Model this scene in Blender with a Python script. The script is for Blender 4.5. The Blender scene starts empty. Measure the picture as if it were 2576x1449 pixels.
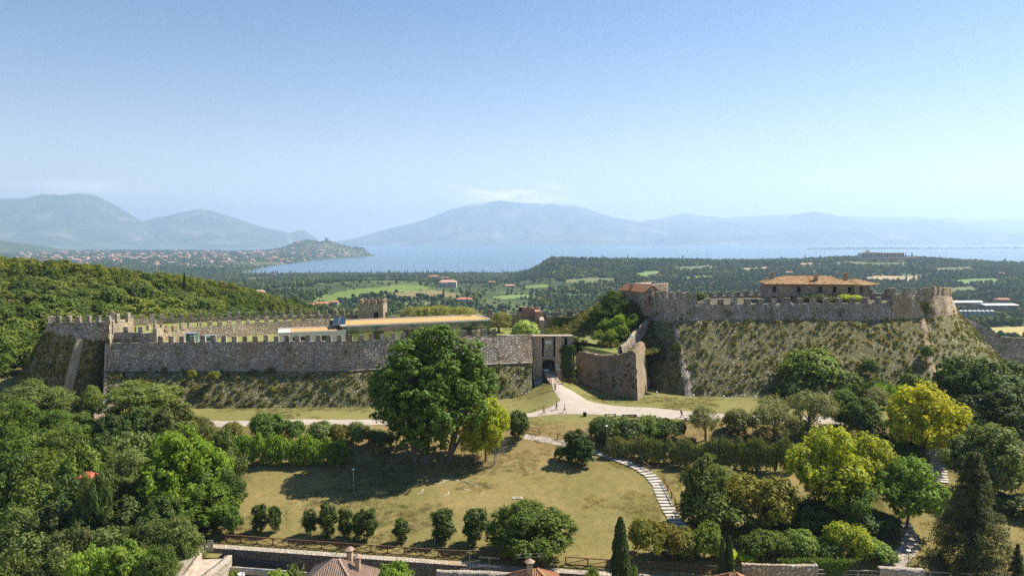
import bpy, bmesh, math, random
import numpy as np
from mathutils import Vector, Matrix, noise
R = math.radians
SC = bpy.context.scene
COL = SC.collection

# ------------------------------------------------------------ camera, sky, sun, exposure
FPX, CX, CY = 1839.0, 1288.0, 724.5       # focal length and centre of the photograph at 2576 px width
CAMZ = 36.0
PITCH, ROLL = 3.87, 0.2
cam = bpy.data.cameras.new("camera")
cam.sensor_width = 36.0
cam.lens = 36.0 * FPX / 2576.0
cam.clip_start = 1.0
cam.clip_end = 120000.0
camo = bpy.data.objects.new("camera", cam)
COL.objects.link(camo)
CM = Matrix.Rotation(R(90 - PITCH), 4, 'X') @ Matrix.Rotation(R(-ROLL), 4, 'Z')
camo.matrix_world = Matrix.Translation((0, 0, CAMZ)) @ CM
SC.camera = camo

SUN_DIR = Vector((0.84, 0.38, 1.08)).normalized()     # towards the sun
SUN_EL = math.asin(SUN_DIR.z)
SUN_AZ = math.atan2(SUN_DIR.x, SUN_DIR.y)
world = bpy.data.worlds.new("World")
SC.world = world
world.use_nodes = True
wn = world.node_tree.nodes
wl = world.node_tree.links
wn.clear()
wout = wn.new("ShaderNodeOutputWorld")
wbg = wn.new("ShaderNodeBackground")
wsky = wn.new("ShaderNodeTexSky")
wsky.sky_type = 'NISHITA'
wsky.sun_disc = False
wsky.sun_elevation = SUN_EL
wsky.sun_rotation = SUN_AZ
wsky.altitude = 200
wsky.air_density = 1.0
wsky.dust_density = 0.3
wsky.ozone_density = 3.2
wbg.inputs[1].default_value = 0.050
wl.new(wbg.outputs[0], wout.inputs[0])

sl = bpy.data.lights.new("sun", 'SUN')
sl.energy = 4.25
sl.angle = R(0.5)
sl.color = (1.0, 0.91, 0.77)
so = bpy.data.objects.new("sun", sl)
COL.objects.link(so)
so.rotation_euler = (-SUN_DIR).to_track_quat('-Z', 'Y').to_euler()
so.location = (0, 0, 300)

SC.view_settings.view_transform = 'Standard'
SC.view_settings.look = 'None'
SC.view_settings.exposure = 1.27
SC.view_settings.gamma = 1.0
SC.view_settings.use_curve_mapping = False
SC.cycles.max_bounces = 6
SC.cycles.diffuse_bounces = 3
SC.cycles.glossy_bounces = 2
SC.cycles.transmission_bounces = 3
SC.cycles.transparent_max_bounces = 6
SC.cycles.volume_bounces = 1
SC.cycles.use_denoising = False
SC.cycles.use_adaptive_sampling = False
SC.cycles.caustics_reflective = False
SC.cycles.caustics_refractive = False

# ------------------------------------------------------------ helpers: from the photograph to the place
def ray(px, py):
    d = CM.to_3x3() @ Vector(((px - CX) / FPX, (CY - py) / FPX, -1.0))
    return d

def P(px, py, Y):                    # the point of the line of sight at distance Y
    d = ray(px, py)
    t = Y / d.y
    return Vector((d.x * t, Y, CAMZ + d.z * t))

def G(px, py, z=0.0):                # where it meets the height z
    d = ray(px, py)
    t = (z - CAMZ) / d.z
    return Vector((d.x * t, d.y * t, z))

def sst(a, b, x):
    t = np.clip((x - a) / (b - a), 0, 1)
    return t * t * (3 - 2 * t)

_rs = np.random.RandomState(7)
_perm = _rs.rand(64, 64)
def vnoise(x, y):                    # smooth value noise, -1..1
    x = np.asarray(x, float); y = np.asarray(y, float)
    xi = np.floor(x).astype(int); yi = np.floor(y).astype(int)
    fx = x - xi; fy = y - yi
    fx = fx * fx * (3 - 2 * fx); fy = fy * fy * (3 - 2 * fy)
    g = lambda a, b: _perm[a % 64, b % 64]
    v = (g(xi, yi) * (1 - fx) + g(xi + 1, yi) * fx) * (1 - fy) + (g(xi, yi + 1) * (1 - fx) + g(xi + 1, yi + 1) * fx) * fy
    return v * 2 - 1
def fbm(x, y, o=4):
    s = 0; a = 1.0; f = 1.0; n = 0
    for _ in range(o):
        s = s + a * vnoise(x * f + 17.3 * _, y * f + 9.1 * _); n += a; a *= .5; f *= 2.03
    return s / n

WATER = -115.0
YW = ([-70, -41.6, -2.5, 28, 64, 100], [101.5, 99.6, 94.3, 91.8, 90.5, 90.0])
def yw(x): return np.interp(x, *YW)
SHU = ([2500, 3100, 4100, 5100, 6450, 6900, 7300, 9000], [-.37, -.369, -.32, -.262, -.176, -.19, -.235, -.5])

def terrain(x, y):
    x = np.asarray(x, float); y = np.asarray(y, float)
    # the park in front
    zb = np.interp(y, [0, 60, 86, 95, 101, 110, 120, 130, 137, 141, 165], [-16, -13, -10.6, -7.0, -6.5, -5.3, -4.1, -2.6, -.7, 0, 0])
    zb = zb + .18 * fbm(x / 14, y / 9, 3) * sst(165, 140, y)
    low = np.interp(y, [0, 60, 100], [-14, -12, -10.2])
    st = (sst(-47, -44, x) * (y < yw(x) - .6))
    zb = zb * (1 - st) + low * st
    zb = zb + 2.9 * sst(147, 162, y) * sst(185, 170, y) * np.exp(-((x - 9.6) / 5.5) ** 2)
    zb = zb + 1.2 * sst(60, 110, x) * sst(150, 120, y) - 8.5 * sst(-43, -62, x) * sst(150, 118, y)
    # beyond the castle
    u = x / np.maximum(y, 1.0)
    left = np.interp(y, [0, 225, 300, 500, 900, 1500, 2600, 3050, 3300, 4000], [0, 0, -12, -40, -58, -72, -100, -112, -135, -140])
    right = np.interp(y, [0, 225, 300, 500, 900, 1300, 1800, 2300, 2600, 3200, 4200], [0, 0, -12, -42, -62, -70, -60, -40, -42, -120, -140])
    a = sst(-.01, .06, u)
    crest = np.interp(u, [0.03, .055, .09, .2, .33, .45, .56, .62, .66, .72, .9], [-14, 8, 2, -4, -6, 2, 3, -6, -10, -16, -18])
    far = left * (1 - a) + (right + crest * sst(1500, 2400, y) * sst(3000, 2600, y)) * a
    far = far + sst(350, 900, y) * sst(3000, 2400, y) * 9 * fbm(x / 420, y / 420, 3)
    # wooded hill on the left
    hx = np.clip((-x - 55) / 230, 0, 1.6)
    hill = np.interp(hx, [0, .12, .2, .27, .38, .44, .54, .7, .83, 1.2, 1.6], [0, 2, 6, 12, 23, 28, 32, 37.5, 42, 48, 50]) * sst(175, 360, y) * sst(900, 430, y) * (1 + .10 * fbm(x / 60, y / 60, 3))
    far = far + hill
    # vineyard mound
    far = far + 22 * np.exp(-((x + 330) / 260) ** 2 - ((y - 1480) / 330) ** 2)
    # the shore on the left and its headland
    sh = np.interp(y, *SHU)
    land = sst(0, .012, sh - u) * sst(2600, 3000, y) * sst(9500, 8300, y)
    rise = np.clip((sh - u) * y * .035, 0, 26) + 5 * fbm(x / 600, y / 500, 3)
    far = far * (1 - land) + (-110 + rise) * land
    far = far + land * (96 * np.exp(-((x + 1840) / 210) ** 2 - ((y - 6700) / 260) ** 2)
                        + 56 * sst(-1750, -1700, x) * sst(-1290, -1370, x) * np.exp(-((y - 6700) / 260) ** 2)
                        + 20 * np.exp(-((x + 2000) / 420) ** 2 - ((y - 6700) / 300) ** 2))
    far = np.where(y > 9500, -140.0, far)
    k = sst(205, 235, y)
    return zb * (1 - k) + far * k

def th(x, y): return float(terrain(x, y))

def H(px, py, lift=0.0):             # where a line of sight meets the ground
    d = ray(px, py)
    t = 60.0
    while t < 20000:
        x, y, z = d.x * t, d.y * t, CAMZ + d.z * t
        if z <= th(x, y):
            lo, hi = t - max(.5, t * .004), t
            for _ in range(14):
                m = (lo + hi) / 2
                if CAMZ + d.z * m <= th(d.x * m, d.y * m): hi = m
                else: lo = m
            t = hi
            return Vector((d.x * t, d.y * t, CAMZ + d.z * t + lift))
        t += max(.5, t * .004)
    return Vector((d.x * t, d.y * t, WATER))

# ------------------------------------------------------------ helpers: materials
MATS = {}
def newmat(name):
    m = bpy.data.materials.new(name); m.use_nodes = True
    nt = m.node_tree; nt.nodes.clear()
    out = nt.nodes.new("ShaderNodeOutputMaterial")
    MATS[name] = m
    return m, nt, out
def N(nt, t, **kw):
    n = nt.nodes.new(t)
    for k, v in kw.items():
        if k[0] == 'i' and k[1:].isdigit(): n.inputs[int(k[1:])].default_value = v
        else: setattr(n, k, v)
    return n
def ramp(nt, fac, stops, interp='LINEAR'):
    r = N(nt, "ShaderNodeValToRGB"); cr = r.color_ramp; cr.interpolation = interp
    while len(cr.elements) > len(stops): cr.elements.remove(cr.elements[-1])
    while len(cr.elements) < len(stops): cr.elements.new(.5)
    for e, (p, c) in zip(cr.elements, stops):
        e.position = p; e.color = (*c, 1) if len(c) == 3 else c
    nt.links.new(fac, r.inputs[0]); return r
def tex(nt, co, scale, detail=3, rough=.55, kind="ShaderNodeTexNoise", **kw):
    n = N(nt, kind, **kw); n.inputs['Scale'].default_value = scale
    if 'Detail' in n.inputs: n.inputs['Detail'].default_value = detail
    if 'Roughness' in n.inputs: n.inputs['Roughness'].default_value = rough
    if co is not None: nt.links.new(co, n.inputs['Vector'])
    return n
def mix(nt, fac, a, b, mode='MIX'):
    m = N(nt, "ShaderNodeMix", data_type='RGBA', blend_type=mode)
    for s, v in ((0, fac), (6, a), (7, b)):
        if isinstance(v, (int, float)): m.inputs[s].default_value = v
        elif isinstance(v, tuple): m.inputs[s].default_value = (*v, 1) if len(v) == 3 else v
        else: nt.links.new(v, m.inputs[s])
    return m.outputs[2]
def mth(nt, op, a, b=0.0):
    m = N(nt, "ShaderNodeMath", operation=op)
    for s, v in ((0, a), (1, b)):
        if isinstance(v, (int, float)): m.inputs[s].default_value = v
        else: nt.links.new(v, m.inputs[s])
    return m.outputs[0]
def bsdf(nt, out, col, rough=.85, spec=.25, metal=0, bump=None, bstr=.5, bdist=.1):
    b = N(nt, "ShaderNodeBsdfPrincipled")
    if isinstance(col, tuple): b.inputs['Base Color'].default_value = (*col, 1)
    else: nt.links.new(col, b.inputs['Base Color'])
    b.inputs['Roughness'].default_value = rough
    b.inputs['Specular IOR Level'].default_value = spec
    b.inputs['Metallic'].default_value = metal
    if bump is not None:
        bm_ = N(nt, "ShaderNodeBump"); bm_.inputs['Strength'].default_value = bstr; bm_.inputs['Distance'].default_value = bdist
        nt.links.new(bump, bm_.inputs['Height']); nt.links.new(bm_.outputs[0], b.inputs['Normal'])
    nt.links.new(b.outputs[0], out.inputs[0])
    return b
def pos(nt, sx=1, sy=1, sz=1):
    g = N(nt, "ShaderNodeNewGeometry")
    if (sx, sy, sz) == (1, 1, 1): return g.outputs['Position']
    m = N(nt, "ShaderNodeMapping"); m.inputs['Scale'].default_value = (sx, sy, sz)
    nt.links.new(g.outputs['Position'], m.inputs[0]); return m.outputs[0]

def plain(name, col, rough=.8, spec=.25, metal=0, var=.25, sc=1.5):
    m, nt, out = newmat(name)
    n = tex(nt, pos(nt), sc, 4)
    r = ramp(nt, n.outputs[0], [(.3, tuple(c * (1 - var) for c in col)), (.7, tuple(min(1, c * (1 + var)) for c in col))])
    bsdf(nt, out, r.outputs[0], rough, spec, metal, n.outputs[0], .3, .03)
    return m

def stone(name, dark, mid, light, mortar=(.2, .18, .15), size=.45, moss=.35, green=(.10, .11, .035), stain=.5, flat=1.0, holes=False):
    m, nt, out = newmat(name)
    p = pos(nt, 1, 1, flat)
    v = tex(nt, p, 1 / size, kind="ShaderNodeTexVoronoi", feature='F1'); v.inputs['Randomness'].default_value = .9
    e = tex(nt, p, 1 / size, kind="ShaderNodeTexVoronoi", feature='DISTANCE_TO_EDGE'); e.inputs['Randomness'].default_value = .9
    sep = N(nt, "ShaderNodeSeparateColor"); nt.links.new(v.outputs['Color'], sep.inputs[0])
    c = ramp(nt, sep.outputs[0], [(0, dark), (.45, mid), (.8, mid), (1, light)]).outputs[0]
    n2 = tex(nt, p, 2.2, 5, .7)
    c = mix(nt, .35, c, ramp(nt, n2.outputs[0], [(.3, (.35, .35, .35)), (.75, (1.0, .97, .9))]).outputs[0], 'MULTIPLY')
    ed = ramp(nt, e.outputs[0], [(.03, (0, 0, 0)), (.16, (1, 1, 1))]).outputs[0]
    c = mix(nt, ed, mortar, c)
    tint = tex(nt, pos(nt, 1, 1, .6), .11, 4, .6)
    c = mix(nt, .8, c, ramp(nt, tint.outputs[0], [(.35, (1.0, .86, .70)), (.5, (1, 1, 1)), (.65, (.90, .88, .88))]).outputs[0], 'MULTIPLY')
    if holes:
        hv_ = tex(nt, pos(nt, 1, 1, 1), .48, kind="ShaderNodeTexVoronoi", feature='F1'); hv_.inputs['Randomness'].default_value = .8
        c = mix(nt, ramp(nt, hv_.outputs['Distance'], [(.085, (1, 1, 1)), (.12, (0, 0, 0))]).outputs[0], c, (.03, .025, .02))
    big = tex(nt, pos(nt, 1, 1, .35), .28, 6, .72)
    c = mix(nt, stain, c, ramp(nt, big.outputs[0], [(.30, (.42, .39, .37)), (.52, (1, 1, 1))]).outputs[0], 'MULTIPLY')
    if moss > 0:
        mo = tex(nt, pos(nt), .35, 6, .75)
        f = mo.outputs[0]
        g2 = tex(nt, pos(nt), 3.1, 4)
        mk = ramp(nt, f, [(.62 - moss * .35, (0, 0, 0)), (.70 - moss * .3, (1, 1, 1))]).outputs[0]
        gc = ramp(nt, g2.outputs[0], [(.3, tuple(q * .5 for q in green)), (.55, green), (.75, (green[0] * 2.1, green[1] * 1.6, green[2] * 1.6))]).outputs[0]
        fm = mth(nt, 'MULTIPLY', mk, ramp(nt, tex(nt, pos(nt), 1.9, 4, .7).outputs[0], [(.40, (0, 0, 0)), (.52, (1, 1, 1))]).outputs[0])
        c = mix(nt, fm, c, gc)
    h = mth(nt, 'ADD', mth(nt, 'MULTIPLY', ed, .6), mth(nt, 'MULTIPLY', n2.outputs[0], .8))
    bsdf(nt, out, c, .92, .15, 0, h, .9, .22)
    return m

def brick(name, c1, c2, mortar, sx=.28, sz=.075):
    m, nt, out = newmat(name)
    b = N(nt, "ShaderNodeTexBrick")
    g = N(nt, "ShaderNodeNewGeometry"); s = N(nt, "ShaderNodeSeparateXYZ"); nt.links.new(g.outputs['Position'], s.inputs[0])
    cx = N(nt, "ShaderNodeCombineXYZ")
    nt.links.new(mth(nt, 'ADD', s.outputs[0], s.outputs[1]), cx.inputs[0]); nt.links.new(s.outputs[2], cx.inputs[1])
    nt.links.new(cx.outputs[0], b.inputs['Vector'])
    b.inputs['Scale'].default_value = 1.0; b.inputs['Brick Width'].default_value = sx; b.inputs['Row Height'].default_value = sz * 2
    b.inputs['Mortar Size'].default_value = .02
    b.inputs['Color1'].default_value = (*c1, 1); b.inputs['Color2'].default_value = (*c2, 1); b.inputs['Mortar'].default_value = (*mortar, 1)
    n = tex(nt, pos(nt), 1.3, 6, .7)
    c = mix(nt, .75, b.outputs[0], ramp(nt, n.outputs[0], [(.3, (.3, .3, .3)), (.7, (1, 1, 1))]).outputs[0], 'MULTIPLY')
    bsdf(nt, out, c, .9, .15, 0, n.outputs[0], .8, .1)
    return m

def leafmat(name, trans=.35, hue=.045, val=.55, sat=.12):
    m, nt, out = newmat(name)
    oi = N(nt, "ShaderNodeObjectInfo"); g = N(nt, "ShaderNodeNewGeometry")
    hs = N(nt, "ShaderNodeHueSaturation")
    rr = g.outputs['Random Per Island']
    n = tex(nt, pos(nt), .9, 3, .6)
    nt.links.new(mth(nt, 'ADD', .5 - hue, mth(nt, 'MULTIPLY', n.outputs[0], hue * 2)), hs.inputs['Hue'])
    hs.inputs['Saturation'].default_value = 1.0
    nt.links.new(mth(nt, 'ADD', 1 - val * .5, mth(nt, 'MULTIPLY', rr, val)), hs.inputs['Value'])
    nt.links.new(mix(nt, 1.0, oi.outputs['Color'], (2.1, 2.05, 1.3), 'MULTIPLY'), hs.inputs['Color'])
    d = N(nt, "ShaderNodeBsdfPrincipled"); d.inputs['Roughness'].default_value = .6; d.inputs['Specular IOR Level'].default_value = .18
    t = N(nt, "ShaderNodeBsdfTranslucent"); ms = N(nt, "ShaderNodeMixShader"); ms.inputs[0].default_value = trans
    nt.links.new(hs.outputs[0], d.inputs['Base Color'])
    nt.links.new(mix(nt, 1.0, hs.outputs[0], (1.15, 1.1, .5), 'MULTIPLY'), t.inputs[0])
    nt.links.new(d.outputs[0], ms.inputs[1]); nt.links.new(t.outputs[0], ms.inputs[2]); nt.links.new(ms.outputs[0], out.inputs[0])
    return m

def farleaf(name, stops, trans=.25, contrast=1.0):
    m, nt, out = newmat(name)
    oi = N(nt, "ShaderNodeObjectInfo"); g = N(nt, "ShaderNodeNewGeometry")
    c = ramp(nt, oi.outputs['Random'], stops).outputs[0]
    hs = N(nt, "ShaderNodeHueSaturation"); nt.links.new(c, hs.inputs['Color'])
    nt.links.new(mth(nt, 'ADD', .65, mth(nt, 'MULTIPLY', g.outputs['Random Per Island'], .7)), hs.inputs['Value'])
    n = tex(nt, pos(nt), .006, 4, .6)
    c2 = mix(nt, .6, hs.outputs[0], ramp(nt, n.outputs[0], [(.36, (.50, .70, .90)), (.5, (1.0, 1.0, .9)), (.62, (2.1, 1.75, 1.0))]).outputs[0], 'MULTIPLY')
    d = N(nt, "ShaderNodeBsdfDiffuse"); nt.links.new(c2, d.inputs[0])
    t = N(nt, "ShaderNodeBsdfTranslucent"); nt.links.new(c2, t.inputs[0]); ms = N(nt, "ShaderNodeMixShader"); ms.inputs[0].default_value = trans
    nt.links.new(d.outputs[0], ms.inputs[1]); nt.links.new(t.outputs[0], ms.inputs[2]); nt.links.new(ms.outputs[0], out.inputs[0])
    return m

# ------------------------------------------------------------ helpers: objects
def tag(o, label=None, cat=None, group=None, kind=None):
    if label: o['label'] = label
    if cat: o['category'] = cat
    if group: o['group'] = group
    if kind: o['kind'] = kind
    return o
def link(name, data, parent=None, mat=None):
    o = bpy.data.objects.new(name, data); COL.objects.link(o)
    if parent is not None: o.parent = parent
    if mat is not None and data is not None: data.materials.append(mat)
    return o
def empty(name, loc=(0, 0, 0), rz=0, label=None, cat=None, group=None):
    o = link(name, None); o.location = loc; o.rotation_euler = (0, 0, rz)
    return tag(o, label, cat, group)
def npmesh(name, V, F, mats=(), smooth=False, mi=None):
    V = np.asarray(V, np.float32); F = np.asarray(F, np.int32)
    me = bpy.data.meshes.new(name)
    k = F.shape[1]
    me.vertices.add(len(V)); me.vertices.foreach_set('co', V.ravel())
    me.loops.add(F.size); me.loops.foreach_set('vertex_index', F.ravel())
    me.polygons.add(len(F)); me.polygons.foreach_set('loop_start', np.arange(0, F.size, k, dtype=np.int32))
    for m in mats: me.materials.append(m)
    if mi is not None: me.polygons.foreach_set('material_index', np.asarray(mi, np.int32))
    if smooth: me.polygons.foreach_set('use_smooth', np.ones(len(F), bool))
    me.update(calc_edges=True)
    return me
def gridfaces(nu, nv):               # nu columns, nv rows
    i = np.arange(nv - 1)[:, None] * nu + np.arange(nu - 1)[None, :]
    return np.stack([i, i + 1, i + nu + 1, i + nu], -1).reshape(-1, 4)

class MB:
    """collects shapes and links them as one mesh object"""
    def __init__(s): s.v = []; s.f = []
    def add(s, V, F):
        b = len(s.v); s.v += [tuple(p) for p in V]; s.f += [tuple(i + b for i in f) for f in F]; return s
    def box(s, c, d, rz=0, top=None):
        hx, hy, hz = d[0] / 2, d[1] / 2, d[2] / 2; t = top or 1.0
        V = []
        for (x, y, z) in ((-1, -1, -1), (1, -1, -1), (1, 1, -1), (-1, 1, -1), (-1, -1, 1), (1, -1, 1), (1, 1, 1), (-1, 1, 1)):
            k = t if z > 0 else 1
            X, Y = x * hx * k, y * hy * k
            V.append((c[0] + X * math.cos(rz) - Y * math.sin(rz), c[1] + X * math.sin(rz) + Y * math.cos(rz), c[2] + z * hz))
        return s.add(V, [(0, 3, 2, 1), (4, 5, 6, 7), (0, 1, 5, 4), (1, 2, 6, 5), (2, 3, 7, 6), (3, 0, 4, 7)])
    def bar(s, a, b, w, h=None, up=(0, 0, 1)):
        a = Vector(a); b = Vector(b); d = (b - a).normalized(); h = h or w
        u = d.cross(Vector(up))
        if u.length < 1e-4: u = Vector((1, 0, 0))
        u.normalize(); n = u.cross(d)
        V = [p + u * (sx * w / 2) + n * (sz * h / 2) for p in (a, b) for sx, sz in ((-1, -1), (1, -1), (1, 1), (-1, 1))]
        return s.add(V, [(0, 1, 2, 3), (7, 6, 5, 4), (0, 4, 5, 1), (1, 5, 6, 2), (2, 6, 7, 3), (3, 7, 4, 0)])
    def tube(s, pts, rad, n=6, cap=True):
        b = len(s.v); pts = [Vector(p) for p in pts]
        for i, p in enumerate(pts):
            d = (pts[min(i + 1, len(pts) - 1)] - pts[max(i - 1, 0)]).normalized()
            u = d.cross(Vector((.3, 1, .1))).normalized(); w = d.cross(u)
            for k in range(n):
                a = 2 * math.pi * k / n
                s.v.append(tuple(p + (u * math.cos(a) + w * math.sin(a)) * rad[i]))
        for i in range(len(pts) - 1):
            for k in range(n):
                s.f.append((b + i * n + k, b + i * n + (k + 1) % n, b + (i + 1) * n + (k + 1) % n, b + (i + 1) * n + k))
        if cap: s.f.append(tuple(b + k for k in range(n))); s.f.append(tuple(b + (len(pts) - 1) * n + k for k in reversed(range(n))))
        return s
    def prism(s, poly, z0, z1):
        n = len(poly); V = [(p[0], p[1], z0) for p in poly] + [(p[0], p[1], z1) for p in poly]
        return s.add(V, [tuple(reversed(range(n))), tuple(range(n, 2 * n))] + [(i, (i + 1) % n, n + (i + 1) % n, n + i) for i in range(n)])
    def mesh(s, name, mat=None):
        me = bpy.data.meshes.new(name); me.from_pydata(s.v, [], s.f); me.update()
        if mat: me.materials.append(mat)
        return me
    def build(s, name, mat, parent=None):
        return link(name, s.mesh(name, mat), parent)

def copy_tree(o, parent=None):
    c = o.copy(); COL.objects.link(c)
    if parent is not None: c.parent = parent
    for ch in list(o.children): copy_tree(ch, c)
    return c

def loft(name, cols, du, dv, rough, mat, parent=None, seed=0, ends=True, close_top=True):
    """cols: columns of a wall from foot to top; gives a rough surface with stone-sized unevenness"""
    nr = len(cols[0]); L = []
    for i in range(len(cols) - 1):
        n = max(1, int(max((Vector(cols[i + 1][r]) - Vector(cols[i][r])).length for r in range(nr)) / du))
        for k in range(n):
            t = k / n
            L.append([Vector(cols[i][r]).lerp(Vector(cols[i + 1][r]), t) for r in range(nr)])
    L.append([Vector(p) for p in cols[-1]])
    rows = []
    for r in range(nr - 1):
        n = max(1, int(max((c[r + 1] - c[r]).length for c in cols_as(cols)) / dv))
        rows += [(r, k / n) for k in range(n)]
    rows.append((nr - 2, 1.0))
    V = np.array([[c[r].lerp(c[r + 1], t)[:] for c in L] for r, t in rows])       # rows x cols x 3
    nv, nu = V.shape[:2]
    gu = np.gradient(V, axis=1); gv = np.gradient(V, axis=0) if nv > 1 else gu
    nn = np.cross(gu, gv); nn /= np.maximum(np.linalg.norm(nn, axis=2, keepdims=True), 1e-6)
    rs = np.random.RandomState(seed + 3)
    a = V[..., 0] + V[..., 1] * .7; b = V[..., 2] + V[..., 1] * .3
    d = rough * (rs.rand(nv, nu) - .5) + rough * 2.2 * fbm(a / 4.5, b / 3, 3)
    d[0] *= .3; d[-1] *= .3
    V = V + nn * d[..., None]
    return link(name, npmesh(name, V.reshape(-1, 3), gridfaces(nu, nv), [mat]), parent)
def cols_as(cols): return [[Vector(p) for p in c] for c in cols]

def drape(name, poly, step, lift, mat, parent=None, rag=0.0, hf=terrain):
    """a sheet over the ground inside a polygon (x, y)"""
    Q = np.array([(p[0], p[1]) for p in poly]); x0, y0 = Q.min(0) - step; x1, y1 = Q.max(0) + step
    nx, ny = int((x1 - x0) / step) + 2, int((y1 - y0) / step) + 2
    X, Y = np.meshgrid(x0 + np.arange(nx) * step, y0 + np.arange(ny) * step)
    cx = (X[:-1, :-1] + X[1:, 1:]) / 2; cy = (Y[:-1, :-1] + Y[1:, 1:]) / 2
    if rag: cx = cx + rag * fbm(cx / 1.7, cy / 1.7, 3); cy = cy + rag * fbm(cx / 1.3 + 40, cy / 1.3, 3)
    ins = np.zeros(cx.shape, bool); n = len(Q)
    for i in range(n):
        xa, ya = Q[i]; xb, yb = Q[(i + 1) % n]
        c = ((ya > cy) != (yb > cy)) & (cx < (xb - xa) * (cy - ya) / (yb - ya + 1e-12) + xa)
        ins ^= c
    F = gridfaces(nx, ny)[ins.ravel()]
    V = np.stack([X, Y, hf(X, Y) + lift], -1).reshape(-1, 3)
    used = np.unique(F); mp = np.zeros(len(V), int); mp[used] = np.arange(len(used))
    return link(name, npmesh(name, V[used], mp[F], [mat], smooth=True), parent)
def inpoly(Q, x, y):
    Q = np.array([(p[0], p[1]) for p in Q]); ins = np.zeros(np.shape(x), bool); n = len(Q)
    for i in range(n):
        xa, ya = Q[i]; xb, yb = Q[(i + 1) % n]
        ins ^= ((ya > y) != (yb > y)) & (x < (xb - xa) * (y - ya) / (yb - ya + 1e-12) + xa)
    return ins

# ------------------------------------------------------------ materials
M_lawn, nt, out = newmat("lawn")
p = pos(nt)
n1 = tex(nt, p, .06, 6, .7); n2 = tex(nt, p, .8, 6, .75); n3 = tex(nt, pos(nt, 1, .5, 1), 5.0, 4, .8)
c = ramp(nt, n1.outputs[0], [(.30, (.152, .143, .052)), (.5, (.205, .176, .074)), (.70, (.262, .205, .100))]).outputs[0]
c = mix(nt, .7, c, ramp(nt, n2.outputs[0], [(.3, (.62, .72, .5)), (.5, (1, 1, 1)), (.72, (1.35, 1.2, 1.05))]).outputs[0], 'MULTIPLY')
c = mix(nt, .75, c, ramp(nt, n3.outputs[0], [(.3, (.50, .55, .42)), (.7, (1.35, 1.28, 1.2))]).outputs[0], 'MULTIPLY')
# dry bank below the castle path
g = N(nt, "ShaderNodeNewGeometry"); s = N(nt, "ShaderNodeSeparateXYZ"); nt.links.new(g.outputs[0], s.inputs[0])
by = ramp(nt, mth(nt, 'MULTIPLY', mth(nt, 'SUBTRACT', s.outputs[1], 120), 1 / 24.), [(.2, (0, 0, 0)), (.4, (1, 1, 1)), (.78, (1, 1, 1)), (.86, (0, 0, 0))]).outputs[0]
dry = mth(nt, 'MULTIPLY', by, ramp(nt, n2.outputs[0], [(.32, (0, 0, 0)), (.6, (1, 1, 1))]).outputs[0])
c = mix(nt, mth(nt, 'MULTIPLY', dry, .55), c, (.25, .165, .085))
# greener strip in the old moat
gm = ramp(nt, mth(nt, 'MULTIPLY', mth(nt, 'SUBTRACT', s.outputs[1], 138), 1 / 12.), [(.1, (0, 0, 0)), (.6, (1, 1, 1))]).outputs[0]
c = mix(nt, mth(nt, 'MULTIPLY', gm, .45), c, (.17, .185, .06))
bsdf(nt, out, c, .95, .05, 0, n3.outputs[0], .8, .12)

M_country, nt, out = newmat("countryside")
p = pos(nt)
n1 = tex(nt, p, .0035, 5, .6); n2 = tex(nt, p, .05, 4, .7)
c = ramp(nt, n1.outputs[0], [(.3, (.035, .055, .022)), (.5, (.06, .085, .032)), (.62, (.12, .14, .055)), (.78, (.20, .18, .10))], 'LINEAR').outputs[0]
c = mix(nt, .8, c, ramp(nt, n2.outputs[0], [(.3, (.5, .55, .5)), (.7, (1.3, 1.3, 1.3))]).outputs[0], 'MULTIPLY')
bsdf(nt, out, c, .95, .05)

M_gravel, nt, out = newmat("gravel")
p = pos(nt)
n1 = tex(nt, p, .5, 5, .7); n2 = tex(nt, p, 9, 3, .8)
c = ramp(nt, n1.outputs[0], [(.3, (.34, .29, .24)), (.7, (.45, .40, .345))]).outputs[0]
c = mix(nt, .6, c, ramp(nt, n2.outputs[0], [(.3, (.7, .7, .7)), (.7, (1.1, 1.1, 1.1))]).outputs[0], 'MULTIPLY')
bsdf(nt, out, c, .95, .05, 0, n2.outputs[0], .5, .03)

M_water, nt, out = newmat("lake_water")
n1 = tex(nt, pos(nt, .0016, .012, 1), 1.0, 5, .6); n2 = tex(nt, pos(nt, 1, 1, 1), .08, 4, .7)
b = bsdf(nt, out, ramp(nt, n1.outputs[0], [(.35, (.030, .085, .14)), (.65, (.055, .12, .18))]).outputs[0], .22, .5, 0, n2.outputs[0], .6, 2.0)

M_stone = stone("rubble_stone", (.20, .165, .13), (.56, .475, .385), (.92, .85, .75), (.24, .20, .16), .62, .25, stain=.65, holes=True)
M_stone_low = stone("scarp_stone", (.13, .115, .08), (.29, .25, .175), (.86, .79, .68), (.13, .115, .07), .66, .85, green=(.145, .145, .05), stain=.6)
M_stone_warm = stone("warm_stone", (.24, .18, .12), (.54, .43, .31), (.88, .77, .61), (.28, .22, .15), .60, .10, stain=.35)
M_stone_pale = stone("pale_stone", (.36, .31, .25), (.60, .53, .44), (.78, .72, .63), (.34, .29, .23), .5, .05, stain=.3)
M_stone_dark = stone("retaining_stone", (.14, .13, .12), (.36, .325, .285), (.66, .61, .55), (.13, .12, .11), .30, .12, stain=.4)
M_plaster = stone("weathered_plaster", (.22, .20, .17), (.30, .275, .235), (.36, .33, .29), (.25, .23, .19), .6, .15, stain=.45)
M_brick = brick("old_brick", (.58, .42, .27), (.72, .56, .38), (.30, .25, .18))
M_redbrick = brick("red_brick", (.66, .32, .20), (.55, .25, .16), (.30, .22, .18))
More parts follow.
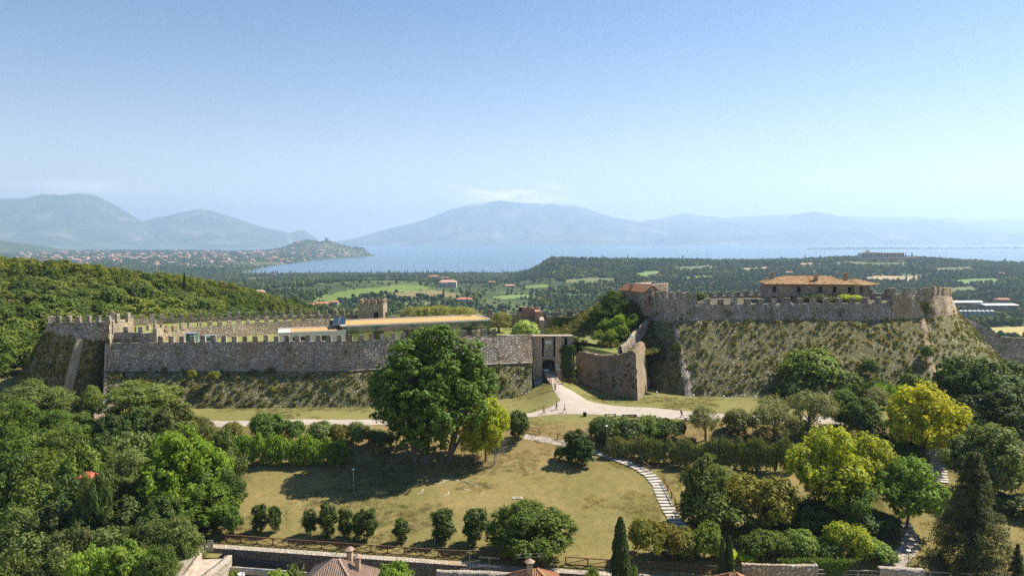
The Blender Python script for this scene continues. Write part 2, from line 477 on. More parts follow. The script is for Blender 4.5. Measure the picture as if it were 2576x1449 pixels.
M_ravelin = stone("ravelin_masonry", (.22, .14, .09), (.52, .37, .25), (.74, .60, .44), (.24, .18, .12), .42, .40, green=(.17, .14, .06), stain=.55, flat=2.0)
M_wood = plain("brown_timber", (.13, .065, .035), .8)
M_wood_pale = plain("weathered_timber", (.42, .33, .26), .8)
M_metal = plain("grey_steel", (.35, .36, .37), .45, .5, .6)
M_white = plain("white_paint", (.75, .74, .71), .6)
M_dark = plain("dark_opening", (.015, .014, .013), .9)
M_bark = plain("bark", (.14, .115, .09), .95, sc=4)
M_barkpale = plain("pale_bark", (.30, .26, .21), .95, sc=4)
M_leaf = leafmat("leaves")
M_leaf_thin = leafmat("thin_leaves", .45, .055, .7)
M_slab = plain("limestone_slab", (.46, .42, .36), .9, sc=2)
M_concrete = plain("pale_concrete", (.62, .56, .49), .8, sc=.8, var=.08)

def tiles(name, c0, c1, c2, pitch=.22, ang=0.0, wear=.5):
    m, nt, out = newmat(name)
    tc = N(nt, "ShaderNodeTexCoord"); mp = N(nt, "ShaderNodeMapping"); mp.inputs['Rotation'].default_value = (0, 0, ang)
    nt.links.new(tc.outputs['UV'], mp.inputs[0])
    s = N(nt, "ShaderNodeSeparateXYZ"); nt.links.new(mp.outputs[0], s.inputs[0])
    w = mth(nt, 'SINE', mth(nt, 'MULTIPLY', s.outputs[0], 2 * math.pi / pitch))
    v = tex(nt, mp.outputs[0], 1 / .42, kind="ShaderNodeTexVoronoi"); sp = N(nt, "ShaderNodeSeparateColor"); nt.links.new(v.outputs['Color'], sp.inputs[0])
    c = ramp(nt, sp.outputs[0], [(0, c0), (.5, c1), (1, c2)]).outputs[0]
    n = tex(nt, pos(nt), .9, 5, .7)
    c = mix(nt, wear, c, ramp(nt, n.outputs[0], [(.3, (.45, .42, .40)), (.65, (1.1, 1.1, 1.1))]).outputs[0], 'MULTIPLY')
    ww = mth(nt, 'ADD', mth(nt, 'MULTIPLY', w, .5), .5)
    c = mix(nt, .45, c, ramp(nt, ww, [(0, (.35, .3, .28)), (.5, (1, 1, 1))]).outputs[0], 'MULTIPLY')
    bsdf(nt, out, c, .9, .1, 0, ww, .9, .08)
    return m
M_tile_old = tiles("old_roof_tiles", (.12, .050, .025), (.25, .125, .06), (.40, .27, .14), .45, wear=.85)
M_tile_red = tiles("orange_roof_tiles", (.24, .09, .045), (.33, .14, .07), (.38, .20, .11), .30, wear=.5)
M_tile_near = tiles("weathered_near_tiles", (.15, .085, .06), (.25, .155, .11), (.36, .26, .20), .26)
M_sunny_stone = stone("sunny_stone", (.34, .25, .16), (.60, .47, .32), (.80, .68, .50), (.34, .27, .18), .34, .10, stain=.2, flat=2.0)  # ravelin masonry in a paler tan; sunlight is painted into the colour
# ------------------------------------------------------------ ground, lake, mountains
def axis(a, b, fine, out, g):
    L = list(np.arange(a, b + 1e-6, fine)); s = fine; v = b
    while v < out: s *= g; v += s; L.append(v)
    return L
ys = axis(30, 240, 1.0, 30000, 1.018)
ys = sorted(set([round(v, 3) for v in ys] + [round(v, 3) for v in np.arange(85, 103, .25)] + [-400, -200, -80, -20, 10]))
xr = axis(0, 120, 1.2, 26000, 1.022)
xs = sorted(set([-v for v in xr] + xr))
X, Y = np.meshgrid(xs, ys)
Z = terrain(X, Y)
V = np.stack([X, Y, Z], -1).reshape(-1, 3)
F = gridfaces(len(xs), len(ys))
cy = V[F][:, :, 1].mean(1)
gnd = link("ground", npmesh("ground", V, F, [M_lawn, M_country], True, (cy > 225).astype(int)))
tag(gnd, kind='structure')
wa = link("lake_water", npmesh("lake_water", [(-30000, 1500, WATER), (30000, 1500, WATER), (30000, 31000, WATER), (-30000, 31000, WATER)], [(0, 1, 2, 3)], [M_water]))
tag(wa, kind='structure')

M_mount, nt, out = newmat("mountain_slopes")
n1 = tex(nt, pos(nt), .0012, 6, .65)
c = ramp(nt, n1.outputs[0], [(.35, (.045, .065, .03)), (.55, (.09, .105, .055)), (.7, (.24, .22, .18))]).outputs[0]
bsdf(nt, out, c, .95, .05)

def ridge(name, pts, Yd, depth, seed, gully=1.0, base=WATER - 25, mat=M_mount, back=1500):
    """a mountain chain: crest through the given points at distance Yd, slopes with gullies to both sides"""
    C = [P(px, py, Yd) for px, py in pts]
    cx = np.array([p.x for p in C]); cz = np.array([p.z for p in C])
    nx = 260; x = np.linspace(cx[0], cx[-1], nx); z = np.interp(x, cx, cz)
    H_ = np.maximum(z - WATER, 1)
    z = z + .035 * H_ * fbm(x / 420 + seed, x * 0 + seed, 4)
    t = np.concatenate([np.linspace(0, 1, 34), np.linspace(1.06, 1.5, 7)])
    T, XX = np.meshgrid(t, x, indexing='ij')
    g1 = fbm(XX / 1500 + seed, T * 1.7 + seed * .7, 5); g2 = np.abs(fbm(XX / 700 + seed * 2, T * 2.2, 4))
    w = np.sin(np.pi * np.clip(T, 0, 1)) ** .8
    prof = np.where(T <= 1, T ** 1.25, 1 - (T - 1) * 1.6)
    ZZ = base + (z[None, :] - base) * np.clip(prof + gully * w * (.22 * g1 - .25 * g2), 0, 1.02)
    edge = np.minimum(1, np.minimum(np.arange(nx), np.arange(nx)[::-1]) / 6.)
    ZZ = base + (ZZ - base) * edge[None, :]
    YY = np.where(T <= 1, Yd - depth * (1 - T), Yd + back * (T - 1) * 2) + 250 * g1 * w
    V = np.stack([XX, YY, ZZ], -1).reshape(-1, 3)
    return tag(link(name, npmesh(name, V, gridfaces(nx, len(t)), [mat], True)), kind='structure')

ridge("mountain_range", [(-260, 560), (-120, 520), (0, 500), (60, 500), (105, 489), (150, 492), (205, 487), (245, 493), (300, 522), (360, 560), (420, 600), (480, 625)], 15500, 4200, 1.0)
ridge("mountain_range", [(250, 600), (320, 575), (380, 550), (430, 541), (490, 526), (530, 529), (600, 551), (660, 572), (715, 582), (740, 592), (752, 579), (768, 578), (776, 595), (782, 618)], 17500, 4500, 4.3)
ridge("mountain_range", [(330, 560), (420, 545), (480, 552), (540, 556)], 24000, 3500, 9.3)
ridge("mountain_range", [(800, 617), (900, 598), (980, 575), (1060, 555), (1140, 527), (1200, 512), (1260, 507), (1330, 511), (1400, 514), (1470, 524), (1540, 545), (1600, 556), (1660, 572), (1760, 590), (1850, 612)], 20500, 4600, 12.1)
ridge("mountain_range", [(1330, 612), (1400, 592), (1450, 585), (1500, 592), (1560, 604), (1640, 612)], 16500, 1800, 15.7)
ridge("mountain_range", [(1500, 580), (1640, 553), (1700, 552), (1780, 560), (1900, 556), (1980, 552), (2000, 538), (2050, 531), (2095, 540), (2150, 556), (2250, 560), (2320, 554), (2400, 560), (2480, 575), (2560, 580), (2700, 585)], 19800, 3600, 19.9)
ridge("mountain_range", [(1600, 560), (1720, 538), (1830, 548), (1960, 540), (2200, 545), (2330, 548), (2480, 553), (2600, 553), (2760, 560)], 25500, 2500, 29.4)
ridge("mountain_range", [(1640, 609), (1665, 596), (1700, 587), (1730, 586), (1760, 594), (1850, 592), (1950, 588), (1985, 578), (2060, 577), (2180, 580), (2240, 586), (2400, 590), (2576, 592), (2760, 592)], 16500, 1400, 23.1, .6)
ridge("hill_range", [(-160, 590), (-60, 598), (0, 606), (30, 615), (60, 628), (90, 634)], 6800, 1500, 31.1, .3)

# ------------------------------------------------------------ foliage and trees
_lt = {}
def leafmesh(name, C, Nn, size, seed, mat, aspect=.6, hang=None):
    rs = np.random.RandomState(seed); n = len(C)
    Nn = Nn + rs.normal(0, .55, (n, 3)); Nn /= np.linalg.norm(Nn, axis=1, keepdims=True)
    t = rs.normal(0, 1, (n, 3))
    if hang is not None: t = hang + rs.normal(0, .25, (n, 3))
    t -= Nn * (t * Nn).sum(1, keepdims=True); t /= np.linalg.norm(t, axis=1, keepdims=True)
    b = np.cross(Nn, t); s = size * (.6 + .8 * rs.rand(n, 1))
    V = np.stack([C - t * s * .5, C + b * s * aspect * .5 + Nn * s * .06, C + t * s * .5, C - b * s * aspect * .5 + Nn * s * .06], 1).reshape(-1, 3)
    F = np.arange(n * 4).reshape(-1, 4)
    return npmesh(name, V, F, [mat])

def crown_pts(lobes, n, seed, ncl=120, rcl=.5, up=.15, inner=.12, low=-.75):
    """leaf clusters over the surface of uneven lobes"""
    rs = np.random.RandomState(seed); L = np.array(lobes, float)
    w = (L[:, 3] * L[:, 4] * L[:, 5]) ** (2 / 3.); w /= w.sum()
    li = rs.choice(len(L), ncl * 3, p=w)
    d = rs.normal(0, 1, (ncl * 3, 3)); d[:, 2] += up; d /= np.linalg.norm(d, axis=1, keepdims=True)
    ok = d[:, 2] > low
    d = d[ok]; li = li[ok]
    c = L[li, :3] + d * L[li, 3:6] * (.86 + .22 * rs.rand(len(li), 1))
    # drop clusters buried inside other lobes
    q = (c[:, None, :] - L[None, :, :3]) / L[None, :, 3:6]; q = (q ** 2).sum(2); q[np.arange(len(c)), li] = 9
    keep = (q.min(1) > .55) | (rs.rand(len(c)) < inner)
    c = c[keep][:ncl]; d = d[keep][:ncl]; ncl = len(c)
    ci = rs.randint(0, ncl, n)
    k = rcl * (.6 + .7 * rs.rand(ncl))
    o = rs.normal(0, 1, (n, 3)); o /= np.linalg.norm(o, axis=1, keepdims=True)
    pos_ = c[ci] + o * (k[ci] * rs.rand(n) ** .45)[:, None]
    nn = o * .5 + d[ci] * .7 + np.array([0, 0, .35])
    return pos_, nn

def lobes_round(H_, Rr, base, seed, n=16, lr=.40, shape=1.0):
    rs = np.random.RandomState(seed); out = []
    zc = (H_ + base) / 2; hz = (H_ - base) / 2
    for i in range(n):
        while True:
            v = rs.uniform(-1, 1, 3)
            if np.linalg.norm(v) < 1: break
        v = v / max(np.linalg.norm(v), .35) * min(1, max(.35, np.linalg.norm(v) * 1.15))
        r = Rr * lr * rs.uniform(.75, 1.25)
        taper = 1 - max(0, v[2]) * .35 * shape
        out.append((v[0] * (Rr - r) * taper, v[1] * (Rr - r) * taper, zc + v[2] * (hz - r * .8), r, r, r * rs.uniform(.75, 1.0)))
    return out

def trunkmesh(name, lobes, H_, base, rad, seed, mat, stems=1, nb=7):
    rs = random.Random(seed); mb = MB()
    for s in range(stems):
        ox = 0 if stems == 1 else rs.uniform(-.12, .12) * H_; oy = 0 if stems == 1 else rs.uniform(-.05, .05) * H_
        top = Vector((ox * 1.8 + rs.uniform(-.3, .3), oy * 1.8, H_ * .72))
        pts = [Vector((ox, oy, -.5)), Vector((ox * 1.05, oy, base * .5)), Vector((ox * 1.2 + rs.uniform(-.1, .1), oy * 1.2, base)), (Vector((ox * 1.3, oy * 1.3, base)) + top) / 2, top]
        mb.tube(pts, [rad * 1.25, rad, rad * .85, rad * .55, rad * .15], 7)
    for l in rs.sample(list(lobes), min(nb, len(lobes))):
        z0 = base * rs.uniform(.75, 1.0) + rs.uniform(0, .2) * (H_ - base)
        a = Vector((0, 0, z0)); b = Vector(l[:3]); m = a.lerp(b, .5) + Vector((0, 0, -.04 * H_))
        mb.tube([a, m, b], [rad * .45, rad * .28, rad * .08], 5)
    return mb.mesh(name, mat)

PROTO = {}
def proto(kind, H_, Rr, parts):       # parts: list of (name, mesh)
    PROTO.setdefault(kind, []).append((H_, Rr, parts))

def tree_kind(kind, seeds, H_, Rr, base, n, leaf, ncl, rcl, rad, nl=16, lr=.4, mat=M_leaf, bark=M_bark, stems=1, shape=1.0, aspect=.6, inner=.12, low=-.75, up=.15):
    for sd in seeds:
        L = lobes_round(H_, Rr, base, sd, nl, lr, shape)
        C, Nn = crown_pts(L, n, sd, ncl, rcl, up, inner, low)
        m = leafmesh(kind + "_crown", C, Nn, leaf, sd, mat, aspect)
        parts = [("crown", m)]
        if rad: parts.append(("trunk", trunkmesh(kind + "_trunk", L, H_, base, rad, sd, bark, stems)))
        top = np.percentile(C[:, 2], 99.5); rr = np.percentile(np.abs(C[:, 0]), 98)
        proto(kind, top, rr, parts)

tree_kind("broad", [11, 12, 13], 10, 4.2, 1.4, 15000, .36, 420, .62, .22, 30, .30, low=-.9, up=.25)
tree_kind("feathery", [21, 22, 23], 9, 3.8, 1.0, 14000, .34, 420, .60, .14, 30, .28, M_leaf_thin, aspect=.42, inner=.3, low=-.9)
tree_kind("maple", [31, 32], 10, 4.6, 1.6, 15000, .36, 420, .58, .2, 34, .28, M_leaf_thin, inner=.1, low=-.9)
tree_kind("olive", [41, 42, 43], 6, 3.2, 1.3, 8000, .24, 170, .55, .22, 13, .40, aspect=.4, inner=.3)
tree_kind("bush", [51, 52, 53], 3.2, 2.4, .1, 8000, .24, 200, .42, 0, 16, .40, shape=.6, up=.3, low=-.3)
tree_kind("dome", [61], 7.6, 4.6, .1, 26000, .32, 620, .55, 0, 44, .27, shape=.5, up=.3, low=-.3, inner=.05)
tree_kind("young", [71, 72, 73, 74], 5.6, 1.55, .12, 6200, .27, 110, .42, .07, 16, .5, shape=1.0, inner=.1, low=-1)
tree_kind("wood", [81, 82, 83, 84], 8, 4.0, .6, 2600, .55, 110, .75, .18, 14, .42, shape=.7, low=-.2, up=.5, inner=.05)
# big multi-stemmed tree
rs = np.random.RandomState(5); L = []
for i in range(130):
    while True:
        v = rs.uniform(-1, 1, 3)
        if .25 < np.linalg.norm(v) < 1: break
    if v[2] < -.42 and v[0] > .22: continue
    q = rs.uniform(1.3, 2.0); rr = math.sin(min(1, max(.0, (v[2] + 1.15) / 2.15)) * 2.45 + .35) ** .55
    L.append((v[0] * 8.4 * rr + .6, v[1] * 6.5 * rr, 12.6 + v[2] * 10.2, q, q, q * 1.3))
for cx_, h in ((-1.2, 24.3), (2.2, 23.3), (-4.6, 21.0), (6.4, 21.5), (.4, 23.8), (4.2, 21.8), (-6.8, 17.6), (8.3, 17.5)): L.append((cx_, rs.uniform(-1.5, 1.5), h - 1.6, 1.2, 1.2, 1.9)); L.append((cx_ * .95, 0, h - 4, 1.6, 1.6, 2.2))
C, Nn = crown_pts(L, 60000, 5, 1500, .72, .1, .15, -.9)
mb = MB()
for (x0, x1, y1, h, r) in ((-2.2, -3.8, 0, 17, .40), (-.6, .8, .6, 20, .5), (2.8, 6.2, -.2, 17, .45), (-.9, -6.8, .8, 12, .22), (2.9, 8.6, .5, 13, .24), (-.2, -1.0, -1.6, 13, .3)):
    mb.tube([(x0, 0, -1), (x0, 0, .6), (x0 * .75 + x1 * .25, y1 * .2, h * .3), (x0 * .3 + x1 * .7, y1 * .6, h * .6), (x1, y1, h)], [r * 1.5, r * 1.1, r * .85, r * .5, .06], 8)
proto("great", 24.5, 9.5, [("crown", leafmesh("great_crown", C, Nn, .52, 5, M_leaf)), ("trunk", mb.mesh("great_trunk", M_bark))])
# hedge sections, 8 m long
for sd in (91, 92):
    rs = np.random.RandomState(sd)
    L = []
    for x in np.arange(-4.0, 4.1, .62):
        for y_ in (-.95, -.5, 0, .6): q_ = rs.uniform(.55, .95); L.append((x + rs.uniform(-.3, .3), y_ + rs.uniform(-.3, .3), rs.uniform(.9, 1.75) if y_ == 0 else rs.uniform(.25, 1.2), q_, q_, q_ * .9))
    C, Nn = crown_pts(L, 15000, sd, 520, .40, .3, .05, -.2); C[:, 2] = np.maximum(C[:, 2], .03 + .2 * rs.rand(len(C)))
    proto("hedge", 2.5, 4.4, [("crown", leafmesh("hedge_leaves", C, Nn, .24, sd, M_leaf))])
# cypress
for sd in (95, 96):
    rs = np.random.RandomState(sd); n = 7000
    z = rs.rand(n) ** .85 * 9.6 + .2; r = .95 * np.clip(np.sin(np.clip(z / 10, 0, 1) * 2.6 + .42), 0, 1) ** .8 * (1 + .18 * np.sin(z * 3.1) * rs.rand(n)) * (.72 + .3 * rs.rand(n))
    a = rs.rand(n) * 6.283; C = np.stack([r * np.cos(a), r * np.sin(a), z], 1)
    proto("cypress", 10, 1.0, [("crown", leafmesh("cypress_crown", C, np.stack([np.cos(a), np.sin(a), .3 + a * 0], 1), .34, sd, M_leaf, .45, np.array([0, 0, 1.0]))),
                              ("trunk", MB().tube([(0, 0, -.4), (0, 0, 4), (0, 0, 9)], [.16, .1, .03], 6).mesh("cypress_trunk", M_bark))])
# spruce with drooping branches
for sd in (98, 99):
    rs = np.random.RandomState(sd); P_, N_ = [], []; mb = MB().tube([(0, 0, -.5), (0, 0, 8), (0, 0, 17.5)], [.3, .2, .03], 8)
    for i in range(150):
        z = 1.0 + (i / 150.) ** .9 * 16.2; a = rs.rand() * 6.283; Ln = (4.7 * (1 - z / 18.) ** .8) * rs.uniform(.7, 1.12) + .15
        m = int(30 + Ln * 62); t = rs.rand(m) ** .7; x = t * Ln; dz = -.32 * x + .10 * x * x / max(Ln, .5) - rs.rand(m) ** 1.5 * (.30 + .22 * Ln) * (.35 + t)
        y = rs.normal(0, .16, m) * (1.2 + x * .18)
        P_.append(np.stack([x * math.cos(a) - y * math.sin(a), x * math.sin(a) + y * math.cos(a), z + dz], 1))
        N_.append(np.tile([math.cos(a) * .7, math.sin(a) * .7, .45], (m, 1)))
        e = (Ln * math.cos(a) * .92, Ln * math.sin(a) * .92, z - .25 * Ln); mb.tube([(0, 0, z), e], [.05, .01], 4, False)
    C = np.concatenate(P_); Nn = np.concatenate(N_)
    proto("spruce", 17.5, 4.7, [("crown", leafmesh("spruce_crown", C, Nn, .34, sd, M_leaf, .35, np.array([0, 0, -1.0]))), ("trunk", mb.mesh("spruce_trunk", M_bark))])

CATS = {"hedge": "hedge", "bush": "bush", "dome": "tree", "cypress": "cypress", "spruce": "spruce", "olive": "olive tree"}
NAMES = {"broad": "broadleaf_tree", "feathery": "feathery_tree", "maple": "maple_tree", "olive": "olive_tree", "bush": "bush", "dome": "round_tree", "young": "young_tree",
         "wood": "woodland_tree", "great": "poplar_clump", "hedge": "hedge", "cypress": "cypress_tree", "spruce": "spruce_tree"}
_vi = {}
def plant(kind, loc, Hh, Ww, label, color, group=None, name=None, cat=None, rz=None, variant=None, wy=None):
    """Hh height and Ww half width in metres"""
    L = PROTO[kind]; _vi[kind] = _vi.get(kind, -1) + 1
    i = _vi[kind] if variant is None else variant
    h, r, parts = L[i % len(L)]
    rnd = random.Random(int(loc[0] * 97 + loc[1] * 31))
    if rz is None: rz = rnd.choice([0, math.pi]) + rnd.uniform(-.5, .5)
    o = empty(name or NAMES[kind], loc, rz, label, cat or CATS.get(kind, "tree"), group)
    o.scale = (Ww / r, (wy or Ww) / r, Hh / h)
    if len(parts) == 1:
        # a plant that is one body of leaves is one mesh
        bpy.data.objects.remove(o)
        o = link(name or NAMES[kind], parts[0][1]); o.location = loc; o.rotation_euler = (0, 0, rz); o.scale = (Ww / r, (wy or Ww) / r, Hh / h)
        tag(o, label, cat or CATS.get(kind, "tree"), group); o.color = (*color, 1); return o
    for nm, me in parts:
        c = link(nm, me, o)
        if nm == "crown": c.color = (*color, 1)
    return o

def T(kind, px, top, w, label, color, base=None, Y=None, group=None, **kw):
    """tree seen with its top at `top`, `w` pixels wide, its foot at pixel row `base` or at distance Y"""
    if Y is None: g_ = H(px, base)
    else:
        q = P(px, 700, Y); g_ = Vector((q.x, Y, th(q.x, Y)))
    zt = P(px, top, g_.y).z
    wm = w / FPX * g_.y * 1.01
    return plant(kind, g_, max(.5, zt - g_.z), wm / 2, label, color, group, **kw)
# ------------------------------------------------------------ the fortress
def merlons(wall, pts, spacing, w, h, t, mat, seed=0, out=0.0, tall=None, skip=0, name="merlon", hvar=.12):
    """separate merlons along a line of top points; each is a part of its wall"""
    rs = random.Random(seed); V = [Vector(p) for p in pts]; seg = []
    tot = sum((Vector((b - a)[:2]).length) for a, b in zip(V, V[1:])); n = int(tot / spacing); meshes = []
    for k in range(3):
        mb = MB(); nz = 3
        j = lambda s_: rs.uniform(-s_, s_)
        cols = []
        V2 = []
        for z in range(nz + 1):
            for (x, y) in ((-1, -1), (1, -1), (1, 1), (-1, 1)):
                V2.append((x * w / 2 + j(.05), y * t / 2 + j(.03), z / nz * h + (j(.06) if z == nz else 0) - (.1 if z == 0 else 0)))
        F = [(3, 2, 1, 0)] + [(z * 4 + i, z * 4 + (i + 1) % 4, (z + 1) * 4 + (i + 1) % 4, (z + 1) * 4 + i) for z in range(nz) for i in range(4)] + [(nz * 4, nz * 4 + 1, nz * 4 + 2, nz * 4 + 3)]
        mb.add(V2, F); meshes.append(mb.mesh(name, mat))
    for i in range(n + (0 if skip else 1)):
        d = (i + (.5 if skip else 0)) * tot / max(n, 1); 
        for a, b in zip(V, V[1:]):
            l = Vector((b - a)[:2]).length
            if d <= l + 1e-6: break
            d -= l
        else: d = l
        q = a.lerp(b, min(1, d / l)); ang = math.atan2(b.y - a.y, b.x - a.x)
        o = link(name, meshes[i % 3], wall); o.location = q + Vector((0, 0, -.02)); o.rotation_euler = (0, 0, ang)
        o.scale = (rs.uniform(.9, 1.08), 1, 1 + rs.uniform(-hvar, hvar))

def parapet(name, pts, zb, thick, mat, parent, side=1, seed=0):
    """a wall of even thickness along a line; side +1 puts the thickness to the left of the line"""
    V = [Vector(p) for p in pts]; L = []
    for i, p in enumerate(V):
        d = (V[min(i + 1, len(V) - 1)] - V[max(i - 1, 0)]); d.z = 0; d.normalize(); n = Vector((-d.y, d.x, 0)) * thick * side
        L.append((p, p + n))
    cols = [[Vector((a.x, a.y, zb if not callable(zb) else zb(a))), a, b, Vector((b.x, b.y, zb if not callable(zb) else zb(b)))] for a, b in L]
    ends = MB()
    ob = loft(name, cols, .9, .8, .07, mat, parent, seed)
    for c in (cols[0], cols[-1]): ends.add([tuple(p) for p in c], [(0, 1, 2, 3)])
    ends.build("wall_end", mat, ob if parent is None else parent)
    return ob

def flat(name, pts, mat, parent=None, kind=None):
    me = bpy.data.meshes.new(name); me.from_pydata([tuple(p) for p in pts], [], [tuple(range(len(pts)))]); me.update(); me.materials.append(mat)
    o = link(name, me, parent)
    if kind: o['kind'] = kind
    return o

M_court = newmat("courtyard_grass")[0]; nt = M_court.node_tree; out = [n for n in nt.nodes if n.type == 'OUTPUT_MATERIAL'][0]
n1 = tex(nt, pos(nt), .5, 5, .7)
bsdf(nt, out, ramp(nt, n1.outputs[0], [(.3, (.13, .17, .045)), (.5, (.20, .22, .07)), (.7, (.27, .25, .10))]).outputs[0], .95, .05, 0, n1.outputs[0], .5, .1)

# long curtain wall
curtain = empty("curtain_wall", G(700, 1025), 0, "long battlemented stone wall between the corner bastion and the gate, scarp overgrown below", "castle wall")
curtain.location = (0, 0, 0)
f0, f1, f2 = G(258, 1028), G(900, 1025), G(1338, 1000)
c0, c1, c2 = P(262, 932, f0.y + 6.5), P(900, 931, f1.y + 6.5), P(1338, 912, f2.y + 5.0)
t0, t1, t2 = P(264, 863, f0.y + 7.6), P(900, 858, f1.y + 7.6), P(1242, 844, 169.6); t3 = P(1340, 842, 171.5)
fm = f1.lerp(f2, .78); cm = c1.lerp(c2, .78)
loft("scarp", [[f0, c0], [f1, c1], [fm, cm], [f2, c2]], .9, .8, .10, M_stone_low, curtain, 1)
loft("string_course", [[a + Vector((0, -.28, -.1)), a + Vector((0, -.3, .12)), a + Vector((0, .1, .2))] for a in (c0, c1, cm, c2)], 1.2, .2, .02, M_stone_pale, curtain, 2)
loft("wall_face", [[c0, t0], [c1, t1], [cm, t2], [c2, t3]], .9, .7, .09, M_stone, curtain, 3)
inn = Vector((.1, 1.1, 0)); dn = Vector((0, 0, -3.2))
loft("wall_walk", [[a, a + inn, a + inn + dn] for a in (t0, t1, t2, t3)], .9, .8, .05, M_stone, curtain, 4)
MB().add([f0, c0, t0, t0 + inn + Vector((0, 3, 0)), Vector((f0.x, f0.y + 11, 0))], [(0, 1, 2, 3, 4)]).build("wall_end", M_stone_pale, curtain)
MB().add([f0 + Vector((-.02, 0, 0)), c0 + Vector((-.02, 0, 0)), t0 + Vector((-.02, 0, 0)), t0 + Vector((.5, -.12, 0)), c0 + Vector((.6, -.12, 0)), f0 + Vector((.9, -.16, 0))], [(0, 1, 2, 3, 4, 5)]).build("quoin", M_stone_pale, curtain)
ta = P(400, 861, f0.y + 7.6 + .0)
tl = lambda px: t0.lerp(t1, (P(px, 860, t0.y).x - t0.x) / (t1.x - t0.x))
merlons(curtain, [tl(402) + Vector((0, .5, 0)), t1 + Vector((0, .5, 0)), t2 + Vector((0, .5, 0))], 2.33, 1.1, 1.42, .62, M_stone, 1)
# raised part beside the bastion
r0, r1 = tl(268) + Vector((0, 1.3, 2.3)), tl(386) + Vector((0, 1.3, 2.0))
parapet("raised_parapet", [r0, r1], 9.5, .8, M_stone, curtain, 1, 5)
MB().box(r1 + Vector((-.2, 1.0, -1.4)), (.9, 2.6, 4.6)).build("stone_pier", M_stone_pale, curtain)
merlons(curtain, [r0 + Vector((.3, .4, 0)), r1 + Vector((-.3, .4, 0))], 2.5, 1.05, 1.3, .62, M_stone, 2)

# corner bastion on the left
bas = empty("corner_bastion", (0, 0, 0), 0, "tall corner bastion with sloping overgrown base and pale corner ridge", "bastion")
a0, a1, a2 = P(119, 812, 176), P(141, 811, 163.5), P(274, 809.5, 161.5)
b0, b1, b15, b2, b3 = P(112, 836, 178), P(140, 838, 163), P(205, 852, 161.0), P(236, 856, 161.8), P(272, 860, 163.5)
g0, g1, g2, g3 = G(26, 1012, 0), G(84, 1016, 0), G(166, 1012, 0), G(262, 1004, 0)
loft("wall_face", [[b0, a0], [b1, a1], [b15, a1.lerp(a2, .5)], [b2, a1.lerp(a2, .72)], [b3, a2]], .8, .7, .09, M_stone, bas, 7)
loft("scarp", [[P(30, 985, 200), P(118, 836, 190)], [g0, b0], [g1, b1], [g2, b15]], .9, .8, .10, M_stone_low, bas, 8)
loft("scarp", [[g2, b15], [g2.lerp(g3, .5), b2], [g3 + Vector((0, 6, 0)), b3 + Vector((0, 4, 0))]], .9, .8, .10, M_stone_low, bas, 9)
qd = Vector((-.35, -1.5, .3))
loft("sunlit_ridge_stones", [[g2 + Vector((-1.0, -.2, 0)), b15 + Vector((-.7, -.2, 0))], [g2 + qd + Vector((0, -.2, 0)), b15 + qd], [g2 + Vector((1.0, -.1, 0)), b15 + Vector((.7, -.1, 0))]], .5, .6, .08, M_stone_pale, bas, 10)  # pale corner stones; tone and jut imitate sunlight along the ridge
e1 = Vector((.4, .9, 0))
loft("wall_walk", [[a, a + Vector((.3, 1.0, 0)), a + Vector((.3, 1.0, -3))] for a in (a0, a1, a2)], .9, .8, .05, M_stone, bas, 11)
loft("side_wall", [[Vector((a2.x, a2.y, 9)), a2], [Vector((a2.x + .8, a2.y + 9, 9)), a2 + Vector((.8, 9, 0))]], .8, .7, .05, M_stone_warm, bas, 12)
merlons(bas, [a1 + Vector((.4, .4, 0)), a2 + Vector((-.3, .4, 0))], 2.42, 1.1, 1.45, .62, M_stone, 3)
merlons(bas, [a0 + Vector((.4, 0, 0)), a1 + Vector((.3, -.8, 0))], 2.4, 1.1, 1.45, .62, M_stone, 4, skip=1)
merlons(bas, [a2 + Vector((.2, .8, 0)), a2 + Vector((1.0, 8.5, 0))], 2.6, 1.1, 1.45, .62, M_stone, 5, skip=1)

# courtyards
cz = 9.9
flat("courtyard_ground", [Vector((p.x, p.y + .6, cz)) for p in (t0, t1, t2)] + [Vector((10, 173, cz)), Vector((14, 214, cz)), Vector((-20, 216, cz)), Vector((-98, 190, cz)), Vector((-96, 170, cz))], M_court, kind='structure')
# retaining wall of the upper terrace (right to left it climbs away)
mid = empty("terrace_wall", (0, 0, 0), 0, "middle battlemented rubble wall holding the upper grass terrace behind the green cabins", "castle wall")
m_pts = [P(395, 834, 179), P(440, 830, 184), P(478, 824.6, 188.5), P(509, 821.5, 190.5), P(572, 818, 194), P(636, 813.5, 198.5), P(700, 809, 202), P(829, 801, 209)]
loft("wall_face", [[Vector((p.x, p.y - .5, cz - .3)), p] for p in m_pts], .9, .7, .08, M_stone_warm, mid, 13)
loft("wall_walk", [[p, p + Vector((0, .8, 0)), p + Vector((0, .8, -1.2))] for p in m_pts], .9, .8, .04, M_stone, mid, 14)
merlons(mid, [p + Vector((0, .4, 0)) for p in m_pts], 2.5, 1.1, 1.3, .6, M_stone_warm, 6)
for k, (px, py, Yp) in enumerate([(393, 834, 176), (388, 842, 172)]): pass
side = empty("stepped_wall", (0, 0, 0), 0, "short sunlit rubble wall stepping up beside the green cabins", "castle wall")
s_pts = [P(392, 842, 171.5), P(400, 838, 175), P(412, 833, 180)]
loft("wall_face", [[Vector((P(388, 850, 170.5).x, 170.5, cz - .2)), P(388, 846, 170.5)], [Vector((s_pts[2].x, s_pts[2].y, cz - .2)), s_pts[2]]], .8, .7, .06, M_stone_warm, side, 15)
merlons(side, [P(374, 829, 172) , P(408, 828, 178)], 2.4, 1.0, 1.2, .6, M_stone_warm, 7)
tz = 12.6
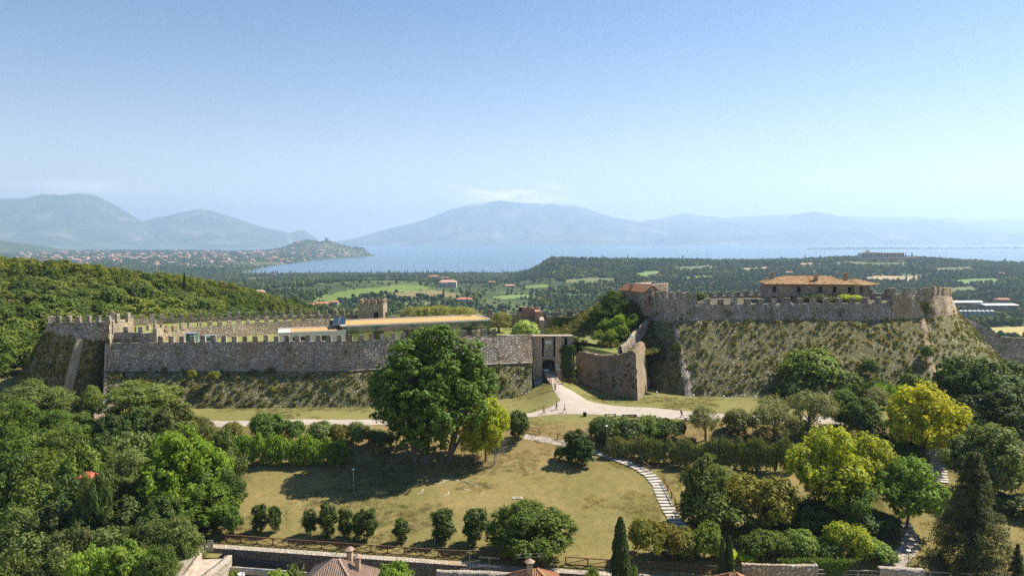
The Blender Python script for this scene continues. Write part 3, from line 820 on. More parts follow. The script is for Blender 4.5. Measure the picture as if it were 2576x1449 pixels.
flat("terrace_ground", [Vector((p.x, p.y + .7, tz)) for p in m_pts] + [Vector((-45, 216, tz)), Vector((-75, 213, tz)), Vector((-108, 201, tz)), Vector((-106, 178, tz)), Vector((a2.x + 1, a2.y + 1, tz + 1.2)), Vector((r1.x, r1.y + 1.2, tz))], M_court, kind='structure')

# rear wall
rear = empty("rear_wall", (0, 0, 0), 0, "rear battlemented wall running from the corner bastion past the small keep to the brick ruin", "castle wall")
k_pts = [P(276, 806, 178), P(286, 804.5, 190), P(330, 803.5, 198), P(413, 802, 202.5), P(541, 798.6, 208), P(668, 794.5, 212.5), P(780, 792.5, 215), P(905, 791, 216.5)]
loft("wall_face", [[Vector((p.x, p.y, -6)), p] for p in k_pts], .9, .8, .07, M_stone_warm, rear, 16)
loft("wall_walk", [[p, p + Vector((0, .9, 0)), Vector((p.x, p.y + .9, -6))] for p in k_pts], .9, 2, .04, M_stone, rear, 17)
merlons(rear, [p + Vector((0, .45, 0)) for p in k_pts[2:]], 2.45, 1.05, 1.35, .6, M_stone, 8)
merlons(rear, [k_pts[0] + Vector((0, .5, 0)), k_pts[1]], 3.4, 1.0, 2.1, .6, M_stone_warm, 9)
k2 = [P(968, 797, 214), P(1020, 795, 216), P(1130, 792, 217), P(1240, 792, 216), P(1308, 790, 214)]
loft("wall_face", [[Vector((p.x, p.y, -6)), p] for p in k2], .9, .8, .07, M_stone_warm, rear, 18)
loft("wall_walk", [[p, p + Vector((0, .9, 0)), Vector((p.x, p.y + .9, -6))] for p in k2], .9, 2, .04, M_stone, rear, 19)
merlons(rear, [p + Vector((0, .45, 0)) for p in k2], 4.1, 1.4, 1.5, .6, M_stone, 10)

# small keep on the rear wall
keep = empty("square_keep", P(938, 793, 214), 0, "small square stone keep with a dark doorway standing on the rear wall", "tower")
kb = keep.location; kw = 7.2; kh = P(938, 765, 211).z - 9.5
o = loft("tower_wall", [[(x, y, -4), (x, y, kh - kb.z + 9.5)] for x, y in ((-kw / 2, 3.6), (-kw / 2, -3), (kw / 2, -3), (kw / 2, 3.6), (-kw / 2, 3.6))], .8, .8, .05, M_stone_warm, keep, 20)
ktop = kh - kb.z + 9.5
MB().box((0, .3, ktop - .75), (kw - 1, 5.6, .2)).build("roof", M_stone, keep)
def keep_merlon(c_, s_): MB().box(c_, s_).build("merlon", M_stone_warm, keep)
for x in (-3.05, -1.05, 1.05, 3.05):
    for y in (-2.7, 3.3): keep_merlon((x, y, ktop + .55), (1.05, .6, 1.3))
for y in (-.6, 1.3):
    for x in (-3.3, 3.3): keep_merlon((x, y, ktop + .55), (.6, .95, 1.3))
MB().box((1.55, -3.02, kb.z * 0 - .1), (1.25, .16, 2.4)).build("doorway", M_dark, keep)
MB().box((0, -3.5, -1.6), (2.4, 1.2, .4)).box((1.6, -3.6, -1.4), (1.6, 1.4, .3)).build("door_step", M_stone_pale, keep)
for sx in (-1, 1):
    MB().box((sx * (kw / 2 - .25), -3.06, ktop / 2 - 1), (.6, .12, ktop + 2)).build("quoin", M_brick, keep)

# brick ruin in the middle of the rear wall
ruin = empty("brick_ruin", P(1332, 800, 210), 0, "ruined red brick gate with battlements at the middle of the rear wall", "ruin")
rb = ruin.location
def rp(px, py, Yp): return P(px, py, Yp) - rb
MB().box((rp(1333, 790, 210) + Vector((0, 0, .2))), (5.0, .7, 2.9)).build("brick_wall", M_redbrick, ruin)
MB().box(rp(1313, 800, 210.3), (1.6, 1.2, 6.4)).build("pier", M_stone_warm, ruin)
MB().box(rp(1352, 806, 207), (1.5, 5.2, 5.6)).build("pier", M_redbrick, ruin)
for px in (1310, 1331, 1352): MB().box(rp(px, 778.5, 210), (1.1 if px != 1331 else 1.5, .6, 1.2)).build("merlon", M_redbrick, ruin)
MB().box(rp(1362, 826, 203), (1.3, 9, 5.6)).build("pillar", M_stone_pale, ruin)
MB().box(rp(1333, 815, 209.3), (4.4, .5, 3.2)).build("rubble_panel", M_stone_warm, ruin)
# wall between ruin and the great bastion
iv = empty("inner_wall", (0, 0, 0), 0, "rubble wall climbing from the brick ruin to the wooded bank, ivy hanging over it", "castle wall")
iw = [P(1366, 797, 208), P(1420, 795, 209), P(1500, 790, 211), P(1560, 786, 213)]
loft("wall_face", [[Vector((p.x, p.y - .3, 6)), p] for p in iw], .9, .8, .09, M_stone, iv, 21)
loft("wall_walk", [[p, p + Vector((0, .9, 0)), Vector((p.x, p.y + .9, 2))] for p in iw], .9, 2, .04, M_stone, iv, 22)
merlons(iv, [p + Vector((0, .45, 0)) for p in iw], 3.5, 1.6, 1.35, .6, M_stone, 11)
flat_pts = [P(1366, 850, 186), P(1440, 850, 186), P(1560, 862, 184), P(1640, 800, 190)]

# great bastion
gb = empty("great_bastion", (0, 0, 0), 0, "great high bastion on the right with a long overgrown scarp below its battlements", "bastion")
Lf = [  # foot, cordon, top
    [Vector((19, 200, 4)), P(1560, 800, 206), P(1563, 733, 202)],
    [Vector((24, 186, 0)), P(1622, 806, 190), P(1622, 741, 190)],
    [G(1736, 997, 0), P(1697, 809, 178), P(1697, 751, 179.5)],
    [G(1772, 998, 0), P(1746, 806, 177.6), P(1746, 751, 179)],
]
Lg = [
    [G(1772, 998, 0), P(1746, 806, 177.6), P(1747, 766, 178.9)],
    [G(2050, 1000, 0), P(2030, 805, 178), P(2030, 764, 179)],
    [G(2260, 1000, 0), P(2244, 804, 179), P(2244, 761.5, 180)],
]
Lh = [
    [G(2260, 1000, 0), P(2244, 804, 179), P(2245, 741, 180.1)],
    [G(2357, 999, 0), P(2319, 801, 180), P(2321, 742, 181.5)],
    [G(2420, 996, 0) + Vector((0, 2, 0)), P(2352, 800, 180.5), P(2349, 743, 182)],
    [G(2478, 985, 0), P(2388, 795, 184.5), P(2378, 743, 185.5)],
    [G(2520, 955, 0), P(2406, 788, 192), P(2390, 744, 193)],
    [G(2540, 922, 0), P(2412, 789, 202), P(2394, 745, 203)],
]
for nm, LL, sd in (("left", Lf, 23), ("mid", Lg, 24), ("right", Lh, 25)):
    loft("scarp", [[c[0], c[1]] for c in LL], .9, .8, .12, M_stone_low, gb, sd)
    loft("wall_face", [[c[1], c[2]] for c in LL], .8, .7, .12, M_stone if sd != 25 else M_stone_warm, gb, sd + 5)
    loft("wall_walk", [[c[2], c[2] + Vector((-.2, 1.0, 0)), c[2] + Vector((-.2, 1.0, -2.6))] for c in LL], .9, .8, .05, M_stone, gb, sd + 9)
for a_, b_ in ((Lf[-1][2], Lg[0][2]), (Lh[0][2], Lg[-1][2])):
    MB().add([a_, b_, b_ + Vector((0, 1, 0)), a_ + Vector((0, 1, 0))], [(0, 1, 2, 3)]).build("wall_end", M_stone_pale, gb)
for (A_, B_) in ((0, 1), (1, 2)):
    pass
ec = G(1736, 997, 0); tc = P(1697, 809, 178)
loft("corner_stones", [[ec + Vector((-1.0, .1, 0)), tc + Vector((-.6, .1, 0))], [ec + Vector((0, -.4, 0)), tc + Vector((0, -.3, 0))], [ec + Vector((1.0, -.1, 0)), tc + Vector((.6, -.1, 0))]], .5, .7, .14, M_stone, gb, 41)
ec = G(2357, 999, 0); tc = P(2319, 801, 180)
loft("corner_stones", [[ec + Vector((-1.0, -.1, 0)), tc + Vector((-.6, -.1, 0))], [ec + Vector((0, -.4, 0)), tc + Vector((0, -.3, 0))], [ec + Vector((1.0, -.1, 0)), tc + Vector((.6, -.1, 0))]], .5, .7, .14, M_stone_warm, gb, 42)
up = Vector((0, .5, 0))
merlons(gb, [Lf[1][2] + up, Lf[2][2] + up, Lf[3][2] + up], 2.6, 1.6, 1.35, .7, M_stone, 12)
merlons(gb, [c[2] + up for c in Lg], 3.25, 1.5, 1.35, .7, M_stone, 13)
merlons(gb, [c[2] + up for c in Lh[:2]], 3.0, 1.5, 1.5, .7, M_stone, 14)
merlons(gb, [c[2] + up for c in Lh[1:]], 2.5, 1.5, 2.0, .7, M_stone_warm, 15, skip=1)
M_plat = plain("trodden_earth", (.085, .075, .045), .95, var=.35, sc=.6)
flat("platform_ground", [Vector((p[2].x, p[2].y + .8, 18.4)) for p in (Lf[0], Lf[1], Lf[2], Lf[3], Lg[1], Lg[2], Lh[1], Lh[2], Lh[3], Lh[4], Lh[5])] + [Vector((122, 222, 18.4)), Vector((40, 222, 18.4))], M_plat, kind='structure')
# its rear wall
rw = empty("upper_rear_wall", (0, 0, 0), 0, "battlemented rear wall of the high platform, left of the long farmhouse", "castle wall")
uw = [P(1668, 744, 206), P(1780, 745, 212), P(1850, 745, 214), P(1928, 741, 214)]
loft("wall_face", [[Vector((p.x, p.y, 15)), p] for p in uw], .9, .8, .06, M_stone_warm, rw, 44)
loft("wall_walk", [[p, p + Vector((0, .9, 0)), Vector((p.x, p.y + .9, -4))] for p in uw], .9, 2, .04, M_stone, rw, 45)
merlons(rw, [p + Vector((0, .45, 0)) for p in uw], 2.6, 1.2, 1.25, .6, M_stone, 16)
uw2 = [P(2190, 738, 206), P(2250, 738, 205), P(2330, 737, 200)]
rw2 = empty("upper_parapet", (0, 0, 0), 0, "battlemented parapet between the long farmhouse and the round corner of the great bastion", "castle wall")
loft("wall_face", [[Vector((p.x, p.y, 15)), p] for p in uw2], .9, .8, .06, M_stone, rw2, 46)
loft("wall_walk", [[p, p + Vector((0, .9, 0)), Vector((p.x, p.y + .9, -4))] for p in uw2], .9, 2, .04, M_stone, rw2, 47)
merlons(rw2, [p + Vector((0, .45, 0)) for p in uw2], 3.8, 1.6, 1.3, .6, M_stone, 17)

# wall running down to the right
dw = empty("descending_wall", (0, 0, 0), 0, "lower dark stone wall running down and away from the great bastion to the right", "castle wall")
dpts = [(2412, 790, 203, 900), (2432, 800, 204, 910), (2462, 812, 205, 920), (2485, 828, 205, 930), (2500, 835, 205, 935), (2518, 846, 205, 940), (2560, 850, 206, 940), (2640, 852, 208, 940)]
loft("wall_face", [[P(a, d, c_ - 2), P(a, b, c_)] for a, b, c_, d in dpts], .9, .8, .12, M_stone, dw, 48)
loft("wall_walk", [[P(a, b, c_), P(a, b, c_) + Vector((0, 1, 0)), P(a, b, c_) + Vector((0, 1, -14))] for a, b, c_, d in dpts], .9, 2, .05, M_stone, dw, 49)

# wall going down beside the wooded bank
bw = empty("bank_wall", (0, 0, 0), 0, "low rubble wall slanting down the bank below the great bastion's left corner", "wall")
bp = [P(1632, 801, 186), P(1612, 815, 182), P(1590, 838, 178), P(1575, 860, 174), P(1556, 872, 170)]
loft("wall_face", [[p + Vector((-.6, -.6, -3)), p, p + Vector((.8, .6, 0)), p + Vector((1.2, .8, -3))] for p in bp], .8, .7, .12, M_stone, bw, 50)

# bank between gate and great bastion
def bankz(x, y): return 8.6 + sst(10, 34, x) * sst(176, 200, y) * 9.5 + sst(172, 190, y) * 1.2 + .3 * fbm(x / 3, y / 3, 3)
bu, by_ = np.meshgrid(np.linspace(0, 1, 50), np.linspace(171, 212, 60))
bl = np.interp(by_, [171, 176, 184, 186, 212], [31.5, 28, 16, 9.5, 9.0]); bxx = bl + (np.interp(by_, [171, 178, 190, 202, 212], [33, 37, 34.5, 31, 30]) - bl) * bu
bk = link("grassy_bank", npmesh("grassy_bank", np.stack([bxx, by_, bankz(bxx, by_)], -1).reshape(-1, 3), gridfaces(50, 60), [M_court], True)); tag(bk, kind='structure')
loft("bank_front", [[Vector((14.2, 173, 0)), Vector((14.2, 173, 9.2))], [Vector((14.6, 180, 0)), Vector((14.6, 180, 9.2))], [Vector((16, 186, 0)), Vector((16, 186, 9.4))]], .8, .8, .1, M_stone, None, 51)['kind'] = 'structure'

# ravelin
rv = empty("ravelin", (0, 0, 0), 0, "low ruined brown bastion with a grassy hollow top standing beside the gate", "bastion")
v = [[G(1452, 962, .6), P(1448, 891, 181)], [G(1490, 976, .3), P(1485, 900, 176.5)], [G(1530, 990, 0), P(1526, 905, 171.8)], [G(1568, 1000, 0), P(1566, 902, 167.5)], [G(1604, 1008, 0), P(1599, 891, 163.8)], [G(1613, 1001, 0), P(1611, 881, 167)], [G(1622, 992, 0), P(1619, 872, 170.5)], [G(1634, 975, 0), P(1622, 867, 176)]]
loft("front_wall", [[c[0], c[1]] for c in v[:5]], .6, .6, .36, M_ravelin, rv, 52)
loft("side_wall", [[c[0], c[1]] for c in v[4:]], .6, .6, .18, M_sunny_stone, rv, 53)
topc = Vector((24, 175, 9.0))
loft("broken_top", [[c[1], c[1].lerp(topc, .12) + Vector((0, 0, .55)), c[1].lerp(topc, .27) + Vector((0, 0, .35)), c[1].lerp(topc, .36) + Vector((0, 0, -.9))] for c in v], .45, .45, .30, M_ravelin, rv, 54)
ctr = [c[1].lerp(topc, .33) + Vector((0, 0, -.6)) for c in v]
fl = MB(); pts_ = ctr + [Vector((29, 178, 9.4)), Vector((17, 183, 9.0))]
cen = sum(pts_, Vector()) / len(pts_)
fl.add([cen] + pts_, [(0, i + 1, (i + 1) % len(pts_) + 1) for i in range(len(pts_))]).build("grass_top", M_court, rv)
loft("side_wall", [[v[0][0] + Vector((2.5, 12, 0)), v[0][1] + Vector((2.5, 12, 0))], v[0]], .8, .8, .15, M_ravelin, rv, 55)

# gate tower
gt = empty("gate_tower", (0, 0, 0), 0, "brick and stone gatehouse with drawbridge slots, carved lion relief and arched entrance", "gatehouse")
GY = 171.5
def gp(px, py, dy=0.0): return P(px, py, GY + dy)
def facebox(name, x0, x1, y0, y1, dy, depth, mat, parent=gt):
    a = gp(x0, y0, dy); b = gp(x1, y1, dy)
    return MB().box(((a.x + b.x) / 2, GY + dy + depth / 2, (a.z + b.z) / 2), (b.x - a.x, depth, a.z - b.z)).build(name, mat, parent)
facebox("pillar", 1340, 1363.3, 847, 957, 0, 2.2, M_brick)
facebox("pillar", 1397, 1413, 847, 957, 0, 2.2, M_brick)
facebox("relief_panel", 1368.2, 1392.2, 848, 897.5, .35, 1.4, M_stone_warm)
facebox("slot_back", 1363.4, 1368.1, 848.5, 897, 1.4, .5, M_dark)
facebox("slot_back", 1392.3, 1396.9, 848.5, 897, 1.4, .5, M_dark)
facebox("lintel", 1363.4, 1396.9, 898, 901, -.12, 1.6, M_stone_pale)
facebox("side_wall", 1413.1, 1420.5, 848, 957, .7, 1.3, M_stone)
facebox("side_wall", 1427, 1440, 847, 936, .7, 1.3, M_stone)
facebox("slot_back", 1420.6, 1426.9, 848, 905, 1.6, .4, M_dark)
facebox("side_wall", 1420.6, 1426.9, 905.2, 918, 1.2, 4, M_plaster)
facebox("doorway", 1420.6, 1428, 918.2, 950, 3.0, .4, M_dark)
facebox("coping", 1338.5, 1441, 845.2, 846.8, -.2, 2.6, M_stone_pale)
# arch
a = gp(1363.5, 901); b = gp(1396.8, 901); zb_ = gp(1363, 940.5).z; xc = (a.x + b.x) / 2
hw = (b.x - a.x) / 2 - .10; zs = gp(1380, 913.5).z; arch = MB(); n = 16
inner = [(xc - hw, zb_)] + [(xc - hw * math.cos(math.pi * i / n), zs + (gp(1380, 905.5).z - zs) * math.sin(math.pi * i / n)) for i in range(n + 1)] + [(xc + hw, zb_)]
outer = [(a.x, zb_)] + [(a.x + (b.x - a.x) * i / n, a.z) for i in range(n + 1)] + [(b.x, zb_)]
for d0, d1 in ((.25, 1.1),):
    V_ = [(x, GY + d0, z) for x, z in inner] + [(x, GY + d0, z) for x, z in outer] + [(x, GY + d1, z) for x, z in inner] + [(x, GY + d1, z) for x, z in outer]
    m_ = len(inner); ar = MB()
    ar.add(V_, [(i, i + 1, m_ + i + 1, m_ + i) for i in range(m_ - 1)] + [(2 * m_ + i + 1, 2 * m_ + i, 3 * m_ + i, 3 * m_ + i + 1) for i in range(m_ - 1)] + [(i + 1, i, 2 * m_ + i, 2 * m_ + i + 1) for i in range(m_ - 1)])
    ar.build("arch", M_plaster, gt)
facebox("passage_wall", 1397.2, 1400.5, 880, 941, 2.3, 12, M_stone)
facebox("passage_wall", 1349, 1352, 890, 941, 2.3, 12, M_stone_warm)
flat("passage_floor", [(a.x, GY - .2, zb_), (b.x, GY - .2, zb_), (b.x, GY + 24, zb_ + 3.0), (a.x - 3, GY + 24, zb_ + 3.0)], M_gravel, gt)
# carved lions on the relief panel
def lion(cx, cz_, s, flip=1):
    mb = MB(); y = GY + .30
    def ell(x, z, rx, rz, d=.16, n=9):
        V_ = [(cx + flip * (x + rx * math.cos(2 * math.pi * i / n)) * s, y, cz_ + (z + rz * math.sin(2 * math.pi * i / n)) * s) for i in range(n)]
        V_ += [(cx + flip * (x + rx * .6 * math.cos(2 * math.pi * i / n)) * s, y - d, cz_ + (z + rz * .6 * math.sin(2 * math.pi * i / n)) * s) for i in range(n)]
        mb.add(V_, [tuple(range(n, 2 * n))] + [(i, (i + 1) % n, n + (i + 1) % n, n + i) for i in range(n)])
    ell(.1, 0, .62, .26); ell(-.55, .28, .26, .26, .24); ell(-.78, .2, .12, .1, .26)
    for x, h in ((-.42, -.42), (-.18, -.44), (.42, -.42), (.62, -.44)): ell(x, h * .7, .09, .3, .12)
    ell(.15, .42, .36, .13, .12); ell(.82, .25, .07, .3, .1)
    return mb
pc = gp(1380, 862.5); lion(pc.x, pc.z, 1.05).build("lion_relief", M_white, gt)
pc = gp(1380.5, 884); mb_ = lion(pc.x, pc.z, .55); mb_.box((pc.x - .45, GY + .27, pc.z + .2), (.35, .14, .4)).box((pc.x + .45, GY + .27, pc.z - .1), (.3, .14, .5)).build("shield_relief", M_stone_pale, gt)
# plinth and ditch masonry
loft("plinth", [[G(1352, 1000, 0), gp(1341, 953)], [G(1361, 985, .6), gp(1366, 950, -.6)], [gp(1366, 975, -1), gp(1372, 945, -.2)]], .6, .5, .12, M_stone_pale, gt, 57)
# notices
sg = empty("notice_board", gp(1404.5, 925, -.06), 0, "white notice board with lines of dark text on the brick pillar right of the arch", "sign")
w_ = .85
MB().box((0, 0, .45), (w_, .06, .75)).box((0, 0, -.35), (w_ * .8, .05, .35)).build("board", M_white, sg)
tb = MB()
for i in range(5): tb.box((0, -.035, .70 - i * .13), (w_ * (.75 if i % 2 else .6), .012, .045))
tb.build("text_lines", M_dark, sg); tb = MB()
for i in range(2): tb.box((0, -.03, -.28 - i * .12), (w_ * .5, .012, .04))
tb.build("text_lines", M_dark, sg)
# bridge
br = empty("footbridge", (0, 0, 0), 0, "timber footbridge with handrails crossing the ditch to the gate arch", "bridge")
A1, A2 = Vector((a.x + .2, GY + .2, zb_)), Vector((b.x - .1, GY + .2, zb_))
B1, B2 = G(1388, 968, 2.85), G(1413, 966, 2.85)
nb = 26
dk = MB()
for i in range(nb):
    t0_, t1_ = i / nb, (i + .9) / nb
    q = [A1.lerp(B1, t0_), A2.lerp(B2, t0_), A2.lerp(B2, t1_), A1.lerp(B1, t1_)]
    dk.add([p_ + Vector((0, 0, .06)) for p_ in q] + [p_ + Vector((0, 0, -.06)) for p_ in q], [(0, 1, 2, 3), (7, 6, 5, 4), (0, 4, 5, 1), (2, 6, 7, 3), (1, 5, 6, 2), (3, 7, 4, 0)])
dk.build("deck", M_wood_pale, br)
for A_, B_ in ((A1, B1), (A2, B2)):
    MB().bar(A_ + Vector((0, 0, -.25)), B_ + Vector((0, 0, -.25)), .25, .35).build("beam", M_wood, br)
    rl = MB()
    for z in (.55, 1.05): rl.bar(A_ + Vector((0, -.4, z)), B_ + Vector((0, 0, z)), .09)
    for i in range(5): q = A_.lerp(B_, i / 4 * .97 + .02); rl.bar(q + Vector((0, 0, -.1)), q + Vector((0, 0, 1.15)), .12)
    rl.build("handrail", M_wood, br)
sf = empty("ditch_fence", B2 + Vector((.3, .5, 0)), 0, "short dark timber fence guarding the ditch right of the bridge", "fence")
mb_ = MB()
for z in (.3, .65, 1.0): mb_.bar((0, 0, z), (3.2, .6, z), .08)
for x in (0, 1.6, 3.2): mb_.bar((x, x * .19, -.6), (x, x * .19, 1.1), .12)
mb_.build("rail", M_wood, sf)
tbz = empty("reception_table", Vector((xc - .6, GY + 1.6, zb_ + .05)), 0, "small table under a pale blue cloth inside the gate arch", "table")
MB().box((0, 0, .76), (1.5, .7, .05)).box((0, -.36, .55), (1.5, .02, .40)).build("tabletop", plain("blue_cloth", (.45, .6, .72)), tbz)
for sx in (-.65, .65):
    for sy in (-.28, .28): MB().bar((sx, sy, 0), (sx, sy, .73), .05).build("leg", M_metal, tbz)
# ------------------------------------------------------------ roofs and houses
def roofuv(me):
    uv = me.uv_layers.new(name="UVMap")
    for pl in me.polygons:
        n = pl.normal; u = Vector((-n.y, n.x, 0))
        if u.length < 1e-3: u = Vector((1, 0, 0))
        u.normalize(); w = n.cross(u)
        for li in pl.loop_indices:
            c = me.vertices[me.loops[li].vertex_index].co; uv.data[li].uv = (c.dot(u), c.dot(w))
def hip(w, d, h, ov, ridge, z=0, ridge_y=0.0, th_=.18):
    """hip or gable roof over a w x d plan, ridge along x"""
    a, b = w / 2 + ov, d / 2 + ov; r = ridge / 2
    V = [(-a, -b, z), (a, -b, z), (a, b, z), (-a, b, z), (-r, ridge_y, z + h), (r, ridge_y, z + h)]
    V += [(x, y, zz - th_) for x, y, zz in V[:4]]
    F = [(0, 1, 5, 4), (1, 2, 5), (2, 3, 4, 5), (3, 0, 4), (0, 6, 7, 1), (1, 7, 8, 2), (2, 8, 9, 3), (3, 9, 6, 0), (9, 8, 7, 6)]
    return MB().add(V, F)
def roof(mb, mat, parent, name="roof"):
    me = mb.mesh(name, mat); roofuv(me); return link(name, me, parent)
def window(parent, c, w, h, rz, frame=M_stone_pale, shut=M_dark, name="window"):
    """window on a wall whose outward direction is (sin rz, -cos rz)"""
    f = MB(); ux, uy = math.cos(rz), math.sin(rz); nx, ny = math.sin(rz), -math.cos(rz)
    f.box((c[0] + nx * .02, c[1] + ny * .02, c[2] + h / 2 + .08), (w + .3, .14, .16), rz).box((c[0] + nx * .02, c[1] + ny * .02, c[2] - h / 2 - .08), (w + .3, .16, .16), rz)
    for s_ in (-1, 1): f.box((c[0] + ux * s_ * (w / 2 + .07) + nx * .02, c[1] + uy * s_ * (w / 2 + .07) + ny * .02, c[2]), (.14, .12, h), rz)
    o = f.build(name, frame, parent)
    MB().box((c[0], c[1], c[2]), (w, .06, h), rz).build("pane", shut, o)
    return o

# long farmhouse on the platform
hA = P(1928, 760, 199); hB = P(2148, 760, 195); hC = P(2188, 760, 203)
fh = empty("farmhouse", (0, 0, 0), 0, "long two storey stone farmhouse with a worn tiled hip roof on the high platform", "house")
zt = P(1928, 714, 199).z; zt2 = zt
ang = math.atan2(hB.y - hA.y, hB.x - hA.x); Lh_ = (Vector((hB - hA)[:2])).length
dirx = Vector((math.cos(ang), math.sin(ang), 0)); diry = Vector((-math.sin(ang), math.cos(ang), 0))
D_ = 11.0
fl_ = hA.copy(); fl_.z = 17; fr = hA + dirx * Lh_; fr.z = 17
cw = [fl_ + diry * D_, fl_, fr, fr + dirx * 1.0 + diry * D_, fl_ + diry * D_]
loft("wall", [[c, Vector((c.x, c.y, zt))] for c in cw], .9, .9, .03, M_stone_warm, fh, 60)
cenx = fl_ + dirx * (Lh_ / 2) + diry * (D_ / 2)
rm = hip(Lh_ + .1, D_, 1.95, .5, Lh_ - 10.5, 0)
ro = roof(rm, M_tile_old, fh); ro.location = (cenx.x, cenx.y, zt); ro.rotation_euler = (0, 0, ang)
for px, k in ((1932, 0), (2006, 1), (2165, 2)):
    pass
def on_roof(u, v_, z): return cenx + dirx * u + diry * v_ + Vector((0, 0, zt + z - cenx.z))
for (u, v_, z) in ((-8.7, 1.5, 1.1), (1.9, -3.2, .7), (10.8, 2.3, .9)):
    q = on_roof(u, v_, z); ch = MB().box(q + Vector((0, 0, .1)), (1.05, .8, 1.9), ang).build("chimney", M_stone_warm, fh)
    MB().box(q + Vector((0, 0, 1.35)), (.95, .7, .35), ang).box(q + Vector((0, 0, 1.6)), (1.4, 1.1, .14), ang).build("chimney_cap", M_tile_red, ch)
nrm = ang
for px, zr in ((1952.5, .74), (2012.5, .72), (2064.5, .71), (2099.5, .70), (2135.5, .69)):
    q = P(px, 725, 196); u = (Vector((q.x, q.y, 0)) - Vector((fl_.x, fl_.y, 0))).dot(dirx)
    c = fl_ + dirx * u - diry * .08; c.z = zt - 1.45; window(fh, c, .95, 1.6, ang)
for px in (1952.5, 1992, 2064):
    q = P(px, 745, 196); u = (Vector((q.x, q.y, 0)) - Vector((fl_.x, fl_.y, 0))).dot(dirx)
    c = fl_ + dirx * u - diry * .08; c.z = zt - 4.3; window(fh, c, 1.0, 1.9, ang)
sd = (cw[3] - cw[2]); sang = math.atan2(sd.y, sd.x)
q = cw[2] + sd * .38; q.z = zt - 1.6
for u in (Lh_ * .765, Lh_ - .4): q = fl_ + dirx * u - diry * .12; MB().bar((q.x, q.y, 17), (q.x, q.y, zt), .14).build("downpipe", M_dark, fh)
MB().bar(fl_ - diry * .85 - dirx * .7 + Vector((0, 0, zt - 17 - .18)), fr - diry * .85 + dirx * .7 + Vector((0, 0, zt - 17 - .18)), .16).build("gutter", M_wood, fh)
wing = empty("house_wing", (0, 0, 0), 0, "lower right wing of the long farmhouse with one upper window", "house")
wl_ = P(2149, 760, 194.6); wr_ = P(2187, 760, 198)
zt3 = P(2150, 717, 195).z
wv = [wl_ + Vector((0, 9, 0)), wl_, wr_, wr_ + Vector((.5, 9, 0))]
for c in wv: c.z = 17
loft("wall", [[c, Vector((c.x, c.y, zt3))] for c in wv], .9, .9, .03, M_stone_warm, wing, 61)
a3 = math.atan2(wr_.y - wl_.y, wr_.x - wl_.x); wc = (wv[0] + wv[2]) / 2
ro = roof(hip((wr_ - wl_).length + .2, 8.8, 1.3, .5, .8, 0), M_tile_old, wing); ro.location = (wc.x, wc.y - .3, zt3); ro.rotation_euler = (0, 0, a3)
q = wl_.lerp(wr_, .42) + Vector((0, -.08, 0)); q.z = zt3 - 1.5; window(wing, q, .95, 1.7, a3)

# orange roofed hut and open stone tower at the left corner of the platform
hut = empty("gabled_hut", P(1605, 760, 193), 0, "small stone hut with a bright orange tiled gable roof behind the bastion's left corner", "house")
hb_ = hut.location; hz_ = P(1572, 736, 195).z - hb_.z
pk = P(1641, 719.5, 188) - hb_; el = P(1620, 736.5, 187) - hb_; er = P(1668, 737, 189) - hb_
wd = (er.x - el.x)
MB().add([(el.x + .4, el.y + .4, -3), (er.x - .2, er.y + .4, -3), (er.x - .2, er.y + .4, er.z - .1), (pk.x, pk.y + .4, pk.z - .12), (el.x + .4, el.y + .4, el.z - .1)], [(0, 1, 2, 3, 4)]).build("gable_wall", M_stone_warm, hut)
bkv = Vector((-5.2, 9.5, .0))
MB().add([(el.x + .4, el.y + .4, -3), (el.x + .4, el.y + .4, el.z - .1), tuple(el + bkv + Vector((.4, 0, -.1))), (el.x + bkv.x + .4, el.y + bkv.y, -3)], [(0, 1, 2, 3)]).build("side_wall", M_stone, hut)
rr_ = MB()
for A_, B_ in ((el, pk), (pk, er)):
    q = [A_, B_, B_ + bkv, A_ + bkv]
    rr_.add([p_ + Vector((0, 0, .12)) for p_ in q] + [p_ + Vector((0, 0, -.08)) for p_ in q], [(0, 1, 2, 3), (7, 6, 5, 4), (0, 4, 5, 1), (2, 6, 7, 3), (1, 5, 6, 2), (3, 7, 4, 0)])
roof(rr_, M_tile_red, hut)
for t_ in (.28, .72):
    q = el.lerp(er, t_); window(hut, (q.x, q.y + .33, el.z - 1.6), .8, 1.5, 0, M_stone_warm)
MB().box(el + bkv * .62 + Vector((.9, 0, 1.3)), (.7, .7, 1.3)).build("chimney", M_stone_warm, hut)
st_ = empty("roofless_tower", P(1640, 760, 201), 0, "square roofless stone tower behind the orange roofed hut, sunlit on its right side", "tower")
sb = st_.location
tp = [P(1590, 714.5, 203) - sb, P(1636, 716.5, 198) - sb, P(1681, 711, 203) - sb, P(1640, 709, 209) - sb]
tp = [Vector((p_.x, p_.y, tp[0].z)) for p_ in tp]
loft("tower_wall", [[Vector((p_.x, p_.y, -8)), p_] for p_ in (tp + [tp[0]])], .8, .8, .03, M_stone_warm, st_, 62)
c_ = sum(tp, Vector()) / 4
loft("wall_top", [[p_ + Vector((0, 0, .0)), p_ + Vector((0, 0, .22)), p_.lerp(c_, .13) + Vector((0, 0, .22)), p_.lerp(c_, .13) - Vector((0, 0, 1))] for p_ in (tp + [tp[0]])], .8, .8, .02, M_stone_pale, st_, 63)
MB().add([tuple(p_.lerp(c_, .12) + Vector((0, 0, -.9))) for p_ in tp], [(0, 1, 2, 3)]).build("flat_roof", M_concrete, st_)
MB().box(tp[0].lerp(tp[3], .6) + Vector((.2, .2, .3)), (.8, .6, 1.0)).build("chimney", M_stone_warm, st_)
ms = empty("radio_mast", P(1596, 735, 207), 0, "thin dark mast rising behind the roofless stone tower", "mast")
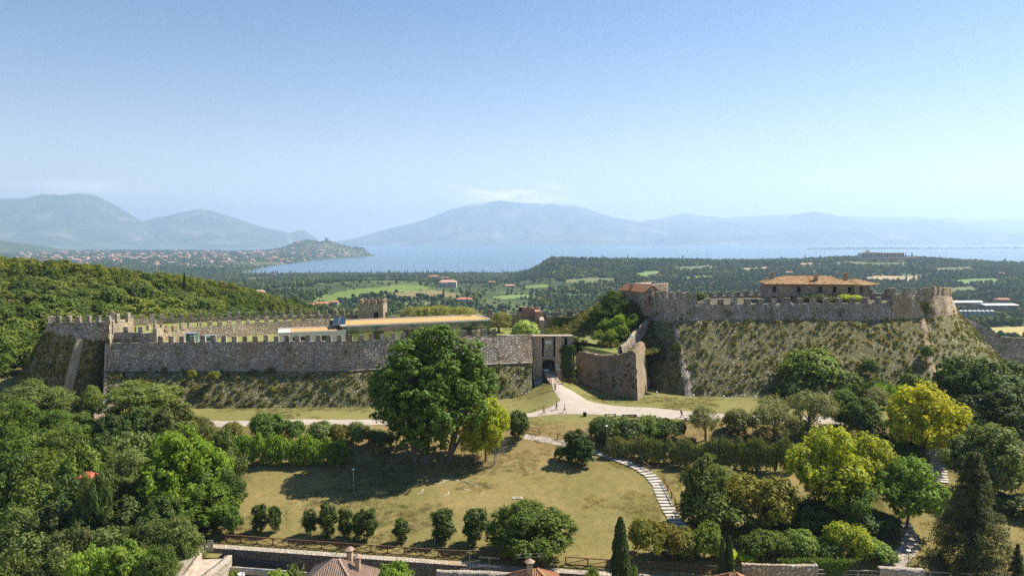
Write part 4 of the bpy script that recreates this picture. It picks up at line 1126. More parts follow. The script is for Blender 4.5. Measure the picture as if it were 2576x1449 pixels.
MB().tube([(0, 0, -4), (0, 0, 5), (0, 0, P(1596, 672, 207).z - ms.location.z)], [.10, .08, .04], 6).build("pole", M_dark, ms)

# glass pavilion in the courtyard
pv = empty("glass_pavilion", (0, 0, 0), 0, "long low modern pavilion with mirror glass front and dry planted roof", "building")
M_glass, nt, out = newmat("painted_mirror_glass")
n1 = tex(nt, pos(nt, 1, 1, 1.6), .28, 4, .6)
gb_ = bsdf(nt, out, ramp(nt, n1.outputs[0], [(.38, (.16, .23, .17)), (.5, (.34, .42, .30)), (.62, (.58, .46, .46))]).outputs[0], .05, .9); gb_.inputs['Metallic'].default_value = .75  # noise patches paint reflected greenery and purple into the glass colour
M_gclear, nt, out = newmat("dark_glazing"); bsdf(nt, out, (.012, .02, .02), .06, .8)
M_sedum, nt, out = newmat("dry_sedum")
n1 = tex(nt, pos(nt), .7, 5, .7)
bsdf(nt, out, ramp(nt, n1.outputs[0], [(.3, (.36, .30, .08)), (.5, (.48, .30, .13)), (.7, (.52, .24, .14))]).outputs[0], .95, .05, 0, n1.outputs[0], .5, .1)
M_frame = plain("green_grey_frame", (.05, .09, .08), .5)
q0, q1 = P(860, 818.5, 180), P(1234, 804.5, 193); zr = (q0.z + q1.z) / 2
q0.z = q1.z = zr
dv = (q1 - q0); dv.z = 0; Lp = dv.length; dv.normalize(); nv_ = Vector((-dv.y, dv.x, 0)); ap = math.atan2(dv.y, dv.x)
def pvb(u0, u1, v0, v1, z0, z1, name, mat, parent=pv):
    c = q0 + dv * ((u0 + u1) / 2) + nv_ * ((v0 + v1) / 2); return MB().box((c.x, c.y, (z0 + z1) / 2), (u1 - u0, v1 - v0, z1 - z0), ap).build(name, mat, parent)
Dp = 10.5
pvb(0, Lp, 0, Dp, zr - .35, zr, "roof_slab", M_concrete)
pvb(1.2, Lp - .8, .45, Dp - .7, zr + .004, zr + .12, "planted_roof", M_sedum)
pvb(0, Lp, Dp - .3, Dp, zr + .01, zr + .35, "roof_edge", M_concrete); pvb(Lp - .3, Lp, 0, Dp - .31, zr + .01, zr + .22, "roof_edge", M_concrete)
segs = [0, 5.2, 9.5, 15, 20.5, 26, 30.5, 34, Lp]
for i in range(len(segs) - 1): pvb(segs[i] + .03, segs[i + 1] - .03, -.02, .12, zr - 1.75, zr - .36, "mirror_fascia", M_glass)
u = 0.0; i = 0
while u < Lp - .5:
    w_ = 2.6; pvb(u + .06, min(u + w_, Lp) - .06, 1.3, 1.4, cz + .1, zr - 1.8, "glazing_panel", M_glass if i % 3 else M_gclear)
    pvb(u - .06, u + .06, 1.1, 1.45, cz, zr - 1.76, "mullion", M_frame); u += w_; i += 1
pvb(Lp - .25, Lp - .1, .6, Dp - .4, cz, zr - .36, "end_glazing", M_glass)
for v_ in (.1, 3, 6): pvb(Lp - .12, Lp + .05, v_, v_ + .14, cz, zr - .36, "mullion", M_frame)
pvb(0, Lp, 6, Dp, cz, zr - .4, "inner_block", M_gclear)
# lower concrete part on the left
l0 = P(699, 837, 175.5); l1 = q0 + dv * 1.0 - nv_ * .2; zl = l0.z
ll = math.hypot(l1.x - l0.x, l1.y - l0.y); al = math.atan2(l1.y - l0.y, l1.x - l0.x); dl = Vector((math.cos(al), math.sin(al), 0)); nl = Vector((-dl.y, dl.x, 0))
def plb(u0, u1, v0, v1, z0, z1, name, mat, parent=pv):
    c = Vector((l0.x, l0.y, 0)) + dl * ((u0 + u1) / 2) + nl * ((v0 + v1) / 2); return MB().box((c.x, c.y, (z0 + z1) / 2), (u1 - u0, v1 - v0, z1 - z0), al).build(name, mat, parent)
plb(0, ll - .1, 0, 7.5, cz, zl, "concrete_wall", M_concrete)
plb(3.0, ll - .6, .5, 6.6, zl + .004, zl + .1, "planted_roof", M_sedum)
plb(0, ll - .1, 7.2, 7.5, zl + .01, zl + .3, "roof_edge", M_concrete)
for u in (3.4, 9.0): plb(u, u + 3.4, -.03, .1, cz + .3, zl - 1.2, "window", M_gclear)
for u in range(1, int(ll)): plb(u * 1.0, u + .02, -.012, .05, cz, zl, "panel_joint", M_metal) if u % 3 == 0 else None
pvb(-.3, 1.2, .2, 6.5, zr - .34, zr + .01, "roof_step", M_concrete)
sk = MB(); s0 = P(838, 815, 184); s1 = P(868, 813, 186)
sk.add([P(834, 818, 181), P(868, 816.5, 182), P(871, 797, 188), P(841, 798, 187), P(834, 822, 181), P(868, 822, 182), P(871, 810, 188), P(841, 810, 187)], [(0, 1, 2, 3), (0, 4, 5, 1), (1, 5, 6, 2), (2, 6, 7, 3), (3, 7, 4, 0)])
so_ = sk.build("solar_panel", M_gclear, pv)
MB().bar(P(851, 817, 181) + Vector((0, -.05, .15)), P(856, 797.5, 187.6) + Vector((0, 0, .12)), .12).bar(P(834, 817.6, 180.9), P(868, 816.1, 181.9), .12).bar(P(841, 797.5, 187), P(871, 796.6, 188), .12).build("panel_frame", M_metal, so_)

# green cabins
M_teal = plain("teal_metal", (.03, .13, .115), .5, .4)
def cabin(px0, px1, ytop, Yd, label, d=2.4, awn=False):
    a_, b_ = P(px0, ytop, Yd), P(px1, ytop, Yd); h = a_.z - cz
    o = empty("green_cabin", Vector(((a_.x + b_.x) / 2, Yd + d / 2, cz)), 0, label, "cabin"); w = b_.x - a_.x
    MB().box((0, 0, h / 2), (w, d, h)).build("cabin_wall", M_teal, o); MB().box((0, 0, h + .06), (w + .3, d + .3, .12)).build("roof", M_metal, o)
    f = MB()
    for k in range(4): f.box((-w / 2 + (k + .5) * w / 4, -d / 2 - .02, h * .5), (w / 4 - .08, .05, h * .86))
    f.build("door_panel", plain("teal_door" + str(px0), (.045, .17, .15), .5), o)
    if awn:
        m_ = MB()
        for x in (-w / 2 + .1, w / 2 - .1): m_.bar((x, -d / 2 - 1.2, 0), (x, -d / 2 - 1.2, h), .1)
        m_.bar((-w / 2, -d / 2 - 1.2, h), (w / 2, -d / 2 - 1.2, h), .12).build("porch_frame", M_white, o)
    return o
cabin(467, 487, 840, 174, "narrow dark green metal cabin in the courtyard, left of the wider one")
cabin(503, 537, 846, 173.5, "wide low green metal cabin with a pale front frame in the courtyard", 2.4, True)
mb_ = MB(); wb = empty("garden_bench", P(1254, 838, 190), 0, "white garden bench on the courtyard grass right of the glass pavilion", "bench")
MB().box((0, 0, .45), (1.9, .5, .06)).build("seat", M_white, wb); MB().box((0, .25, .8), (1.9, .06, .4)).build("backrest", M_white, wb)
for sx in (-.85, .85): MB().box((sx, 0, .2), (.08, .45, .45)).build("leg", M_white, wb)
wb.location = P(1258, 838, 186); wb.location.z = cz

# foreground retaining wall with houses below
rt = empty("retaining_wall", (0, 0, 0), 0, "long grey stone retaining wall below the lawn fence", "wall")
xs_ = [-42.5, -35, -25, -12, -2.5, 10, 28, 37]
loft("wall_face", [[Vector((x, yw(x) - 1.25, -13.5)), Vector((x, yw(x) - 1.1, th(x, yw(x) + .2) + .05))] for x in xs_], .7, .6, .08, M_stone_dark, rt, 64)
loft("wall_top", [[Vector((x, yw(x) - 1.1, th(x, yw(x) + .2) + .05)), Vector((x, yw(x) - .55, th(x, yw(x) + .2) + .12)), Vector((x, yw(x) + .15, th(x, yw(x) + .2) + .03))] for x in xs_], .6, .4, .05, M_stone_pale, rt, 65)
rt2 = empty("retaining_wall", (0, 0, 0), 0, "dark stone retaining wall below the drooping shrubs at the bottom right", "wall")
xs2 = [37.2, 46, 55, 64, 80, 95]
loft("wall_face", [[Vector((x, yw(x) - 1.25, -13.5)), Vector((x, yw(x) - 1.1, th(x, yw(x) + .2) + .05))] for x in xs2], .7, .6, .08, M_stone_dark, rt2, 66)
loft("wall_top", [[Vector((x, yw(x) - 1.1, th(x, yw(x) + .2) + .05)), Vector((x, yw(x) - .55, th(x, yw(x) + .2) + .1)), Vector((x, yw(x) + .15, th(x, yw(x) + .2) + .02))] for x in xs2], .6, .4, .05, M_stone_pale, rt2, 67)
# front low wall at the bottom right
fw = empty("garden_wall", (0, 0, 0), 0, "low sunlit rubble garden wall at the bottom between the paired cypresses and the gate", "wall")
a_, b_ = P(1868, 1419, 86), P(2053, 1424, 86)
loft("wall_face", [[Vector((q.x, q.y, -13)), q, q + Vector((0, .6, 0)), Vector((q.x, q.y + .6, -13))] for q in (a_, b_)], .6, .5, .07, M_stone_warm, fw, 68)
MB().box((b_.x + .1, b_.y + .3, b_.z - 1.5), (.3, .7, 3.2)).build("wall_end", M_stone_pale, fw)
fw2 = empty("garden_wall", (0, 0, 0), 0, "pale topped low wall at the bottom edge beside the iron gate", "wall")
a_, b_ = P(2214, 1429, 86), P(2326, 1434, 86)
loft("wall_face", [[Vector((q.x, q.y, -13)), q, q + Vector((0, .6, 0)), Vector((q.x, q.y + .6, -13))] for q in (a_, b_)], .6, .5, .07, M_stone_pale, fw2, 69)
fw3 = empty("garden_wall", (0, 0, 0), 0, "low pale wall at the very bottom below the television aerials", "wall")
a_, b_ = P(1098, 1437, 88), P(1330, 1448, 87)
loft("wall_face", [[Vector((q.x, q.y, -13)), q, q + Vector((0, .6, 0)), Vector((q.x, q.y + .6, -13))] for q in (a_, b_)], .6, .5, .09, M_stone_pale, fw3, 70)

def townhouse(name, pk, w, d, h, rz, zb0, mat, label, ridge=.6):
    o = empty(name, (pk.x, pk.y, zb0), rz, label, "house"); ze = pk.z - h - zb0
    mb = MB().box((0, 0, ze / 2), (w, d, ze)); mb.build("wall", plain("ochre_render_" + str(int(pk.x)), (.42, .34, .25), .9), o)
    r = roof(hip(w, d, h, .5, ridge, ze + .02), mat, o)
    tl_ = MB()                                   # rows of ridge and hip tiles
    a, b = w / 2 + .5, d / 2 + .5
    for x, y in ((-a, -b), (a, -b), (a, b), (-a, b)):
        e = Vector((math.copysign(ridge / 2, x), 0, ze + h + .06)); s_ = Vector((x, y, ze + .08)); m = 16
        for k in range(m): tl_.bar(s_.lerp(e, k / m), s_.lerp(e, (k + .93) / m) + Vector((0, 0, .03)), .24, .12)
    tl_.build("hip_tiles", mat, r)
    # courses of barrel tiles standing proud
    ct = MB(); step = .27
    for side_ in (-1, 1):
        n_ = int(2 * a / step)
        for i in range(n_):
            x = -a + (i + .5) * step; m = max(0, 1 - max(0, abs(x) - ridge / 2) / (a - ridge / 2))
            if m > .04: ct.tube([(x, side_ * b, ze + .05), (x, side_ * b * (1 - m), ze + .05 + h * m)], [.075, .075], 5, False)
        n_ = int(2 * b / step)
        for i in range(n_):
            y = -b + (i + .5) * step; m = 1 - abs(y) / b
            if m > .04: ct.tube([(side_ * a, y, ze + .05), (side_ * (a - (a - ridge / 2) * m), y, ze + .05 + h * m)], [.075, .075], 5, False)
    ct.build("tile_rows", mat, r)
    for sx in (-1, 1):
        window(o, (sx * w * .25, -d / 2 - .04, ze - 1.6), .9, 1.3, 0, M_stone_pale)
    return o, r
def chimney(parent, loc, w=.6, h=1.2, cap='tile', mat=M_brick):
    c = MB().box(loc + Vector((0, 0, h / 2)), (w, w, h)).build("chimney", mat, parent)
    m = MB()
    for sx in (-1, 1):
        for sy in (-1, 1): m.box(loc + Vector((sx * w * .4, sy * w * .4, h + .15)), (.12, .12, .3))
    m.add([tuple(loc + Vector((math.cos(k * 1.0472) * w * 1.05, math.sin(k * 1.0472) * w * 1.05, h + .3))) for k in range(6)] + [tuple(loc + Vector((0, 0, h + .72)))], [(k, (k + 1) % 6, 6) for k in range(6)] + [(5, 4, 3, 2, 1, 0)])
    m.build("chimney_cap", M_tile_near, c)
    return c
def aerial(parent_label, loc, h, rz, els, label):
    o = empty("television_aerial", loc, rz, label, "aerial")
    MB().tube([(0, 0, 0), (0, 0, h)], [.03, .025], 6).build("mast", M_metal, o)
    b = MB()
    for z, L_, n_ in els:
        b.bar((-L_ / 2, 0, z), (L_ / 2, 0, z + .03), .022)
        for k in range(n_): x = -L_ / 2 + L_ * (k + .5) / n_; b.bar((x, -.35, z), (x, .35, z), .012)
    b.build("antenna_rods", M_metal, o); return o
pk1 = P(846, 1406, 84)
h1, r1_ = townhouse("roof_house", pk1, 7.4, 6.4, 2.9, -.10, -13, M_tile_near, "house with a weathered tiled hip roof and two capped chimneys at the bottom")
chimney(r1_, Vector((1.1, 1.6, pk1.z + 13 - 1.35)), .62, 1.6); chimney(r1_, Vector((2.4, .6, pk1.z + 13 - 1.5)), .55, 1.35)
pk2 = P(1345, 1430, 82)
h2, r2_ = townhouse("roof_house", pk2, 5.2, 5.2, 2.1, .05, -13, M_tile_red, "house with an orange tiled roof and one tall capped chimney below the round tree")
chimney(r2_, Vector((-.6, -.4, pk2.z + 13 - 1.0)), .62, 1.75)
pk3 = P(1846, 1441, 81)
h3, r3_ = townhouse("roof_house", pk3, 5.0, 5, 2.1, .1, -13, M_tile_red, "reddish tiled roof tip at the bottom edge in front of the paired cypresses")
aerial("", P(1182, 1452, 84), 3.4, .3, [(3.25, .5, 3), (1.9, 2.6, 9), (1.2, 2.4, 7)], "tall thin television aerial with forked top, left of its companion")
aerial("", P(1231, 1452, 84), 2.5, -.2, [(2.4, 2.6, 7), (1.4, 2.8, 9), (.7, 2.6, 6)], "wide television aerial with crossed rods before the grey wall")
aerial("", P(1332, 1424, 83), 1.9, .1, [(1.5, 3.2, 3), (1.1, 3.4, 3)], "small aerial with two long rods beside the capped chimney")
# black sheet on posts, filling the dark area below the wall
df = empty("black_sheet", (0, 0, 0), 0, "long black sheet stretched below the retaining wall", "shade net")
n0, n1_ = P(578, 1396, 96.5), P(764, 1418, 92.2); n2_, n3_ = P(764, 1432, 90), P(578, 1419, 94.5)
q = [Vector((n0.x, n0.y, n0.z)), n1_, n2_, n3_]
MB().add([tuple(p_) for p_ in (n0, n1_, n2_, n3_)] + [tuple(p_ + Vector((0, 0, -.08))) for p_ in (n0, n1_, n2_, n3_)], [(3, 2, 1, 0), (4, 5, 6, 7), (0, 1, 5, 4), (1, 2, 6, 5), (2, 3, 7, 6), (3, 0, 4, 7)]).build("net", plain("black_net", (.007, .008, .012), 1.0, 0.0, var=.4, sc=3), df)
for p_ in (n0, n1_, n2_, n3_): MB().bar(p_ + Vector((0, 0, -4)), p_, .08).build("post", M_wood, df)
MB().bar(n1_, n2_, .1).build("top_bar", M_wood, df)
kb_ = empty("planter_edge", (0, 0, 0), 0, "long pale kerb of the planting bed in front of the black sheet", "kerb")
loft("kerb_stone", [[P(575, 1425, 93.5) + Vector((0, -.1, -.8)), P(575, 1425, 93.5), P(575, 1425, 93.5) + Vector((0, .22, 0))], [P(772, 1440, 88.8) + Vector((0, -.1, -.8)), P(772, 1440, 88.8), P(772, 1440, 88.8) + Vector((0, .22, 0))]], .6, .3, .03, M_slab, kb_, 71)
bu = empty("white_bucket", P(607, 1447, 88), 0, "white plastic tub standing in the bottom planting bed", "tub")
tb_ = MB(); n_ = 14
for r_, z_ in ((.32, -.9), (.42, .25), (.36, .25), (.34, .0)): tb_.v += [(r_ * math.cos(6.2832 * k / n_), r_ * math.sin(6.2832 * k / n_), z_) for k in range(n_)]
for j in range(3): tb_.f += [(j * n_ + k, j * n_ + (k + 1) % n_, (j + 1) * n_ + (k + 1) % n_, (j + 1) * n_ + k) for k in range(n_)]
tb_.f.append(tuple(3 * n_ + k for k in range(n_)))
tb_.build("tub_shell", M_white, bu)
# stair between pale walls
sw = empty("stair_wall", (0, 0, 0), 0, "pale rubble wall climbing along the left of the garden stair", "wall")
loft("wall_face", [[q + Vector((0, 0, -4)), q, q + Vector((-.7, .1, 0)), q + Vector((-.7, .1, -4))] for q in (P(470, 1449, 86), P(505, 1398, 94), P(513, 1373, 98.5))], .5, .5, .07, M_stone_pale, sw, 72)
MB().add([tuple(P(470, 1449, 86) + Vector((-.7, .1, 0))), tuple(P(505, 1398, 94) + Vector((-.7, .1, 0))), tuple(P(440, 1410, 94)), tuple(P(415, 1449, 88))], [(0, 1, 2, 3)]).build("wall_slope", M_stone_pale, sw)
sw2 = empty("stair_wall", (0, 0, 0), 0, "pale rubble wall along the right of the garden stair, ending at the black sheet", "wall")
loft("wall_face", [[q + Vector((0, 0, -4)), q, q + Vector((.9, .1, 0)), q + Vector((.9, .1, -4))] for q in (P(500, 1452, 86), P(540, 1420, 90), P(566, 1396, 94.5))], .5, .5, .07, M_stone_pale, sw2, 73)
stp = empty("garden_stair", (0, 0, 0), 0, "short stone stair with dark risers between the two pale walls", "stairs")
for i in range(7):
    q = P(503 + i * 0 - (6 - i) * 5.6, 1408 + (6 - i) * 6.3, 93 - (6 - i) * .85)
    o = MB().box((q.x + 1.0, q.y, q.z - .2), (3.4, 1.1, .16), .1).build("step", M_wood_pale, stp)
flat("stair_landing", [P(500, 1402, 95.5), P(548, 1402, 95.5), P(560, 1392, 98), P(508, 1390, 98)], M_lawn, stp)
gd = empty("garden_gate", P(528, 1392, 98.3), 0, "grey weathered double door at the head of the garden stair", "gate")
for sx, w_ in ((-.75, .45), (.1, .8)): MB().box((sx, 0, .6), (w_, .12, 2.6)).build("door_leaf", M_metal, gd)

# lawn fence with crossed braces
def fence(name, pts, label, h=1.05, bay=2.35, style='x', mat=M_wood, hf=th, group=None, low=False):
    o = empty(name, (0, 0, 0), 0, label, "fence", group); V = [Vector((p_[0], p_[1], hf(p_[0], p_[1]))) for p_ in pts]
    L_ = [0]
    for a, b in zip(V, V[1:]): L_.append(L_[-1] + (b - a).length)
    n = max(1, round(L_[-1] / bay)); Q = []
    for i in range(n + 1):
        d = L_[-1] * i / n
        for k in range(len(V) - 1):
            if d <= L_[k + 1] + 1e-6: break
        q = V[k].lerp(V[k + 1], (d - L_[k]) / (L_[k + 1] - L_[k])); q.z = hf(q.x, q.y); Q.append(q)
    pm = MB().bar((0, 0, -.4), (0, 0, h + .05), .15).mesh("post", mat)
    for q in Q: c = link("post", pm, o); c.location = q
    r = MB()
    for a, b in zip(Q, Q[1:]):
        r.bar(a + Vector((0, 0, h)), b + Vector((0, 0, h)), .13, .11)
        if style == 'x':
            r.bar(a + Vector((0, .02, .12)), b + Vector((0, .02, h - .1)), .07); r.bar(a + Vector((0, -.06, h - .1)), b + Vector((0, -.06, .12)), .07); r.bar(a + Vector((0, 0, .05)), b + Vector((0, 0, .05)), .08)
        elif style == 'd': r.bar(a + Vector((0, 0, .12)), b + Vector((0, 0, h - .1)), .08); r.bar(a + Vector((0, 0, .08)), b + Vector((0, 0, .08)), .08)
        else: r.bar(a + Vector((0, 0, h * .5)), b + Vector((0, 0, h * .5)), .08)
    r.build("rail", mat, o); return o
fx = lambda x: (x, float(yw(x)) + .9)
fence("lawn_fence", [fx(x) for x in (-40.5, -30, -20, -10, 4)], "long brown timber fence with crossed braces along the bottom of the lawn")
fence("lawn_fence", [fx(x) for x in (7.0, 12, 20, 27.5)], "brown timber fence with single diagonal braces right of the round tree", style='d', bay=2.9)
fence("lawn_fence", [fx(x) for x in (59, 70, 82)], "timber fence with pale top rail at the bottom right corner", bay=2.8, mat=M_wood_pale)
fence("metal_railing", [fx(x) for x in (39.5, 44, 50)], "thin grey metal railing under the drooping shrubs", style='l', mat=M_metal)
fence("metal_railing", [fx(x) for x in (51.5, 55.5, 59)], "thin dark railing across the foot of the lower step path", style='l', mat=M_metal)

# ------------------------------------------------------------ paths
gp_ = [(1388, 969), (1393, 985), (1400, 992), (1408, 1003), (1410, 1008), (1386, 1025), (1353, 1033.5), (1328, 1040), (1200, 1050), (1000, 1054), (905, 1056), (700, 1056), (480, 1056), (300, 1054),
       (300, 1070), (480, 1070), (700, 1070), (905, 1070), (1050, 1067), (1200, 1062), (1328, 1050), (1394, 1042.5), (1468, 1041.5), (1542, 1045), (1641, 1050.5), (1736, 1056), (1850, 1062), (2000, 1066), (2150, 1066), (2150, 1050), (2000, 1046), (1850, 1044),
       (1707, 1032.7), (1641.6, 1026), (1575.6, 1023.6), (1518, 1017), (1476.6, 1007), (1453.5, 993), (1440, 984), (1420, 974), (1415, 967)]
path = drape("gravel_path", [H(a, b) for a, b in gp_], .22, .05, M_gravel, None, .22); tag(path, kind='structure')
sp = [(1319, 1098), (1380, 1108), (1440, 1122), (1482, 1131), (1500, 1139)]
def ribbon(pts, w):
    V = [Vector(p_[:2]) for p_ in pts]; Lf_, Rt = [], []
    for i, p_ in enumerate(V):
        d = (V[min(i + 1, len(V) - 1)] - V[max(i - 1, 0)]).normalized(); n_ = Vector((-d.y, d.x)) * w / 2; Lf_.append(p_ + n_); Rt.append(p_ - n_)
    return Lf_ + Rt[::-1]
tag(drape("park_path", ribbon([H(*q) for q in sp], 1.9), .2, .05, M_gravel, None, .1), kind='structure')
def stepway(pix, w, label, spacing=1.02, mat=M_slab, bank=None):
    o = empty("stepped_path", (0, 0, 0), 0, label, "stepped path"); V = [H(*q) for q in pix]; L_ = [0]
    for a, b in zip(V, V[1:]): L_.append(L_[-1] + (b - a).length)
    n = int(L_[-1] / spacing); me = [MB().box((0, 0, .06), (w * k, spacing * .82, .14)).mesh("step", mat) for k in (1, .96, 1.04)]
    me2 = MB().box((0, 0, .02), (w, spacing * .16, .16)).mesh("riser", M_wood)
    for i in range(n):
        d = (i + .5) * L_[-1] / n
        for k in range(len(V) - 1):
            if d <= L_[k + 1]: break
        q = V[k].lerp(V[k + 1], (d - L_[k]) / (L_[k + 1] - L_[k])); t_ = (V[k + 1] - V[k]); q.z = th(q.x, q.y)
        c = link("step", me[i % 3], o); c.location = q; c.rotation_euler = (0, 0, math.atan2(-t_.x, t_.y) + math.sin(i * 2.3) * .03)
    return o
stepway([(1491, 1135), (1528, 1147), (1568, 1161), (1602, 1175), (1636, 1197), (1656, 1221), (1668, 1252), (1683, 1285), (1703, 1315), (1732, 1345)], 2.05, "curving path of pale stone slab steps beside the lawn")
stepway([(2350, 1128), (2358, 1160), (2364, 1190), (2368, 1215)], 2.2, "upper flight of pale steps beside the yellow tree", 1.1)
stepway([(2272, 1318), (2283, 1345), (2292, 1372)], 2.2, "lower flight of shaded pale steps beside the spruce", 1.1)
tag(drape("park_path", ribbon([H(*q) for q in ((2292, 1372), (2275, 1395), (2245, 1420), (2240, 1440))], 2.2), .2, .05, M_gravel, None, .1), kind='structure')
fence("path_fence", [H(1322, 1084), H(1350, 1091), H(1357, 1093)], "low dark rail at the left end of the park path", h=1.0, style='l')
fence("path_fence", [H(1402, 1104), H(1440, 1117)], "low two rail fence above the park path, left of the tall bush", h=1.0, style='l')
fence("path_fence", [H(1560, 1146), H(1605, 1166), H(1636, 1188)], "brown rail fence above the curving steps", h=1.0, style='l', bay=3)
fence("path_fence", [H(1670, 1216), H(1685, 1244), H(1699, 1272)], "row of brown posts and rails beside the middle of the steps", h=1.0, style='l', bay=2.2)
fence("path_fence", [H(1703, 1286), H(1725, 1314), H(1756, 1345)], "lower run of brown fence beside the curving steps", h=1.0, style='l', bay=2.4)

# ------------------------------------------------------------ park furniture
def lamp(px, base, top, label):
    g_ = H(px, base); h = P(px, top, g_.y).z - g_.z
    o = empty("street_lamp", g_, 0, label, "street lamp")
    MB().tube([(0, 0, -.2), (0, 0, h - .1)], [.07, .05], 8).box((0, 0, .1), (.24, .24, .3)).build("pole", M_metal, o)
    m = MB(); n_ = 14
    for r_, z_ in ((.06, -.10), (.26, -.02), (.28, .03), (.05, .08)): m.v += [(r_ * math.cos(6.2832 * k / n_), r_ * math.sin(6.2832 * k / n_), h + z_) for k in range(n_)]
    for j in range(3): m.f += [(j * n_ + k, j * n_ + (k + 1) % n_, (j + 1) * n_ + (k + 1) % n_, (j + 1) * n_ + k) for k in range(n_)]
    m.f.append(tuple(3 * n_ + k for k in range(n_))); m.build("lamp_head", M_white, o)
lamp(890, 1241, 1180, "tall thin street lamp on the open lawn at the edge of the great shadow")
lamp(1526, 1137, 1071, "street lamp beside the top of the curving steps")
lamp(1094, 1368, 1320, "street lamp in front of a small tree behind the crossed fence")
lamp(1893, 1118, 1079, "slim street lamp beside the olive trees")
lamp(737, 1112, 1082, "street lamp half hidden in the bright hedge")
lamp(2284, 1440, 1384, "thin street lamp at the foot of the lower step path")
def bench(px, py, w, label, mat, h=.5):
    g_ = H(px, py); o = empty("stone_bench", g_, 0, label, "bench")
    MB().box((0, 0, h - .07), (w, .75, .16)).build("seat", mat, o)
    for sx in (-1, 1): MB().box((sx * (w / 2 - .25), 0, h / 2 - .1), (.35, .6, h - .1)).build("leg", mat, o)
bench(1535, 1049, 2.4, "pale stone bench on the path edge above the shrubs, first of the white ones", M_slab, .8)
bench(1583, 1049, 3.0, "low dark bench between two pale benches on the path edge", M_dark, .45)
bench(1634, 1052, 2.6, "pale stone bench half hidden behind the tall grass stalks", M_slab, .7)
bench(1737, 1059, 2.5, "pale stone bench beside the walker and the small olive tree", M_slab, .8)
bx_ = empty("litter_bin", H(1471, 1047), 0, "small dark litter bin on the grass below the gravel path", "bin")
MB().box((0, 0, .42), (.62, .55, .8), 0, 1.08).build("bin_box", M_dark, bx_); MB().box((0, 0, .88), (.76, .68, .06)).build("lid", M_metal, bx_)
for px, py, lb in ((1655, 1113, "small rust brown box on the grass above the long hedge, left one"), (1742, 1118, "rust brown box on the grass behind the long hedge"), (1906, 1114, "rust brown box beside the olive tree shadow")):
    o = empty("utility_box", H(px, py), 0, lb, "box"); m_ = plain("rusty_steel" + str(px), (.16, .06, .035), .8)
    MB().box((0, 0, .45), (1.15, .5, .9)).build("cabinet_body", m_, o); MB().box((0, 0, .93), (1.25, .6, .07)).build("lid", m_, o); MB().box((0, -.26, .45), (.03, .02, .8)).build("door_seam", M_dark, o)
bl_ = []
for px, py, lb in ((1652, 995, "white stone bollard at the foot of the scarp beside the brown ravelin"), (1745, 1003, "white stone bollard at the bastion corner where the rope begins"), (1820, 1005, "white stone bollard in the middle of the roped lawn edge"), (1900, 1006, "white stone bollard right of the middle one on the roped lawn"), (1980, 1005, "white stone bollard nearest the olive trees")):
    g_ = H(px, py); o = empty("bollard", g_, 0, lb, "bollard", "white bollards along the foot of the scarp")
    MB().tube([(0, 0, -.1), (0, 0, .75)], [.17, .15], 10).build("post", M_white, o); MB().tube([(0, 0, .75), (0, 0, .85), (0, 0, .98)], [.2, .22, .08], 10).build("cap", M_white, o); bl_.append(g_)
bl_.append(H(2046, 1003))
for k in range(1, 5):
    a_, b_ = bl_[k] + Vector((0, 0, .7)), bl_[k + 1] + Vector((0, 0, .7)); pts_ = [a_.lerp(b_, i / 10) - Vector((0, 0, .45 * math.sin(math.pi * i / 10))) for i in range(11)]
    tag(MB().tube(pts_, [.035] * 11, 5).build("rope", M_wood_pale), ["rope sagging between the corner bollard and the middle one", "rope sagging to the right of the middle bollard", "rope sagging towards the bollard by the olive trees", "end of the rope vanishing behind the olive crowns"][k - 1], "rope")
for i, (px, py, L_, a_) in enumerate([(1060, 1236, 1.8, .9), (1130, 1206, 2.0, .4), (1158, 1212, 2.4, -.7), (1172, 1230, 1.6, -.6), (1188, 1216, 2.4, -.8), (1112, 1212, 1.3, .9), (1125, 1242, 1.5, 1.0), (902, 1243, 1.6, .5), (1213, 1240, .5, 0)]):
    c_ = H(px, py); pts_ = [Vector((c_.x + (t - .5) * L_ * math.cos(a_) + .25 * math.sin(t * 5 + i), c_.y + (t - .5) * L_ * math.sin(a_) * 1.2)) for t in np.linspace(0, 1, 6)]
    tag(drape("bare_patch", ribbon(pts_, .15), .07, .02, M_slab, None, .06), kind='structure')
mh = empty("manhole_cover", H(1302, 1252), 0, "small square inspection cover set in the lawn", "manhole cover")
MB().box((0, 0, .03), (1.5, 1.0, .08)).build("cover_frame", M_slab, mh); MB().box((0, 0, .075), (1.1, .7, .03)).build("cover_plate", plain("brown_cover", (.22, .16, .11)), mh)
# low pale walls on the far left
for (x0, y0, x1, y1, lb) in ((-20, 948, 52, 940, "pale timber rail on the grass at the far left, upper one"), (-20, 966, 44, 957, "pale timber rail on the grass at the far left, lower one")):
    a_, b_ = H(x0, y0), H(x1, y1); fence("pale_rail", [a_, b_], lb, h=.9, bay=4.2, style='l', mat=M_slab)
rn = empty("ruined_wall", H(200, 1062), 0, "pale ruined stone foundation with a standing stub showing between feathery trees", "ruin")
rn.location = Vector((G(205, 1040, 0).x, 146, 0)); 
MB().box((-2.3, 0, 1.2), (1.5, .9, 2.8), .1).build("stone_pier", M_stone_pale, rn); MB().box((-.7, .5, 2.2), (.8, .8, 4.6)).build("stone_pillar", M_stone_pale, rn)
loft("footing", [[Vector((-.5, 1, -.3)), Vector((-.5, 4.5, 1.2))], [Vector((4.5, .6, -.3)), Vector((4.5, 5.5, 1.6))], [Vector((7.5, 1.6, -.3)), Vector((7.5, 6.8, 2.6))]], .5, .5, .35, M_stone_pale, rn, 75)
rs_ = empty("red_roofed_shed", P(222, 1200, 104), 0, "small red roof just visible among the dark trees of the woodland", "shed")
rs_.location.z = th(rs_.location.x, 104); hh = P(222, 1186, 104).z - rs_.location.z
